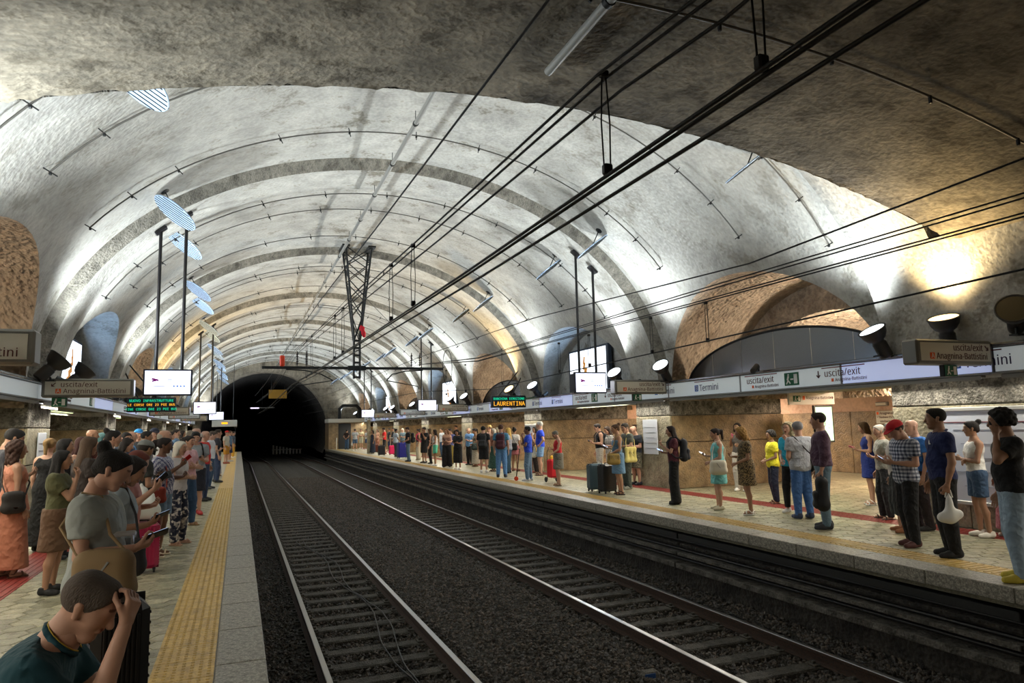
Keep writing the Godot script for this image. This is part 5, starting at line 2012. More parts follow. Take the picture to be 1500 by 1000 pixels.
	shoe.tube([Vector3(-0.045, 0.05, -0.01), Vector3(-0.03, 0.10, 0.035), Vector3(0.03, 0.10, 0.035), Vector3(0.045, 0.05, -0.01), Vector3(0.0, 0.06, -0.06), Vector3(-0.045, 0.05, -0.01)], 0.010, 6)
	proto["sandal"] = shoe.mesh()

func hair(called: String, bones: Array, clips: Array) -> void:
	var mb := MB.new()
	mb.add(blob(bones, 0.0095, clips), Transform3D.IDENTITY)
	proto["hair_" + called] = mb.mesh()

# ---- one person; the heavy part runs on worker threads
func arm_points(code: String, s: float) -> Array:   # elbow, wrist, palm direction, grip
	match code:
		"p": return [Vector3(s * 0.215, 1.13, -0.01), Vector3(s * 0.10, 1.15, 0.22), Vector3(-s * 0.4, 0.8, -0.3), 1]
		"u": return [Vector3(s * 0.205, 1.16, 0.07), Vector3(s * 0.11, 1.33, 0.27), Vector3(-s * 0.4, 0.2, -0.9), 1]
		"c": return [Vector3(s * 0.235, 1.14, 0.05), Vector3(-s * 0.02, 1.15 + 0.025 * s, 0.185), Vector3(0, 0, -1), 0]
		"h": return [Vector3(s * 0.34, 1.15, -0.10), Vector3(s * 0.20, 0.985, 0.03), Vector3(-s, 0, 0), 0]
		"e": return [Vector3(s * 0.27, 1.24, 0.17), Vector3(s * 0.125, 1.50, 0.10), Vector3(-s, 0, -0.1), 1]
		"b": return [Vector3(s * 0.22, 1.12, -0.01), Vector3(s * 0.09, 1.02, 0.19), Vector3(-s * 0.3, 0, -1), 1]
		"f": return [Vector3(s * 0.205, 1.14, 0.03), Vector3(s * 0.15, 0.99, 0.24), Vector3(0, -1, 0), 1]
		"m": return [Vector3(s * 0.18, 1.16, 0.17), Vector3(s * 0.06, 1.42, 0.19), Vector3(-s * 0.2, 0, -1), 1]
		"k": return [Vector3(s * 0.26, 1.13, -0.12), Vector3(s * 0.06, 0.97, -0.185), Vector3(0, 0, 1), 1]
		"t": return [Vector3(s * 0.23, 1.17, 0.0), Vector3(s * 0.15, 1.34, 0.16), Vector3(0, 0, -1), 1]
		"g": return [Vector3(s * 0.225, 1.12, -0.02), Vector3(s * 0.235, 0.87, 0.05), Vector3(-s, 0, 0), 1]
	return [Vector3(s * 0.222, 1.12, -0.03), Vector3(s * 0.232, 0.875, 0.05), Vector3(-s, 0, 0.15), 0]

func compute_person(i: int) -> void:
	var q: Dictionary = crowd[i]
	var S: float = q.h / 1.75
	var fem: bool = q.sex == 0
	var w: float = q.build
	var cell: float = clampf(q.dist * 0.0017, 0.011, 0.027) / S
	var sit: bool = q.pose == "sit"
	var P := Vector3(0, 0.95, 0)
	var C := Vector3(0, 1.31, 0)
	var Nk := Vector3(0, 1.45, -0.01)
	if q.pose == "lean":
		C = Vector3(0, 1.29, 0.06); Nk = Vector3(0, 1.42, 0.10)
	if sit:
		P = Vector3(0, 0.42, -0.16); C = Vector3(0, 0.76, 0.02); Nk = Vector3(0, 0.885, 0.10)
	var shw := (0.155 if fem else 0.182) * lerpf(1.0, w, 0.5)
	var hipw := (0.088 if fem else 0.080) * w
	var mid := P.lerp(C, 0.45)
	var bust := 0.035 if fem else 0.0
	# trunk: [a, b, ra, rb, kz]
	var trunk := [
		[C + Vector3(-0.085 * w, 0.02, 0), C + Vector3(0.085 * w, 0.02, 0), 0.108 * w, 0.108 * w, 1.12],
		[mid + Vector3(-0.055 * w, 0, 0.005), mid + Vector3(0.055 * w, 0, 0.005), (0.088 if fem else 0.100) * w, (0.088 if fem else 0.100) * w, 1.08],
		[P + Vector3(-0.07 * w, 0, -0.005), P + Vector3(0.07 * w, 0, -0.005), (0.112 if fem else 0.105) * w, (0.112 if fem else 0.105) * w, 1.08],
		[C, mid + Vector3(0, 0, 0.01 + (w - 1.0) * 0.12), 0.10 * w, 0.098 * w, 1.0], [mid + Vector3(0, 0, 0.01 + (w - 1.0) * 0.12), P, 0.10 * w, 0.10 * w, 1.0]]
	var up := (Nk - C).normalized()
	var shy := C + up * 0.095
	trunk.append([shy + Vector3(-shw * 0.88, 0, -0.01), shy + Vector3(shw * 0.88, 0, -0.01), 0.056, 0.056, 1.0])
	trunk.append([shy + Vector3(-shw * 0.5, 0.02, -0.012), Nk + up * 0.02, 0.045, 0.05, 1.0])
	trunk.append([shy + Vector3(shw * 0.5, 0.02, -0.012), Nk + up * 0.02, 0.045, 0.05, 1.0])
	if fem:
		for sx: float in [-1.0, 1.0]:
			trunk.append([C + Vector3(sx * 0.062, -0.035, 0.062), C + Vector3(sx * 0.066, -0.045, 0.078), 0.055 * w, 0.05 * w, 1.0])
	var bones := []
	for t in trunk: bones.append(bone(t[0], t[1], t[2], t[3], t[4], 0.05))
	bones.append(bone(Nk - up * 0.03, Nk + up * 0.07 + Vector3(0, 0, 0.008), 0.052 if fem else 0.060, 0.048 if fem else 0.056))
	# arms
	var arms := []
	var hands := []
	for k in 2:
		var s := 1.0 if k == 0 else -1.0
		var sh := shy + Vector3(s * shw, -0.005, -0.01)
		var ap := arm_points(q.arms[k], s)
		var el: Vector3 = ap[0]
		var wr: Vector3 = ap[1]
		el.x += s * (shw - 0.178) ; wr.x += s * (shw - 0.178) * 0.5
		if q.arms[k] in ["d", "h", "g"]: wr.x += s * (w - 1.0) * 0.12; el.x += s * (w - 1.0) * 0.12
		else: wr.z += (w - 1.0) * 0.2
		if sit:
			if k == 1:
				el = Vector3(-0.20, 0.62, 0.26); wr = Vector3(-0.085, 0.96, 0.35); ap[2] = Vector3(0.5, 0, -1)
			else:
				el = Vector3(0.20, 0.60, 0.22); wr = Vector3(0.06, 0.56, 0.42); ap[2] = Vector3(0, -1, 0)
		var fat := lerpf(1.0, w, 0.8) * (0.9 if fem else 1.0)
		arms.append([sh, el, wr, fat])
		bones.append(bone(sh, sh.lerp(el, 0.45), 0.052 * fat, 0.046 * fat, 1.0, 0.035))
		bones.append(bone(sh.lerp(el, 0.45), el, 0.046 * fat, 0.037 * fat, 1.0, 0.02))
		bones.append(bone(el, el.lerp(wr, 0.35), 0.037 * fat, 0.038 * fat, 1.0, 0.02))
		bones.append(bone(el.lerp(wr, 0.35), wr, 0.038 * fat, 0.0265, 1.0, 0.02))
		var fy := -(wr - el).normalized()
		if q.arms[k] in ["p", "u", "m", "e"] and not sit: fy = -((wr - el).normalized() + Vector3(-s * 0.15, 0.25, 0.1)).normalized()
		var pz: Vector3 = ap[2]
		pz = (pz - fy * pz.dot(fy)).normalized()
		hands.append([wr, Basis(fy.cross(pz), fy, pz), ap[3], s])
	# legs
	var legs := []
	var stance: Array = q.stance
	for k in 2:
		var s := 1.0 if k == 0 else -1.0
		var hip := P + Vector3(s * hipw, -0.03, 0)
		var an := Vector3(s * (hipw + 0.012 + stance[0]), 0.085, stance[1 + k] - 0.02)
		var kn := hip.lerp(an, 0.5) + Vector3(0, 0.0, 0.022 + absf(stance[1 + k]) * 0.25)
		if sit:
			an = Vector3(s * 0.13, 0.085, 0.16); kn = Vector3(s * 0.19, 0.54, 0.26)
		if q.pose == "walk": kn.z += 0.03
		legs.append([hip, kn, an])
		var lw := lerpf(1.0, w, 0.8)
		bones.append(bone(hip, hip.lerp(kn, 0.4), 0.086 * lw, 0.078 * lw, 1.0, 0.04))
		bones.append(bone(hip.lerp(kn, 0.4), kn, 0.078 * lw, 0.052 * lw, 1.0, 0.02))
		var calf := kn.lerp(an, 0.33) + Vector3(0, 0, -0.018)
		bones.append(bone(kn, calf, 0.048 * lw, 0.053 * lw, 1.0, 0.015))
		bones.append(bone(calf, an, 0.052 * lw, 0.033, 1.0, 0.025))
		bones.append(bone(an + Vector3(0, -0.045, -0.02), an + Vector3(s * 0.012, -0.055, 0.13), 0.034, 0.024, 1.0, 0.03))
	var scale := Transform3D(Basis.IDENTITY.scaled(Vector3.ONE * S), Vector3.ZERO)
	# skin
	var mb := MB.new()
	mb.add(blob(bones, cell), scale, q.skin)
	var pitch: float = q.tilt
	var piv := Nk + Vector3(0, 0.03, 0.0)
	var hb := Basis.IDENTITY.rotated(Vector3.RIGHT, pitch).rotated(Vector3.UP, q.turn)
	var hs := 0.97 if fem else 1.03
	var hx := scale * Transform3D(hb.scaled(Vector3.ONE * hs), piv + hb * Vector3(0, 0.150, 0.03))
	q.head = hx
	var lod := 0 if q.dist < 11.0 else 1
	mb.add(proto["head%d%d" % [q.sex, lod]], hx, q.skin)
	q.wrists = []
	for h in hands:
		var flip: bool = h[3] < 0
		var bb: Basis = h[1]
		if flip: bb = Basis(-bb.x, bb.y, bb.z)
		if fem: bb = bb.scaled(Vector3.ONE * 0.92)
		mb.add(proto["hand%d%d" % [h[2], lod]], scale * Transform3D(bb, h[0]), q.skin, flip)
		q.wrists.append([scale * Vector3(h[0]), h[1]])
	q.body = mb
	# top
	var ease_: float = q.ease
	if q.top != "none":
		var tb := []
		for t in trunk.slice(0, 5): tb.append(bone(t[0], t[1], t[2] + ease_, t[3] + ease_, t[4], 0.06))
		var sleeveless: bool = q.top in ["tank", "strap", "dress", "gown"]
		if not sleeveless:
			for t in trunk.slice(5): tb.append(bone(t[0], t[1], t[2] + ease_ * 0.7, t[3] + ease_ * 0.5, t[4], 0.05))
		else:
			for t in trunk.slice(8): tb.append(bone(t[0], t[1], t[2] + ease_, t[3] + ease_, t[4], 0.05))
			if q.top != "strap":
				for sx: float in [-1.0, 1.0]:
					tb.append(bone(C + Vector3(sx * 0.09, 0.05, 0), shy + Vector3(sx * shw * 0.58, 0.0, -0.01), 0.075, 0.062 + ease_ * 0.4, 1.0, 0.04))
		if fem:
			if not sleeveless: pass
		if not sleeveless:
			for a in arms:
				var fr := 0.62 if q.top != "long" else 1.0
				var e1: Vector3 = a[0].lerp(a[1], fr)
				tb.append(bone(a[0], e1, 0.056 * a[3] + ease_ * 0.8, 0.050 * a[3] + ease_ * 1.1, 1.0, 0.04, q.top != "long"))
				if q.top == "long":
					tb.append(bone(a[1], a[1].lerp(a[2], 0.92), 0.044 * a[3] + ease_, 0.034 + ease_ * 0.7, 1.0, 0.03, true))
		var clips := []
		if not sit:
			clips.append([Vector3(0, -1, 0), -q.hem])
			clips.append([Vector3(0, 1, 0.18), (1.475 if not sleeveless else (1.455 if q.top != "strap" else 1.37)) + (0.03 if q.pose == "lean" else 0.0)])
		else:
			clips.append([up, up.dot(Nk) + 0.012])
		if q.top in ["dress", "gown", "tdress"]:
			skirt_bones(tb, P, q.hem, q.flare, w, legs)
		q.top_mesh = blob(tb, cell, clips)
		if sleeveless or fem: pass
	# bottom
	if q.bottom != "none":
		var tb := []
		var clips := []
		var eb: float = q.ease_b
		tb.append(bone(trunk[2][0], trunk[2][1], trunk[2][2] + eb * 0.6, trunk[2][3] + eb * 0.6, trunk[2][4], 0.05))
		tb.append(bone(mid.lerp(P, 0.5), P, 0.10 * w + eb * 0.5, 0.105 * w + eb * 0.5, 1.0, 0.05))
		if q.bottom in ["skirt", "maxi", "mini"]:
			skirt_bones(tb, P, q.hem_b, q.flare, w, legs)
		else:
			for l in legs:
				var lw := lerpf(1.0, w, 0.8)
				var wide: float = q.wide
				var cut: float = q.hem_b
				tb.append(bone(l[0], l[1], 0.088 * lw + eb, 0.076 * lw + eb + wide * 0.5, 1.0, 0.035))
				tb.append(bone(l[1], l[2] + Vector3(0, -0.02, -0.005), 0.074 * lw + eb + wide * 0.5, 0.050 + eb + wide, 1.0, 0.02))
		if not sit:
			clips.append([Vector3(0, 1, 0), q.waist])
			clips.append([Vector3(0, -1, 0), -q.hem_b])
		else:
			clips.append([Vector3(0, -1, 0), -0.10])
			clips.append([(C - P).normalized(), (C - P).normalized().dot(P) + 0.10])
		q.bottom_mesh = blob(tb, cell, clips)
	q.scale = scale
	q.nk = Nk
	q.up = up
	q.legs = legs

func skirt_bones(tb: Array, P: Vector3, hem: float, flare: float, w: float, legs: Array) -> void:
	var top := P + Vector3(0, 0.04, 0)
	var h: float = top.y - hem
	for sx: float in [-1.0, 1.0]:
		tb.append(bone(top + Vector3(sx * 0.055 * w, 0, 0), Vector3(sx * (0.065 + flare * 0.45), hem - 0.1, top.z + (legs[0][2].z + legs[1][2].z) * 0.35), 0.112 * w, 0.105 * w + flare * 0.6, 1.0, 0.09))
	tb.append(bone(top, Vector3(0, hem - 0.1, top.z), 0.12 * w, 0.125 * w + flare * 0.8, 1.0, 0.09))

# ---- the crowd
# [where, height, turn in degrees (0 faces the viewer, 90 faces right), sex and build, skin, hair, top, bottom, shoes, arms, head tilt, label, things carried]
# where: "f x y" feet at that pixel of the photograph, standing on the platform; "h x y z" top of the head at that pixel, standing z metres along the tunnel
var crowd := []

func table() -> Array:
	return [
	# platform with the yellow studs
	["sit 48 836 -3.45", 1.80, 75, "m1.12", "light", "short:4a4038", "polo:0f3b45", "jeans:34466b", "sneaker:2a2a2a", "mm", 0.55, "person in teal polo crouching with a hand against the forehead", ""],
	["h 146 655 -4.75", 0, 72, "f1.12", "light", "bun:120e0d", "tee:8f9490", "jeans:5673a0", "sneaker:d8d5cc", "dp", 0.42, "person in pale grey tee and jeans reading a phone, earbud in", "phone;frontbag:7b6443:tan"],
	["f 12 845", 1.70, 110, "f1.0", "tan", "curls:3a2419", "dress:b0735a", "maxi:a8694f", "sandal:5a3a2a", "dd", 0.0, "person in a long peach dress with brown curls", "strap:3a2a22:dark brown"],
	["f 64 806", 1.72, 150, "f1.05", "light", "pony:8a6d45", "gown:0b0b0d", "none", "sneaker:222222", "dd", 0.0, "person in a long black dress with a blond ponytail, back turned", ""],
	["f 78 868", 1.585, 75, "f1.1", "tan", "long:15110f", "tee:4f4f31", "skirt:5f4632", "sneaker:141414", "dm", 0.05, "person in olive tee and brown plaid skirt, hand raised to the chin", ""],
	["h 12 627 -11.5", 0, 100, "m1.05", "tan", "short:17120f", "tee:2a2a30", "trousers:26262b", "sneaker:222222", "dp", 0.35, "person with short black hair looking down beside the peach dress", ""],
	["f 33 757", 1.56, 60, "f0.95", "tan", "bob:1d1512", "tee:4e5156", "skirt:a31d1b", "sandal:333333", "um", 0.1, "person in grey tee and red skirt, hands at the mouth", ""],
	["h 95 643 -12.0", 0, 80, "f0.95", "tan", "bob:14100f", "tee:202026", "trousers:22222a", "sneaker:333333", "dd", 0.0, "person with dark bob and black tee looking along the track", ""],
	["h 118 640 -13.2", 0, 60, "f0.95", "light", "long:3a1a16", "tank:1a1518", "trousers:20202a", "sneaker:333333", "pd", 0.15, "person with long dark red hair in a black vest", ""],
	["h 128 640 -10.6", 0, 120, "f1.0", "light", "long:4d3a2a", "tee:2c2420", "trousers:2a2622", "sneaker:444444", "dd", 0.1, "person with long brown hair in a dark brown tee", ""],
	["h 134 629 -17.0", 0, 90, "m1.0", "tan", "none", "tee:5a2b22", "jeans:2d3a55", "sneaker:444444", "dd", 0.0, "bald person in a rust red tee behind the crowd", ""],
	["h 163 630 -12.4", 0, 85, "f1.0", "light", "bun:1a1412", "tank:4b4c54", "jeans:33415c", "sneaker:cccccc", "pd", 0.1, "person with dark bun and grey vest looking towards the tunnel", ""],
	["h 181 641 -13.8", 0, 70, "f1.0", "light", "bob:1b1412", "tee:23232c", "trousers:222228", "sneaker:333333", "pd", 0.3, "person with straight dark bob bending over a screen", ""],
	["h 184 633 -16.0", 0, 40, "f1.0", "light", "short:15110f", "tee:323c50", "jeans:2d3a55", "sneaker:333333", "dd", 0.15, "person in slate blue tee with short black hair", ""],
	["h 192 632 -18.3", 0, 90, "m1.0", "light", "fringe:3a302a", "tee:5484b0", "trousers:30343c", "sneaker:333333", "dd", 0.0, "balding person in a light blue tee", ""],
	["h 203 629 -20.5", 0, 10, "m1.0", "light", "short:1a1412:cap:2f8fd0", "tee:33363c", "jeans:2d3a55", "sneaker:333333", "dd", 0.0, "bearded person in a bright blue cap and dark tee", ""],
	["h 208 645 -10.8", 0, 120, "m1.05", "tan", "short:2b2420:cap:777b78", "tee:30312f", "shorts:3a3833", "sneaker:333333", "pp", 0.3, "person in a grey cap and charcoal tee holding a dark tablet", "tablet"],
	["h 214 632 -17.4", 0, 90, "m1.0", "tan", "short:1a1512", "tee:6c6a66", "jeans:2d3a55", "sneaker:333333", "dd", 0.0, "person in a plain grey tee with cropped black hair", ""],
	["h 226 628 -19.0", 0, 30, "m1.0", "light", "short:1a1412:cap:262b3c", "tee:77707a", "jeans:2d3a55", "sneaker:333333", "dd", 0.0, "person in a navy cap and mauve tee", ""],
	["h 187 657 -7.6", 0, 80, "f1.0", "light", "bob:6b3327", "tee:b07d78", "trousers:2a2a33", "sneaker:ddd8cc", "pu", 0.55, "person in dusty pink tee with copper hair bending over a phone", "phone"],
	["h 178 665 -6.3", 0, 85, "f1.0", "tan", "bob:1b1412", "tee:8f9aa0", "trousers:33323a", "sneaker:333333", "dp", 0.5, "person in washed grey tee holding a lit phone over a dotted handbag", "phone;bag:16161a:black dotted"],
	["f 233 814", 1.69, 70, "f1.15", "brown", "pony:1a100e", "tee:leaf", "jshort:5d7286", "sandal:c9b9a0", "pu", 0.05, "person in navy and white leaf print blouse and denim shorts raising a red phone", "redphone;clutch:8a3020:rust red"],
	["f 257 797", 1.62, 60, "f1.05", "light", "bob:d0cabd", "tee:b9b4b4", "trousers:floral", "sandal:b08a72", "cc", 0.1, "person in navy trousers with pale flowers behind the leaf print blouse", ""],
	["h 240 630 -13.9", 0, 75, "m1.1", "light", "fringe:9b958c", "tee:cfcfcf", "jeans:3a4a66", "sneaker:888888", "cc", 0.0, "person in a white tee with folded arms, sunglasses on the head", ""],
	["f 272 770", 1.70, 45, "f1.0", "light", "pony:1c1512", "tee:c79ba0", "jeans:2f4866", "sandal:8a7048", "cc", 0.05, "person in pale pink tee and blue jeans with folded arms", ""],
	["f 283 754", 1.78, 10, "m1.2", "light", "short:17120f", "tee:8b9094", "shorts:1b1c28", "sneaker:a02626", "ph", 0.3, "person in grey tee and navy shorts with red shoes reading a phone", "phone;backpack:16161a:black"],
	["h 276 630 -18.0", 0, 60, "f1.0", "light", "short:7d7468", "tank:26262a", "trousers:26262a", "sneaker:333333", "dp", 0.3, "person with cropped grey hair in a black vest", ""],
	["h 287 627 -22.0", 0, 90, "m1.05", "light", "none", "tee:4a4a52", "jeans:2d3a55", "sneaker:333333", "dd", 0.0, "bald person in a dark grey tee", ""],
	["h 300 631 -20.0", 0, 70, "m1.1", "light", "fringe:8d857b", "tee:b32420", "jeans:2d3a55", "sneaker:222222", "dd", 0.0, "balding person in a red tee and jeans", ""],
	["h 309 631 -24.0", 0, 70, "m1.0", "light", "short:4a3c30", "tee:c9cbd0", "jeans:38506c", "sneaker:333333", "pd", 0.3, "person in white tee with brown hair looking down", ""],
	["f 317 697", 1.66, 80, "f0.95", "light", "long:5a2d1c", "gown:8d8a92", "none", "sandal:8a5a44", "pd", 0.1, "person in a long pale lilac strapless dress", ""],
	["h 319 629 -27.0", 0, 90, "m1.0", "light", "short:2a221c", "tee:30323a", "jeans:2d3a55", "sneaker:333333", "dd", 0.0, "person in dark tee behind the lilac dress", ""],
	["f 331 679", 1.80, 60, "m1.0", "light", "short:2a1c18:cap:c01e1e", "tee:a9a69a", "shorts:a8741e", "sneaker:7a3a2a", "dd", 0.0, "person in a red cap, pale tee and mustard shorts", ""],
	["f 336 676", 1.80, 80, "m1.0", "light", "short:4a3428", "tee:5f7893", "shorts:252b4a", "sneaker:999999", "dd", 0.0, "person in blue tee and navy shorts at the platform edge", ""],
	["f 341 670", 1.76, 80, "m1.0", "light", "short:3a2a20", "tee:4c5a6a", "trousers:b98a2a", "sneaker:ddd", "dd", 0.0, "person in ochre trousers standing farthest along the crowded platform", ""],
	["h 250 632 -24.0", 0, 90, "m1.0", "light", "short:2a221c", "tee:3a4a66", "jeans:2d3a55", "sneaker:333333", "dd", 0.0, "person in navy tee deep in the crowd", ""],
	["h 258 629 -27.0", 0, 80, "m1.0", "light", "short:241c18", "tee:6f8fb0", "jeans:2d3a55", "sneaker:333333", "dd", 0.0, "person in a pale blue tee deep in the crowd", ""],
	["h 267 631 -30.0", 0, 70, "f1.0", "tan", "bob:201815", "tee:2a2a2a", "jeans:2d3a55", "sneaker:333333", "dd", 0.0, "person with dark bob in black deep in the crowd", ""],
	["h 150 634 -19.0", 0, 70, "f1.0", "light", "bob:3a5a5a", "tee:2f5a5c", "jeans:2d3a55", "sneaker:333333", "dd", 0.0, "person in a dark green top against the brown wall", ""],
	# platform by the pink walled passages, from the notice board along to the service room
	["f 1496 851", 1.80, -75, "m1.1", "tan", "curly:15110f", "tee:141416", "jeans:8fa3b4", "sneaker:b5a436", "ed", 0.1, "person in black tee and faded jeans holding a phone to the ear", "earphone"],
	["f 1440 786", 1.66, -70, "f1.0", "tan", "bun:1b1310", "tank:d8d6d0", "jshort:39506c", "sneaker:d9d3c8", "cc", 0.0, "person in white vest and denim shorts with folded arms", ""],
	["f 1486 787", 1.68, -60, "f0.95", "tan", "bun:16110f", "tee:50382f", "maxi:93505a", "sneaker:d8d2c6", "dd", 0.0, "person in a pink patterned long skirt behind the black tee", ""],
	["f 1392 815", 1.84, -70, "m1.12", "tan", "short:120f0e", "polo:1b2550", "trousers:101012", "sneaker:131318", "gd", 0.0, "person in navy polo with a small emblem carrying a white plastic bag", "plastic"],
	["f 1336 800", 1.72, -55, "m1.05", "light", "short:2a1c14:cap:c0212b", "shirt:plaid", "trousers:131316", "sneaker:4a2320", "pp", 0.5, "person in red cap and open navy check shirt looking at a phone", "phone"],
	["f 1322 779", 1.66, -80, "f1.0", "light", "bob:b5b0aa", "tee:c5c3bd", "culotte:2b2f33", "sneaker:8a5634", "pd", 0.2, "person in dark culottes and brown ankle boots behind the check shirt", ""],
	["f 1352 776", 1.70, -60, "m1.0", "light", "none", "tee:2f6bb5", "trousers:3a3236", "sneaker:333333", "dd", 0.15, "bald person in blue tee behind the navy polo", ""],
	["f 1301 760", 1.62, -70, "f1.0", "light", "short:a09a90", "tee:8f8f86", "trousers:26282c", "sandal:3a2a20", "pd", 0.1, "person with cropped grey hair and dark trousers beside the blue dress", ""],
	["f 1278 739", 1.66, -80, "f0.95", "light", "bob:4a3018", "dress:1c2f78", "none", "sandal:dedede", "pd", 0.25, "person in a short royal blue dress holding a pink phone", "pinkphone"],
	["f 1212 774", 1.84, -85, "m1.12", "light", "short:2a1f18", "long:4c3547", "jeans:5d7382", "sneaker:2a2c30", "gd", 0.0, "person in purple shirt and jeans carrying a black backpack by hand", "handpack"],
	["f 1178 759", 1.70, -150, "m1.08", "light", "short:77767a", "shirt:a9acb4", "jeans:3d639a", "sneaker:26304a", "bd", 0.0, "person in pale grey shirt and blue jeans, sling strap across the back", "sling"],
	["f 1163 751", 1.68, -30, "f1.0", "light", "curls:9b8f70", "tee:1f9ec4", "leggings:17171a", "sneaker:cfcfcf", "mb", 0.0, "person in turquoise tee with long pale curls", "bag:9a978c:grey"],
	["f 1136 737", 1.52, -70, "f1.05", "tan", "curly:17110f", "shirt:d9cf2e", "trousers:1a2036", "sandal:5a3a2e", "bb", 0.0, "person in bright yellow blouse and navy trousers with short dark curls", ""],
	["f 1097 753", 1.62, -80, "f1.08", "tan", "curls:8d6a35", "tdress:leopard", "none", "sandal:e0ddd5", "bp", 0.35, "person in leopard print dress with golden curls", ""],
	["f 1086 719", 1.68, -20, "f1.0", "tan", "bob:241713", "tank:54504e", "trousers:b6b0a8", "sneaker:e0e0e0", "pu", 0.1, "person with brown bob raising a pale pink phone behind the leopard dress", "pinkphone"],
	["f 1056 746", 1.60, -80, "f1.08", "light", "pony:211615", "dress:6fb9bd", "none", "sneaker:cfc8b2", "bp", 0.1, "person in turquoise dress and dark glasses with a white shoulder bag", "bag:cfc9b8:white;booklet"],
	["f 1018 712", 1.72, -40, "m1.0", "light", "short:17120f", "shirt:flowers", "shorts:8f7c58", "sneaker:3a3a44", "bd", 0.1, "person in black floral shirt and khaki shorts", ""],
	["f 990 738", 1.66, -85, "f0.95", "light", "long:241613", "tee:4a1a26", "wide:0e0e11", "sneaker:131313", "up", 0.15, "person in maroon top and wide black trousers with long hair", "phone;backpack:1c1e26:dark navy"],
	["f 953 707", 1.76, -70, "m1.0", "light", "short:b9b7b2", "shirt:a9b4c2", "trousers:17171b", "sneaker:2a2a30", "bg", 0.0, "person in light blue checked shirt holding a green folder and a black bag", "folder;carry:15171b:black"],
	["f 934 710", 1.66, -60, "m1.2", "light", "none", "tee:20252e", "shorts:camo", "sneaker:20222e", "pd", 0.3, "bald person in black tee and camouflage shorts", "phone"],
	["f 907 724", 1.72, -75, "f1.0", "tan", "bun:4a3524", "strap:5b7890", "skirt:5b7c9c", "sandal:1a1412", "bp", 0.1, "person in denim sundress with a striped raffia bag", "phone;raffia"],
	["f 921 716", 1.74, -60, "m1.05", "light", "short:3a332c", "tee:5b5f58", "trousers:444a44", "sneaker:8a8a80", "pd", 0.2, "person in olive grey tee behind the denim sundress with a yellow tote", "tote:cdbf72:yellow"],
	["f 895 706", 1.66, -70, "f0.95", "light", "long:33241b", "tee:stripes", "trousers:c9c4ba", "sneaker:333333", "pd", 0.3, "person in black and white striped top beside the denim sundress", ""],
	["f 880 703", 1.74, -75, "m1.0", "light", "short:1f1612", "tank:19191c", "trousers:c4bfb4", "sneaker:333333", "pd", 0.2, "person in black vest and white trousers behind the grey suitcase", "phone;backpack:1c1e26:black"],
	["f 819 711", 1.58, -80, "f1.05", "light", "short:6a655c", "tank:b4212a", "skirt:6f6c62", "sandal:7a6a50", "fp", 0.35, "person in red vest and grey pleated skirt with a shopping trolley", ""],
	["f 793 696", 1.86, -90, "m1.1", "light", "short:a9a7a2", "tee:1f3fc0", "jshort:6f93bd", "sandal:3a2a22", "hb", 0.0, "tall person in bright blue tee and pale denim shorts, hand on hip", "plastic2"],
	["f 786 693", 1.68, -60, "f1.0", "tan", "bob:1d1512", "strap:54413a", "trousers:3a302e", "sandal:4a3428", "mb", 0.0, "person in brown patterned jumpsuit with a round straw bag", "bag:ab8a48:straw"],
	["f 775 704", 1.70, -100, "m1.05", "brown", "short:120f0e", "polo:1d40b8", "jeans:56708a", "sneaker:b9bcc0", "cm", 0.0, "person in royal blue polo and jeans with folded arms", "scooter"],
	["f 755 690", 1.66, 160, "f1.0", "tan", "bun:15100e", "tee:c5c0bd", "mini:b56f73", "sandal:4a3428", "dd", 0.0, "person in white tee and pink mini skirt with a low black waist bag", "waist:141416:black"],
	["f 746 693", 1.66, -110, "f1.0", "light", "long:b5954f", "tee:8a8f9c", "jeans:2f5068", "sneaker:2a2a33", "dd", 0.0, "person in grey tee with long blond hair and blue jeans", ""],
	["f 735 699", 1.78, 175, "m1.05", "light", "short:4a2f22", "tee:3d6f8c", "jeans:4f78a8", "sneaker:202638", "dd", 0.0, "person in teal tee and jeans with a maroon backpack", "backpack:3c1420:maroon"],
	["f 724 690", 1.64, -60, "f1.0", "light", "bob:b9b0a0", "tee:8a5a48", "maxi:2f5148", "sandal:333333", "dd", 0.0, "person in a long dark green skirt", ""],
	["f 709 692", 1.74, 170, "m1.0", "light", "short:15110f", "tee:141518", "shorts:17181a", "sneaker:e4e4e4", "dd", 0.0, "person in black tee and shorts with white shoes and a black backpack", "backpack:17191c:black"],
	["f 718 684", 1.76, -60, "m1.0", "light", "short:8a7a6a:hat:a98a55", "tee:c79a8a", "trousers:b49a84", "sneaker:333333", "dd", 0.0, "person in a straw hat and pale pink shirt", ""],
	["f 697 683", 1.66, -80, "f0.95", "tan", "pony:17110f", "strap:8f8577", "maxi:a39a8c", "sandal:5a3a2e", "bp", 0.2, "person in a long beige sundress with a dark shoulder bag", "bag:20302f:dark green"],
	["f 688 681", 1.68, -40, "m1.0", "light", "fringe:a99a8a", "shirt:6a9ad0", "trousers:141416", "sneaker:141414", "pd", 0.2, "balding person in a light blue shirt and black trousers", ""],
	["f 680 672", 1.76, 170, "m1.05", "light", "short:2a1f19", "tee:141417", "shorts:8a6f4c", "sneaker:e0e0e0", "dd", 0.0, "person in black tee and tan shorts, back turned", ""],
	["f 671 687", 1.64, -20, "f1.0", "tan", "bob:17110f", "tee:1a1a1e", "culotte:121214", "sneaker:d8cfc8", "pp", 0.4, "person in black top and black culottes holding a tablet", "tablet"],
	["f 661 680", 1.66, -50, "m1.0", "light", "short:2a1c17", "tee:5a5f9a", "trousers:8a7a33", "sneaker:333333", "pd", 0.2, "person in violet blue tee and ochre trousers", ""],
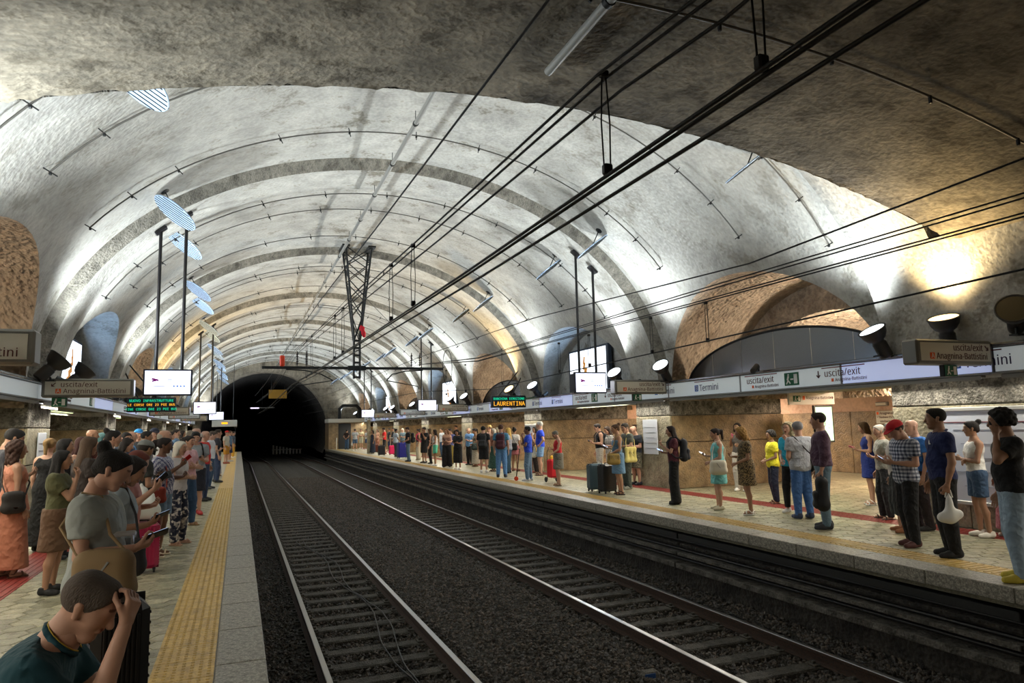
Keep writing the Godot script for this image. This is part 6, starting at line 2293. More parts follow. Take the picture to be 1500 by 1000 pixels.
	["f 655 684", 1.68, -15, "f1.08", "light", "long:6b4526", "strap:7a5a50", "wide:0f0f12", "sneaker:141414", "pp", 0.3, "person in flowered camisole and black trousers with long brown hair", "phone"],
	["f 638 682", 1.64, -95, "f1.0", "tan", "long:1d1210", "tank:c9c7c9", "jshort:55b596", "sneaker:e4e4e4", "bp", 0.1, "person in white crop vest and mint green shorts", ""],
	["f 630 679", 1.68, -90, "f1.0", "light", "long:4f3f2a", "tank:1b1b1e", "trousers:111113", "sneaker:141414", "dd", 0.0, "person in black vest and black trousers with long dark blond hair", ""],
	["f 622 678", 1.76, -40, "m1.0", "tan", "short:17110f", "tee:161619", "shorts:222224", "sneaker:2a2a2a", "mp", 0.1, "person in black tee and long black shorts rubbing the chin", ""],
	["f 613 673", 1.66, -80, "f1.0", "tan", "bun:17110f", "tank:4a3a38", "wide:a9a08e", "sandal:6a4632", "dd", 0.0, "person in wide cream trousers with a pink backpack", "backpack:d02a60:pink"],
	["f 598 676", 1.78, -90, "m1.05", "light", "short:2a1f19", "tee:121316", "jeans:52697c", "sneaker:14161c", "bd", 0.2, "person in black tee and grey blue jeans standing apart at the edge", "backpack:17191c:black slim"],
	["f 580 669", 1.70, 120, "f1.0", "brown", "bun:120e0d", "shirt:a9b6c4", "trousers:3f464a", "sneaker:222222", "df", 0.0, "person in pale blue shirt beside the pink suitcase", ""],
	["f 590 664", 1.70, -30, "f1.0", "light", "bob:c9c2b8", "shirt:5f7480", "trousers:3a4452", "sneaker:333333", "pd", 0.1, "person in grey blue shirt behind the blue suitcase", ""],
	["f 563 665", 1.78, -100, "m1.05", "light", "short:17110f", "tee:b81c1c", "shorts:16161a", "sneaker:7a4a2a", "pd", 0.15, "person in bright red tee and black shorts", ""],
	["f 570 660", 1.74, -80, "m1.0", "tan", "short:1d1613", "tee:20242c", "jeans:27365a", "sneaker:8a5a3a", "dd", 0.0, "person in black tee and dark jeans behind the red tee", ""],
	["f 576 661", 1.78, -80, "m1.0", "tan", "short:17110f", "tee:141619", "trousers:1d1f26", "sneaker:222222", "dd", 0.0, "person in black tee and black trousers beside the pale blue shirt", ""],
	["f 546 664", 1.62, -60, "f1.0", "tan", "bob:1d1512", "gown:1d2638", "none", "sneaker:222222", "dd", 0.0, "person in a long dark blue dress beside the column", ""],
	["f 553 660", 1.70, -60, "f1.0", "light", "long:3a2a20", "strap:c79a88", "skirt:8a5a48", "sandal:333333", "dd", 0.0, "person in a pink top and brown skirt behind the dark blue dress", ""],
	["f 537 659", 1.68, -70, "m1.05", "light", "short:3a2c22", "tee:cfcfd0", "jshort:3a4f73", "sneaker:dddddd", "cd", 0.0, "person in white tee and denim shorts near the column", ""],
	["f 529 657", 1.74, -20, "m1.0", "light", "short:4a3224", "tee:b5aa88", "shorts:a9a692", "sneaker:cccccc", "cc", 0.1, "person in cream tee and stone shorts with folded arms", ""],
	["f 520 660", 1.74, 170, "m1.05", "light", "short:3a2a1f", "tee:a3a5a6", "jshort:49617a", "sneaker:e4e4e4", "gd", 0.0, "person in pale grey tee and denim shorts carrying a small white bag", "carry:d8d6d0:white"],
	["f 508 658", 1.70, 150, "m1.0", "tan", "short:17110f", "tee:2a1c1a", "jeans:2f4a66", "sneaker:222222", "kk", 0.0, "person in dark brown tee and jeans, hands behind the back", ""],
	["f 514 656", 1.72, -80, "m1.0", "tan", "short:17110f", "tee:5a2c2c", "trousers:17181b", "sneaker:222222", "dd", 0.0, "person in dark red tee and black trousers near the service room", ""],
	["h 585 626 -57.0", 0, -60, "m1.0", "light", "short:3a2c22", "tee:c5c5c2", "trousers:3a3c44", "sneaker:333333", "dd", 0.0, "person in white tee behind the blue suitcase", ""],
	["h 575 625 -60.0", 0, -60, "m1.0", "tan", "short:1d1613", "tee:8a8d92", "trousers:3a3c44", "sneaker:333333", "dd", 0.0, "person in grey tee deep along the far platform", ""],
	["h 647 627 -40.0", 0, -60, "m1.0", "light", "short:3a2c22", "tee:b9c0cc", "jeans:2f4a66", "sneaker:333333", "dd", 0.0, "person in pale blue tee behind the flowered camisole", ""],
	["h 653 625 -43.0", 0, -40, "m1.0", "light", "short:5a4a3a", "tee:31456a", "trousers:26282c", "sneaker:333333", "dd", 0.0, "person in navy tee behind the violet blue tee", ""],
	["h 668 623 -41.0", 0, -60, "m1.0", "light", "short:2a1f19", "tee:26262b", "trousers:26282c", "sneaker:333333", "dd", 0.0, "person in black tee standing by the dark pier", ""],
	["h 636 626 -44.0", 0, -60, "f1.0", "light", "bob:c9b99a", "tee:d0cdc8", "jeans:2f4a66", "sneaker:333333", "dd", 0.0, "person in cream tee with fair hair behind the mint shorts", ""],
	["h 728 626 -32.0", 0, -60, "f1.0", "light", "bob:b5ae9e", "tee:b5816c", "trousers:6a5a50", "sneaker:333333", "dd", 0.0, "person in terracotta tee behind the maroon backpack", ""],
	["h 738 628 -33.0", 0, -70, "f1.0", "light", "long:4a2a1a", "tee:96907e", "trousers:5a5048", "sneaker:333333", "dd", 0.0, "person with chestnut hair behind the blond hair", ""],
	["h 930 622 -20.5", 0, -80, "f1.0", "light", "bob:4a3a2c", "tee:30343a", "trousers:26282c", "sneaker:333333", "dd", 0.0, "person with brown bob in the opening behind the camouflage shorts", ""],
	]

const SKIN := {"light": Color(0.44, 0.245, 0.165), "tan": Color(0.33, 0.175, 0.105), "brown": Color(0.16, 0.078, 0.046)}

func pattern(kind: String) -> StandardMaterial3D:
	if mats.has(kind): return mats[kind]
	var n := 128
	var im := Image.create(n, n, false, Image.FORMAT_RGB8)
	var a := noise_bytes(n, 0.07, 2, 301, FastNoiseLite.TYPE_CELLULAR)
	var b := noise_bytes(n, 0.045, 2, 302)
	var sc := 2.5
	for y in n:
		for x in n:
			var c := Color.WHITE
			var va := a[y * n + x] / 255.0
			var vb := b[y * n + x] / 255.0
			match kind:
				"leaf": c = Color("d5d6dc") if (sin(x * 0.30 + vb * 14.0) * sin(y * 0.22 + vb * 16.0) > 0.05) else Color("1e2358")
				"floral": c = Color("c9bfb4") if vb > 0.64 else Color("161a2e")
				"flowers": c = Color("a78fb0") if vb > 0.68 else (Color("9a9a5a") if vb < 0.30 else Color("17181a"))
				"leopard": c = Color("8a7550") if absf(vb - 0.5) > 0.12 and va > 0.3 else Color("2c241a")
				"plaid":
					var u := int(x / 8) % 2
					var v := int(y / 8) % 2
					c = [Color("1b2238"), Color("717889"), Color("c9ccd4")][u + v]
				"stripes": c = Color("d6d3cc") if int(y / 7) % 2 == 0 else Color("1a1a1c")
				"camo": c = Color("4b4a3c") if vb < 0.45 else (Color("7f7a66") if vb < 0.62 else Color("2f3029"))
			im.set_pixel(x, y, c)
	var m := StandardMaterial3D.new()
	m.albedo_texture = ImageTexture.create_from_image(im)
	m.roughness = 0.9
	m.uv1_triplanar = true
	m.uv1_scale = Vector3.ONE * (sc if kind in ["leaf", "plaid", "leopard", "stripes"] else 1.8)
	mats[kind] = m
	return m

func cloth(code: String) -> Material:
	if code.length() == 6 and code.is_valid_hex_number(): return fabric(Color(code))
	return pattern(code)

func read_row(r: Array, i: int) -> Dictionary:
	var q := {}
	var wh: PackedStringArray = r[0].split(" ")
	q.pose = "sit" if wh[0] == "sit" else ""
	if wh[0] == "f":
		q.at = on_y(float(wh[1]), float(wh[2]))
		q.h = r[1]
	else:
		var p := on_z(float(wh[1]), float(wh[2]), float(wh[3]))
		q.at = Vector3(p.x, 0, p.z)
		q.h = clampf(p.y, 1.52, 1.9) if wh[0] == "h" else r[1]
	q.yaw = wrapf(deg_to_rad(r[2]) - atan2(q.at.x, -q.at.z), -PI, PI)   # the table gives the turn as seen from the camera end
	q.sex = 0 if r[3][0] == "f" else 1
	q.build = float(r[3].substr(1))
	q.skin = SKIN[r[4]]
	var hh: PackedStringArray = r[5].split(":")
	q.hair = hh
	var tt: PackedStringArray = r[6].split(":")
	q.top = tt[0]
	q.top_col = tt[1]
	var bb: PackedStringArray = r[7].split(":")
	q.bottom = bb[0]
	q.bottom_col = bb[1] if bb.size() > 1 else ""
	q.shoe = r[8].split(":")
	q.arms = [r[9][0], r[9][1]]
	q.tilt = r[10]
	q.label = r[11]
	q.extra = r[12]
	var r2 := RandomNumberGenerator.new()
	r2.seed = 1000 + i
	q.turn = r2.randf_range(-0.2, 0.2)
	q.stance = [r2.randf_range(0.0, 0.03), r2.randf_range(-0.05, 0.07), r2.randf_range(-0.06, 0.06)]
	q.dist = (q.at - Vector3(0, CAM_Y, 0)).length()
	q.ease = {"tee": 0.018, "polo": 0.016, "shirt": 0.024, "long": 0.02, "tank": 0.011, "strap": 0.010, "dress": 0.013, "tdress": 0.018, "gown": 0.013}[q.top]
	q.hem = {"tee": 0.90, "polo": 0.90, "shirt": 0.85, "long": 0.94, "tank": 0.97, "strap": 0.98, "dress": 0.56, "tdress": 0.58, "gown": 0.09}[q.top]
	q.flare = 0.05
	if q.top == "gown" or q.bottom == "maxi": q.flare = 0.11
	if q.top == "dress" and q.bottom == "maxi": q.hem = 0.85
	if q.bottom == "mini": q.hem = 0.98
	q.ease_b = {"trousers": 0.014, "jeans": 0.011, "shorts": 0.022, "jshort": 0.018, "leggings": 0.005, "wide": 0.02, "culotte": 0.022, "skirt": 0.016, "maxi": 0.016, "mini": 0.014, "none": 0.01}[q.bottom]
	q.hem_b = {"trousers": 0.045, "jeans": 0.05, "shorts": 0.50, "jshort": 0.60, "leggings": 0.10, "wide": 0.03, "culotte": 0.28, "skirt": 0.52, "maxi": 0.12, "mini": 0.66, "none": 0.5}[q.bottom]
	q.wide = {"wide": 0.045, "culotte": 0.05, "shorts": 0.02, "jshort": 0.015}.get(q.bottom, 0.0)
	q.waist = 1.04 if q.sex == 0 else 1.01
	return q

func build_people() -> void:
	make_protos()
	var rows := table()
	for i in rows.size():
		crowd.append(read_row(rows[i], i))
	var task := WorkerThreadPool.add_group_task(compute_person, crowd.size(), 4, true)
	WorkerThreadPool.wait_for_group_task_completion(task)
	var skin_mat := StandardMaterial3D.new()
	skin_mat.vertex_color_use_as_albedo = true
	skin_mat.roughness = 0.6
	for q in crowd:
		var o := base("person", q.at, q.yaw)
		tag(o, q.label, "person")
		put(q.body.mesh(), "body", skin_mat, o)
		if q.has("top_mesh"):
			var mb := MB.new()
			mb.add(q.top_mesh, q.scale)
			var shirt := put(mb.mesh(), {"dress": "dress", "gown": "dress", "tdress": "dress", "shirt": "shirt", "long": "shirt", "polo": "polo_shirt", "tank": "vest", "strap": "camisole"}.get(q.top, "tee_shirt"), cloth(q.top_col), o)
			if q.top == "polo":
				collar(shirt, q)
		if q.has("bottom_mesh"):
			var mb := MB.new()
			mb.add(q.bottom_mesh, q.scale)
			put(mb.mesh(), {"jeans": "jeans", "shorts": "shorts", "jshort": "shorts", "skirt": "skirt", "maxi": "skirt", "mini": "skirt"}.get(q.bottom, "trousers"), cloth(q.bottom_col), o)
		if q.hair[0] != "none":
			put(proto["hair_" + q.hair[0]], "hair", strands(Color(q.hair[1])), o, q.head)
			if q.hair.size() > 2:
				put(proto[q.hair[2]], "cap" if q.hair[2] == "cap" else "straw_hat", paint(Color(q.hair[3]), 0.85), o, q.head)
		for k in 2:
			var an: Vector3 = q.scale * Vector3(q.legs[k][2])
			var s := 1.0 if k == 0 else -1.0
			put(proto[q.shoe[0]], "shoe" if q.shoe[0] == "sneaker" else "sandal", paint(Color(q.shoe[1]), 0.7), o, Transform3D(Basis.IDENTITY.rotated(Vector3.UP, s * 0.12).scaled(Vector3.ONE * (q.h / 1.75) * (0.93 if q.sex == 0 else 1.03)), Vector3(an.x, 0.0, an.z)))
		if q.label.contains("small emblem"):
			var em := MB.new()
			var zf: float = (0.121 + q.ease) * q.build / 1.12 + 0.004
			em.box(Vector3(0.085, 1.335, zf) * (q.h / 1.75), Vector3(0.05, 0.012, 0.006))
			em.tri(Vector3(0.065, 1.345, zf + 0.004) * (q.h / 1.75), Vector3(0.10, 1.345, zf + 0.004) * (q.h / 1.75), Vector3(0.09, 1.385, zf + 0.004) * (q.h / 1.75))
			put(em.mesh(), "chest_emblem", M.white, o)
		carry(q, o.transform)

func collar(parent: Node3D, q: Dictionary) -> void:
	var mb := MB.new()
	var pts := []
	var b := aim(q.up + Vector3(0, 0, 0.35))
	for k in 15:
		var a := TAU * k / 14.0 * 0.9 + PI * 0.6
		pts.append(q.scale * (q.nk + q.up * 0.028 + b * Vector3(0.080 * cos(a), 0.0, -0.082 * sin(a))))
	mb.tube(pts, 0.014, 6)
	put(mb.mesh(), "collar", cloth(q.top_col), parent)
	if q.pose == "sit":
		for k in pts.size(): pts[k] += q.up * 0.013
		mb = MB.new()
		mb.tube(pts, 0.004, 5)
		put(mb.mesh(), "yellow_piping", fabric(Color("b59a3a")), parent)

# ---- what people carry: things of their own
func phone(q: Dictionary, xf: Transform3D, k: int, col: Color, lit: bool, who: String, size := Vector3(0.072, 0.148, 0.009)) -> void:
	var wr: Vector3 = q.wrists[k][0]
	var b: Basis = q.wrists[k][1]
	var o := base("tablet" if size.y > 0.2 else "phone")
	o.transform = xf * Transform3D(b.orthonormalized(), wr - b.y * (0.085 + size.y * 0.25) + b.z * 0.032)
	tag(o, ("dark tablet held by the " if size.y > 0.2 else "phone held by the ") + who, "tablet" if size.y > 0.2 else "phone", "phones in hands")
	var mb := MB.new()
	mb.box(Vector3.ZERO, size, Basis.IDENTITY, 0.003)
	var case := put(mb.mesh(), "case", paint(col, 0.5), o)
	mb = MB.new()
	mb.box(Vector3(0, 0, size.z * 0.5 + 0.0008), Vector3(size.x * 0.92, size.y * 0.94, 0.0012))
	put(mb.mesh(), "screen", glow(Color(0.75, 0.85, 1.0), 0.6) if lit else paint(Color(0.03, 0.03, 0.04), 0.2), case)

func bag_box(o: Node3D, ctr: Vector3, size: Vector3, m: Material, called := "pouch") -> Node3D:
	# soft rounded bag body
	var r := minf(size.x, size.z) * 0.5
	var hy := size.y * 0.5 - r * 0.8
	var hz := size.z * 0.5 - r
	var hx := size.x * 0.5 - r
	var B := []
	for u in [-1.0, 1.0]:
		B.append(bone(ctr + Vector3(-hx, u * hy - 0.01, -hz), ctr + Vector3(hx, u * hy - 0.01, hz), r * (1.0 if u < 0 else 0.8), r * (1.0 if u < 0 else 0.8), 1.0, 0.06))
		B.append(bone(ctr + Vector3(u * hx, -hy, u * hz), ctr + Vector3(u * hx, hy, u * hz), r, r * 0.8, 1.0, 0.06))
	B.append(bone(ctr + Vector3(0, -hy, 0), ctr + Vector3(0, hy, 0), r, r * 0.85, 1.0, 0.06))
	var mb := MB.new()
	mb.add(blob(B, 0.018), Transform3D.IDENTITY)
	return put(mb.mesh(), called, m, o)

func carry(q: Dictionary, xf: Transform3D) -> void:
	var S: float = q.h / 1.75
	var who: String = q.label.split(" with ")[0].split(" reading ")[0].split(" holding ")[0].split(" raising ")[0].split(" carrying ")[0].split(" looking ")[0].split(" bending ")[0].split(" behind ")[0].split(" beside ")[0].split(" and ")[0].split(",")[0]
	var sc := xf * Transform3D(Basis.IDENTITY.scaled(Vector3.ONE * S), Vector3.ZERO)
	for item in q.extra.split(";", false):
		var a: PackedStringArray = item.split(":")
		match a[0]:
			"phone": phone(q, xf, 1 if q.arms[1] in ["p", "u"] else 0, Color(0.08, 0.08, 0.1), true, who)
			"redphone": phone(q, xf, 1, Color(0.75, 0.05, 0.08), false, who)
			"pinkphone": phone(q, xf, 1 if q.arms[1] == "u" else 0, Color(0.85, 0.45, 0.55), false, who)
			"earphone": phone(q, xf, 0, Color(0.05, 0.05, 0.06), false, who)
			"tablet": phone(q, xf, 0, Color(0.06, 0.06, 0.07), false, who, Vector3(0.16, 0.24, 0.012))
			"booklet": phone(q, xf, 1, Color(0.35, 0.32, 0.32), false, who)
			"backpack", "handpack":
				var o := base("backpack")
				o.transform = sc
				var col := Color(a[1]) if a.size() > 1 else Color("141518")
				var ctr := Vector3(0, 1.21, -0.235) if a[0] == "backpack" else Vector3(0.27, 0.56, 0.06)
				tag(o, ("%s backpack worn by the %s" % [a[2], who]) if a[0] == "backpack" else "black backpack hanging from the hand of the person in purple shirt", "backpack", "backpacks")
				var m := paint(col, 0.85)
				var main := bag_box(o, ctr, Vector3(0.31, 0.46, 0.17), m, "main_pouch")
				bag_box(main, ctr + Vector3(0, -0.09, -0.085 if a[0] == "backpack" else 0.085), Vector3(0.24, 0.22, 0.08), paint(col.lightened(0.05), 0.85), "front_pocket")
				var mb := MB.new()
				if a[0] == "backpack":
					for sx: float in [-1.0, 1.0]:
						mb.tube([Vector3(sx * 0.09, 1.40, -0.18), Vector3(sx * 0.105, 1.505, -0.06), Vector3(sx * 0.115, 1.49, 0.04), Vector3(sx * 0.125, 1.38, 0.125), Vector3(sx * 0.15, 1.2, 0.12), Vector3(sx * 0.19, 1.05, -0.02), Vector3(sx * 0.13, 1.03, -0.18)], 0.018, 6)
					mb.tube([Vector3(-0.04, 1.44, -0.22), Vector3(0, 1.475, -0.22), Vector3(0.04, 1.44, -0.22)], 0.010, 6)
				else:
					mb.tube([ctr + Vector3(-0.05, 0.21, 0), ctr + Vector3(-0.03, 0.26, 0), ctr + Vector3(0.03, 0.26, 0), ctr + Vector3(0.05, 0.21, 0)], 0.012, 6)
				put(mb.mesh(), "straps", m, o)
			"bag", "frontbag", "tote", "clutch", "raffia":
				var o := base("handbag")
				o.transform = sc
				var s := 1.0 if sin(q.yaw + atan2(q.at.x, -q.at.z)) < -0.1 else -1.0
				if a[0] == "raffia": a = PackedStringArray(["raffia", "8a7238", "striped raffia"])
				var fem := 0.0 if q.build < 1.1 else 0.03
				var ctr := Vector3(s * (0.27 + fem), 0.93, 0.05)
				if a[0] == "raffia": ctr = Vector3(s * 0.20, 0.90, 0.16)
				if a[0] == "frontbag": ctr = Vector3(s * 0.24, 1.03, 0.13)
				tag(o, "%s bag carried by the %s" % [a[2], who], "bag", "handbags")
				var sz := {"bag": Vector3(0.16, 0.27, 0.36), "frontbag": Vector3(0.16, 0.27, 0.33), "tote": Vector3(0.10, 0.38, 0.34), "clutch": Vector3(0.09, 0.2, 0.24), "raffia": Vector3(0.13, 0.24, 0.32)}
				var m: Material = paint(Color(a[1]), 0.8)
				var pouch := bag_box(o, ctr, sz[a[0]], m, "pouch")
				if a[0] == "raffia":
					var st := MB.new()
					for k in 7: st.box(ctr + Vector3(s * 0.062, 0.0, -0.12 + 0.04 * k), Vector3(0.012, 0.17, 0.014), Basis.IDENTITY, 0.003)
					put(st.mesh(), "dark_stripes", M.black, pouch)
				var mb := MB.new()
				mb.tube([ctr + Vector3(0, 0.10, 0.13), Vector3(s * 0.19, 1.25, 0.14), Vector3(s * 0.10, 1.46, 0.055), Vector3(s * 0.09, 1.485, -0.05), Vector3(s * 0.17, 1.3, -0.13), ctr + Vector3(0, 0.10, -0.13)], 0.010, 6)
				put(mb.mesh(), "strap", m, o)
				mb = MB.new()
				mb.box(ctr + Vector3(s * (sz[a[0]].x * 0.5 + 0.004), 0.02, 0.0), Vector3(0.006, 0.16, 0.01), Basis.IDENTITY.rotated(Vector3.RIGHT, 0.6))
				put(mb.mesh(), "zip", M.dull_steel, pouch)
			"strap", "sling":
				var o := base("shoulder_strap_bag")
				o.transform = sc
				tag(o, "%s sling bag on the back of the %s" % ["dark", who], "bag", "handbags")
				var m := paint(Color("26221f"), 0.8)
				bag_box(o, Vector3(-0.24, 0.98, -0.08), Vector3(0.12, 0.24, 0.26), m)
				var mb := MB.new()
				mb.tube([Vector3(-0.24, 1.05, -0.16), Vector3(-0.06, 1.22, -0.165), Vector3(0.12, 1.46, -0.09), Vector3(0.13, 1.49, -0.02), Vector3(0.11, 1.42, 0.10), Vector3(-0.05, 1.2, 0.165), Vector3(-0.22, 1.06, 0.06)], 0.011, 6)
				put(mb.mesh(), "strap", m, o)
			"waist":
				var o := base("handbag")
				o.transform = sc
				tag(o, "black waist bag low on the back of the %s" % who, "bag", "handbags")
				bag_box(o, Vector3(0, 1.0, -0.19), Vector3(0.34, 0.26, 0.12), paint(Color("141416"), 0.8))
				var mb := MB.new()
				mb.tube([Vector3(-0.14, 1.06, -0.18), Vector3(0.1, 1.46, -0.10), Vector3(0.11, 1.49, -0.02), Vector3(0.05, 1.38, 0.12)], 0.010, 6)
				put(mb.mesh(), "strap", M.black, o)
			"carry", "plastic", "plastic2":
				var k := 0 if q.arms[0] == "g" else 1
				var wr: Vector3 = q.wrists[k][0]
				var o := base("carrier_bag")
				o.transform = xf
				var white: bool = a[0] != "carry"
				var col := Color("d5d5d0") if white else Color(a[1])
				tag(o, ("white plastic bag hanging from the hand of the %s" % who) if white else "%s bag in the hand of the %s" % [a[2], who], "bag", "carrier bags")
				var top := wr + Vector3(0, -0.10, 0.0)
				var B := [bone(top + Vector3(0, -0.08, 0), top + Vector3(0, -0.30, 0.0), 0.03, 0.075, 1.0, 0.05), bone(top + Vector3(0, -0.26, -0.09), top + Vector3(0, -0.30, 0.09), 0.055, 0.06, 1.0, 0.06), bone(top + Vector3(0, -0.02, 0), top + Vector3(0, -0.12, 0), 0.014, 0.03)]
				var mb := MB.new()
				mb.add(blob(B, 0.014), Transform3D.IDENTITY)
				put(mb.mesh(), "pouch", paint(col, 0.6), o)
				mb = MB.new()
				for z in [-0.02, 0.02]: mb.tube([top + Vector3(0, -0.06, z * 2.0), top + Vector3(0, 0.03, z)], 0.009, 5)
				put(mb.mesh(), "handles", paint(col, 0.6), o)
			"folder":
				var o := base("folder")
				var wr: Vector3 = q.wrists[0][0]
				o.transform = xf
				tag(o, "pale green folder held by the %s" % who, "folder")
				var mb := MB.new()
				mb.box(wr + Vector3(-0.03, -0.13, 0.05), Vector3(0.03, 0.26, 0.34), Basis.IDENTITY, 0.004)
				put(mb.mesh(), "cover", paint(Color("86b07c"), 0.7), o)
				mb = MB.new()
				mb.box(wr + Vector3(-0.03, 0.002, 0.05), Vector3(0.018, 0.01, 0.32))
				put(mb.mesh(), "papers", M.white, o)
			"scooter":
				var o := base("folded_scooter")
				o.transform = xf
				tag(o, "folded scooter with an orange wheel held beside the %s" % who, "scooter")
				var mb := MB.new()
				mb.tube([Vector3(-0.05, 0.08, 0.42), Vector3(-0.10, 1.0, 0.30)], 0.014, 6)
				mb.box(Vector3(-0.10, 1.0, 0.30), Vector3(0.26, 0.03, 0.03), Basis.IDENTITY, 0.006)
				put(mb.mesh(), "stem", M.dark_metal, o)
				mb = MB.new()
				mb.lathe([Vector2(0.001, -0.016), Vector2(0.06, -0.016), Vector2(0.07, 0.0), Vector2(0.06, 0.016), Vector2(0.001, 0.016)], 18, Transform3D(Basis.IDENTITY.rotated(Vector3.BACK, PI / 2), Vector3(-0.05, 0.07, 0.42)))
				put(mb.mesh(), "wheel", paint(Color("d0401c"), 0.6), o)

# ---- luggage on the floor
func suitcase(at: Vector3, turn: float, size: Vector3, col: Color, label: String, handle_up: float) -> void:
	var o := base("suitcase", at, turn)
	tag(o, label, "suitcase")
	var m := paint(col, 0.35)
	var wheel := 0.05
	var ctr := Vector3(0, wheel + size.y * 0.5, 0)
	var mb := MB.new()
	mb.box(ctr, size, Basis.IDENTITY, 0.045)
	var shell := put(mb.mesh(), "shell", m, o)
	mb = MB.new()
	var n := 8
	for k in n:
		var x := lerpf(-size.x * 0.5 + 0.06, size.x * 0.5 - 0.06, k / float(n - 1))
		for s: float in [-1.0, 1.0]:
			mb.box(Vector3(x, ctr.y, s * (size.z * 0.5 + 0.003)), Vector3(0.016, size.y - 0.12, 0.012), Basis.IDENTITY, 0.004)
	for k in 14:
		var y := wheel + 0.07 + (size.y - 0.14) * k / 13.0
		for s: float in [-1.0, 1.0]:
			mb.box(Vector3(s * (size.x * 0.5 + 0.002), y, 0), Vector3(0.010, 0.016, size.z - 0.10), Basis.IDENTITY, 0.003)
	put(mb.mesh(), "shell_ribs", m, shell)
	mb = MB.new()
	mb.box(ctr, Vector3(size.x + 0.006, size.y + 0.006, 0.016))
	put(mb.mesh(), "zip_seam", paint(col.darkened(0.4), 0.6), shell)
	for sx: float in [-1.0, 1.0]:
		for sz: float in [-1.0, 1.0]:
			mb = MB.new()
			mb.lathe([Vector2(0.001, -0.012), Vector2(0.024, -0.012), Vector2(0.026, 0.0), Vector2(0.024, 0.012), Vector2(0.001, 0.012)], 12, Transform3D(Basis.IDENTITY.rotated(Vector3.BACK, PI / 2), Vector3(sx * (size.x * 0.5 - 0.05), 0.026, sz * (size.z * 0.5 - 0.04))))
			mb.box(Vector3(sx * (size.x * 0.5 - 0.05), 0.05, sz * (size.z * 0.5 - 0.04)), Vector3(0.035, 0.03, 0.03))
			put(mb.mesh(), "wheel", M.black, o)
	mb = MB.new()
	var top := wheel + size.y
	mb.tube([Vector3(-0.07, top, 0), Vector3(-0.06, top + 0.03, 0), Vector3(0.06, top + 0.03, 0), Vector3(0.07, top, 0)], 0.012, 6)
	put(mb.mesh(), "carry_handle", M.black, o)
	if handle_up > 0.0:
		mb = MB.new()
		for s: float in [-1.0, 1.0]:
			mb.tube([Vector3(s * 0.09, top - 0.02, -size.z * 0.5 + 0.05), Vector3(s * 0.09, top + handle_up, -size.z * 0.5 + 0.05)], 0.009, 6)
		var th := put(mb.mesh(), "telescopic_handle", paint(Color(0.75, 0.75, 0.76), 0.3, 0.8), o)
		mb = MB.new()
		mb.box(Vector3(0, top + handle_up, -size.z * 0.5 + 0.05), Vector3(0.22, 0.03, 0.03), Basis.IDENTITY, 0.01)
		put(mb.mesh(), "grip", paint(Color(0.7, 0.7, 0.7), 0.4), th)

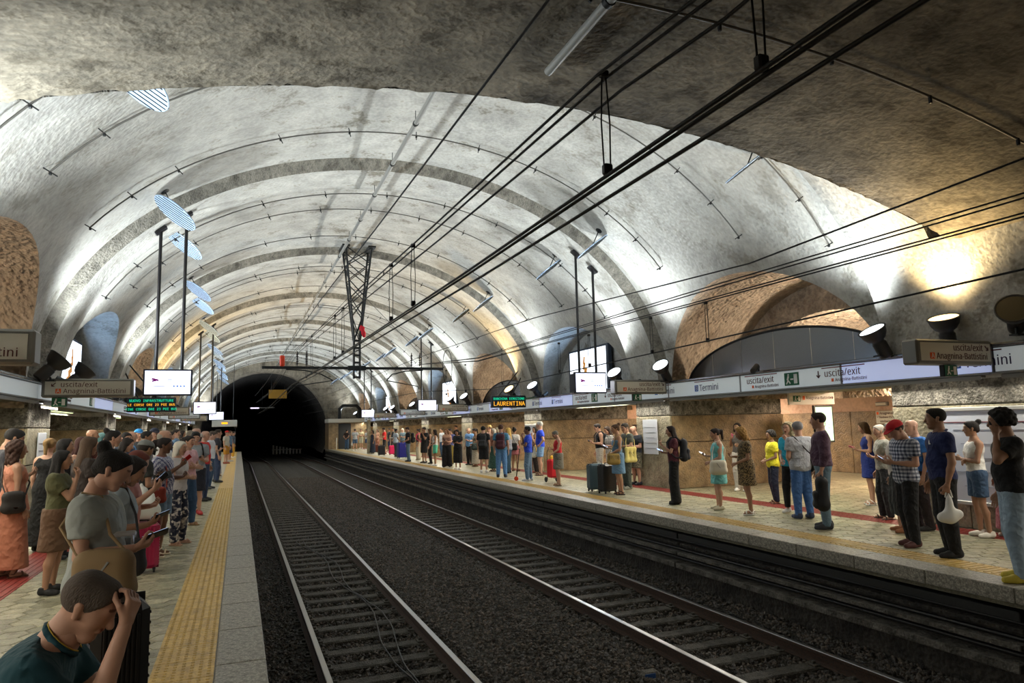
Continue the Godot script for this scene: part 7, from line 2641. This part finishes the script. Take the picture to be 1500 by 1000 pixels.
func build_luggage() -> void:
	suitcase(on_z(172, 860, -4.45) * Vector3(1, 0, 1), 0.25, Vector3(0.27, 0.84, 0.50), Color("0d0d0f"), "large black ribbed suitcase beside the crouching person", 0.30)
	suitcase(on_y(206, 838), 0.1, Vector3(0.40, 0.58, 0.26), Color("9c1544"), "magenta suitcase with a white shopping bag on top", 0.0)
	# white bag on the magenta case
	var w := base("shopping_bag", on_y(206, 838) + Vector3(0, 0.665, 0))
	tag(w, "crumpled white shopping bag resting on the magenta suitcase", "bag")
	var mb := MB.new()
	var B := [bone(Vector3(-0.10, 0.10, 0), Vector3(0.10, 0.10, 0), 0.10, 0.11, 1.1, 0.06), bone(Vector3(-0.04, 0.2, 0), Vector3(0.0, 0.36, 0), 0.13, 0.05, 1.2, 0.08), bone(Vector3(0.08, 0.2, 0.02), Vector3(0.10, 0.30, 0.0), 0.09, 0.03, 1.2, 0.05), bone(Vector3(-0.02, 0.34, 0), Vector3(-0.03, 0.44, 0), 0.03, 0.02)]
	mb.add(blob(B, 0.014), Transform3D.IDENTITY)
	put(mb.mesh(), "pouch", paint(Color("cfd0cb"), 0.6), w)
	suitcase(on_y(873, 719), 0.0, Vector3(0.42, 0.66, 0.27), Color("3f5560"), "grey blue suitcase in front of the white trousers", 0.0)
	suitcase(on_y(890, 722), 0.3, Vector3(0.46, 0.68, 0.30), Color("101114"), "black soft suitcase between the grey blue one and the denim sundress", 0.0)
	suitcase(on_y(590, 671), 0.2, Vector3(0.62, 0.86, 0.36), Color("1a1f78"), "large cobalt blue suitcase near the far column", 0.0)
	suitcase(on_y(574, 666), 0.0, Vector3(0.36, 0.56, 0.24), Color("e01a62"), "hot pink cabin suitcase beside the pale blue shirt", 0.5)
	suitcase(on_y(549, 663), 0.2, Vector3(0.50, 0.58, 0.26), Color("5a2418"), "brown suitcase next to the far column", 0.0)
	suitcase(on_y(559, 667), 0.1, Vector3(0.44, 0.60, 0.28), Color("15161f"), "black suitcase in front of the red tee", 0.45)
	suitcase(on_y(502, 657), 0.1, Vector3(0.30, 0.60, 0.26), Color("a9a9a6"), "pale suitcase with a yellow bundle near the service room", 0.0)
	# shopping trolley
	var t := base("shopping_trolley", on_y(811, 706), 0.1)
	tag(t, "red fabric shopping trolley in front of the grey pleated skirt", "trolley")
	mb = MB.new()
	mb.box(Vector3(0, 0.42, 0), Vector3(0.34, 0.56, 0.26), Basis.IDENTITY, 0.05)
	put(mb.mesh(), "fabric_body", paint(Color("c01420"), 0.8), t)
	mb = MB.new()
	for s: float in [-1.0, 1.0]:
		mb.tube([Vector3(s * 0.12, 0.08, -0.16), Vector3(s * 0.12, 0.9, -0.15), Vector3(s * 0.08, 1.0, -0.14)], 0.011, 6)
	mb.tube([Vector3(-0.08, 1.0, -0.14), Vector3(0.08, 1.0, -0.14)], 0.013, 6)
	put(mb.mesh(), "frame", M.dark_metal, t)
	for s: float in [-1.0, 1.0]:
		mb = MB.new()
		mb.lathe([Vector2(0.001, -0.014), Vector2(0.075, -0.014), Vector2(0.085, 0.0), Vector2(0.075, 0.014), Vector2(0.001, 0.014)], 16, Transform3D(Basis.IDENTITY.rotated(Vector3.BACK, PI / 2), Vector3(s * 0.19, 0.085, -0.13)))
		put(mb.mesh(), "wheel", M.black, t)
	mb = MB.new()
	mb.box(Vector3(-0.06, 0.74, 0), Vector3(0.12, 0.14, 0.12), Basis.IDENTITY, 0.03)
	put(mb.mesh(), "yellow_packet", paint(Color("d9a81c"), 0.7), t)
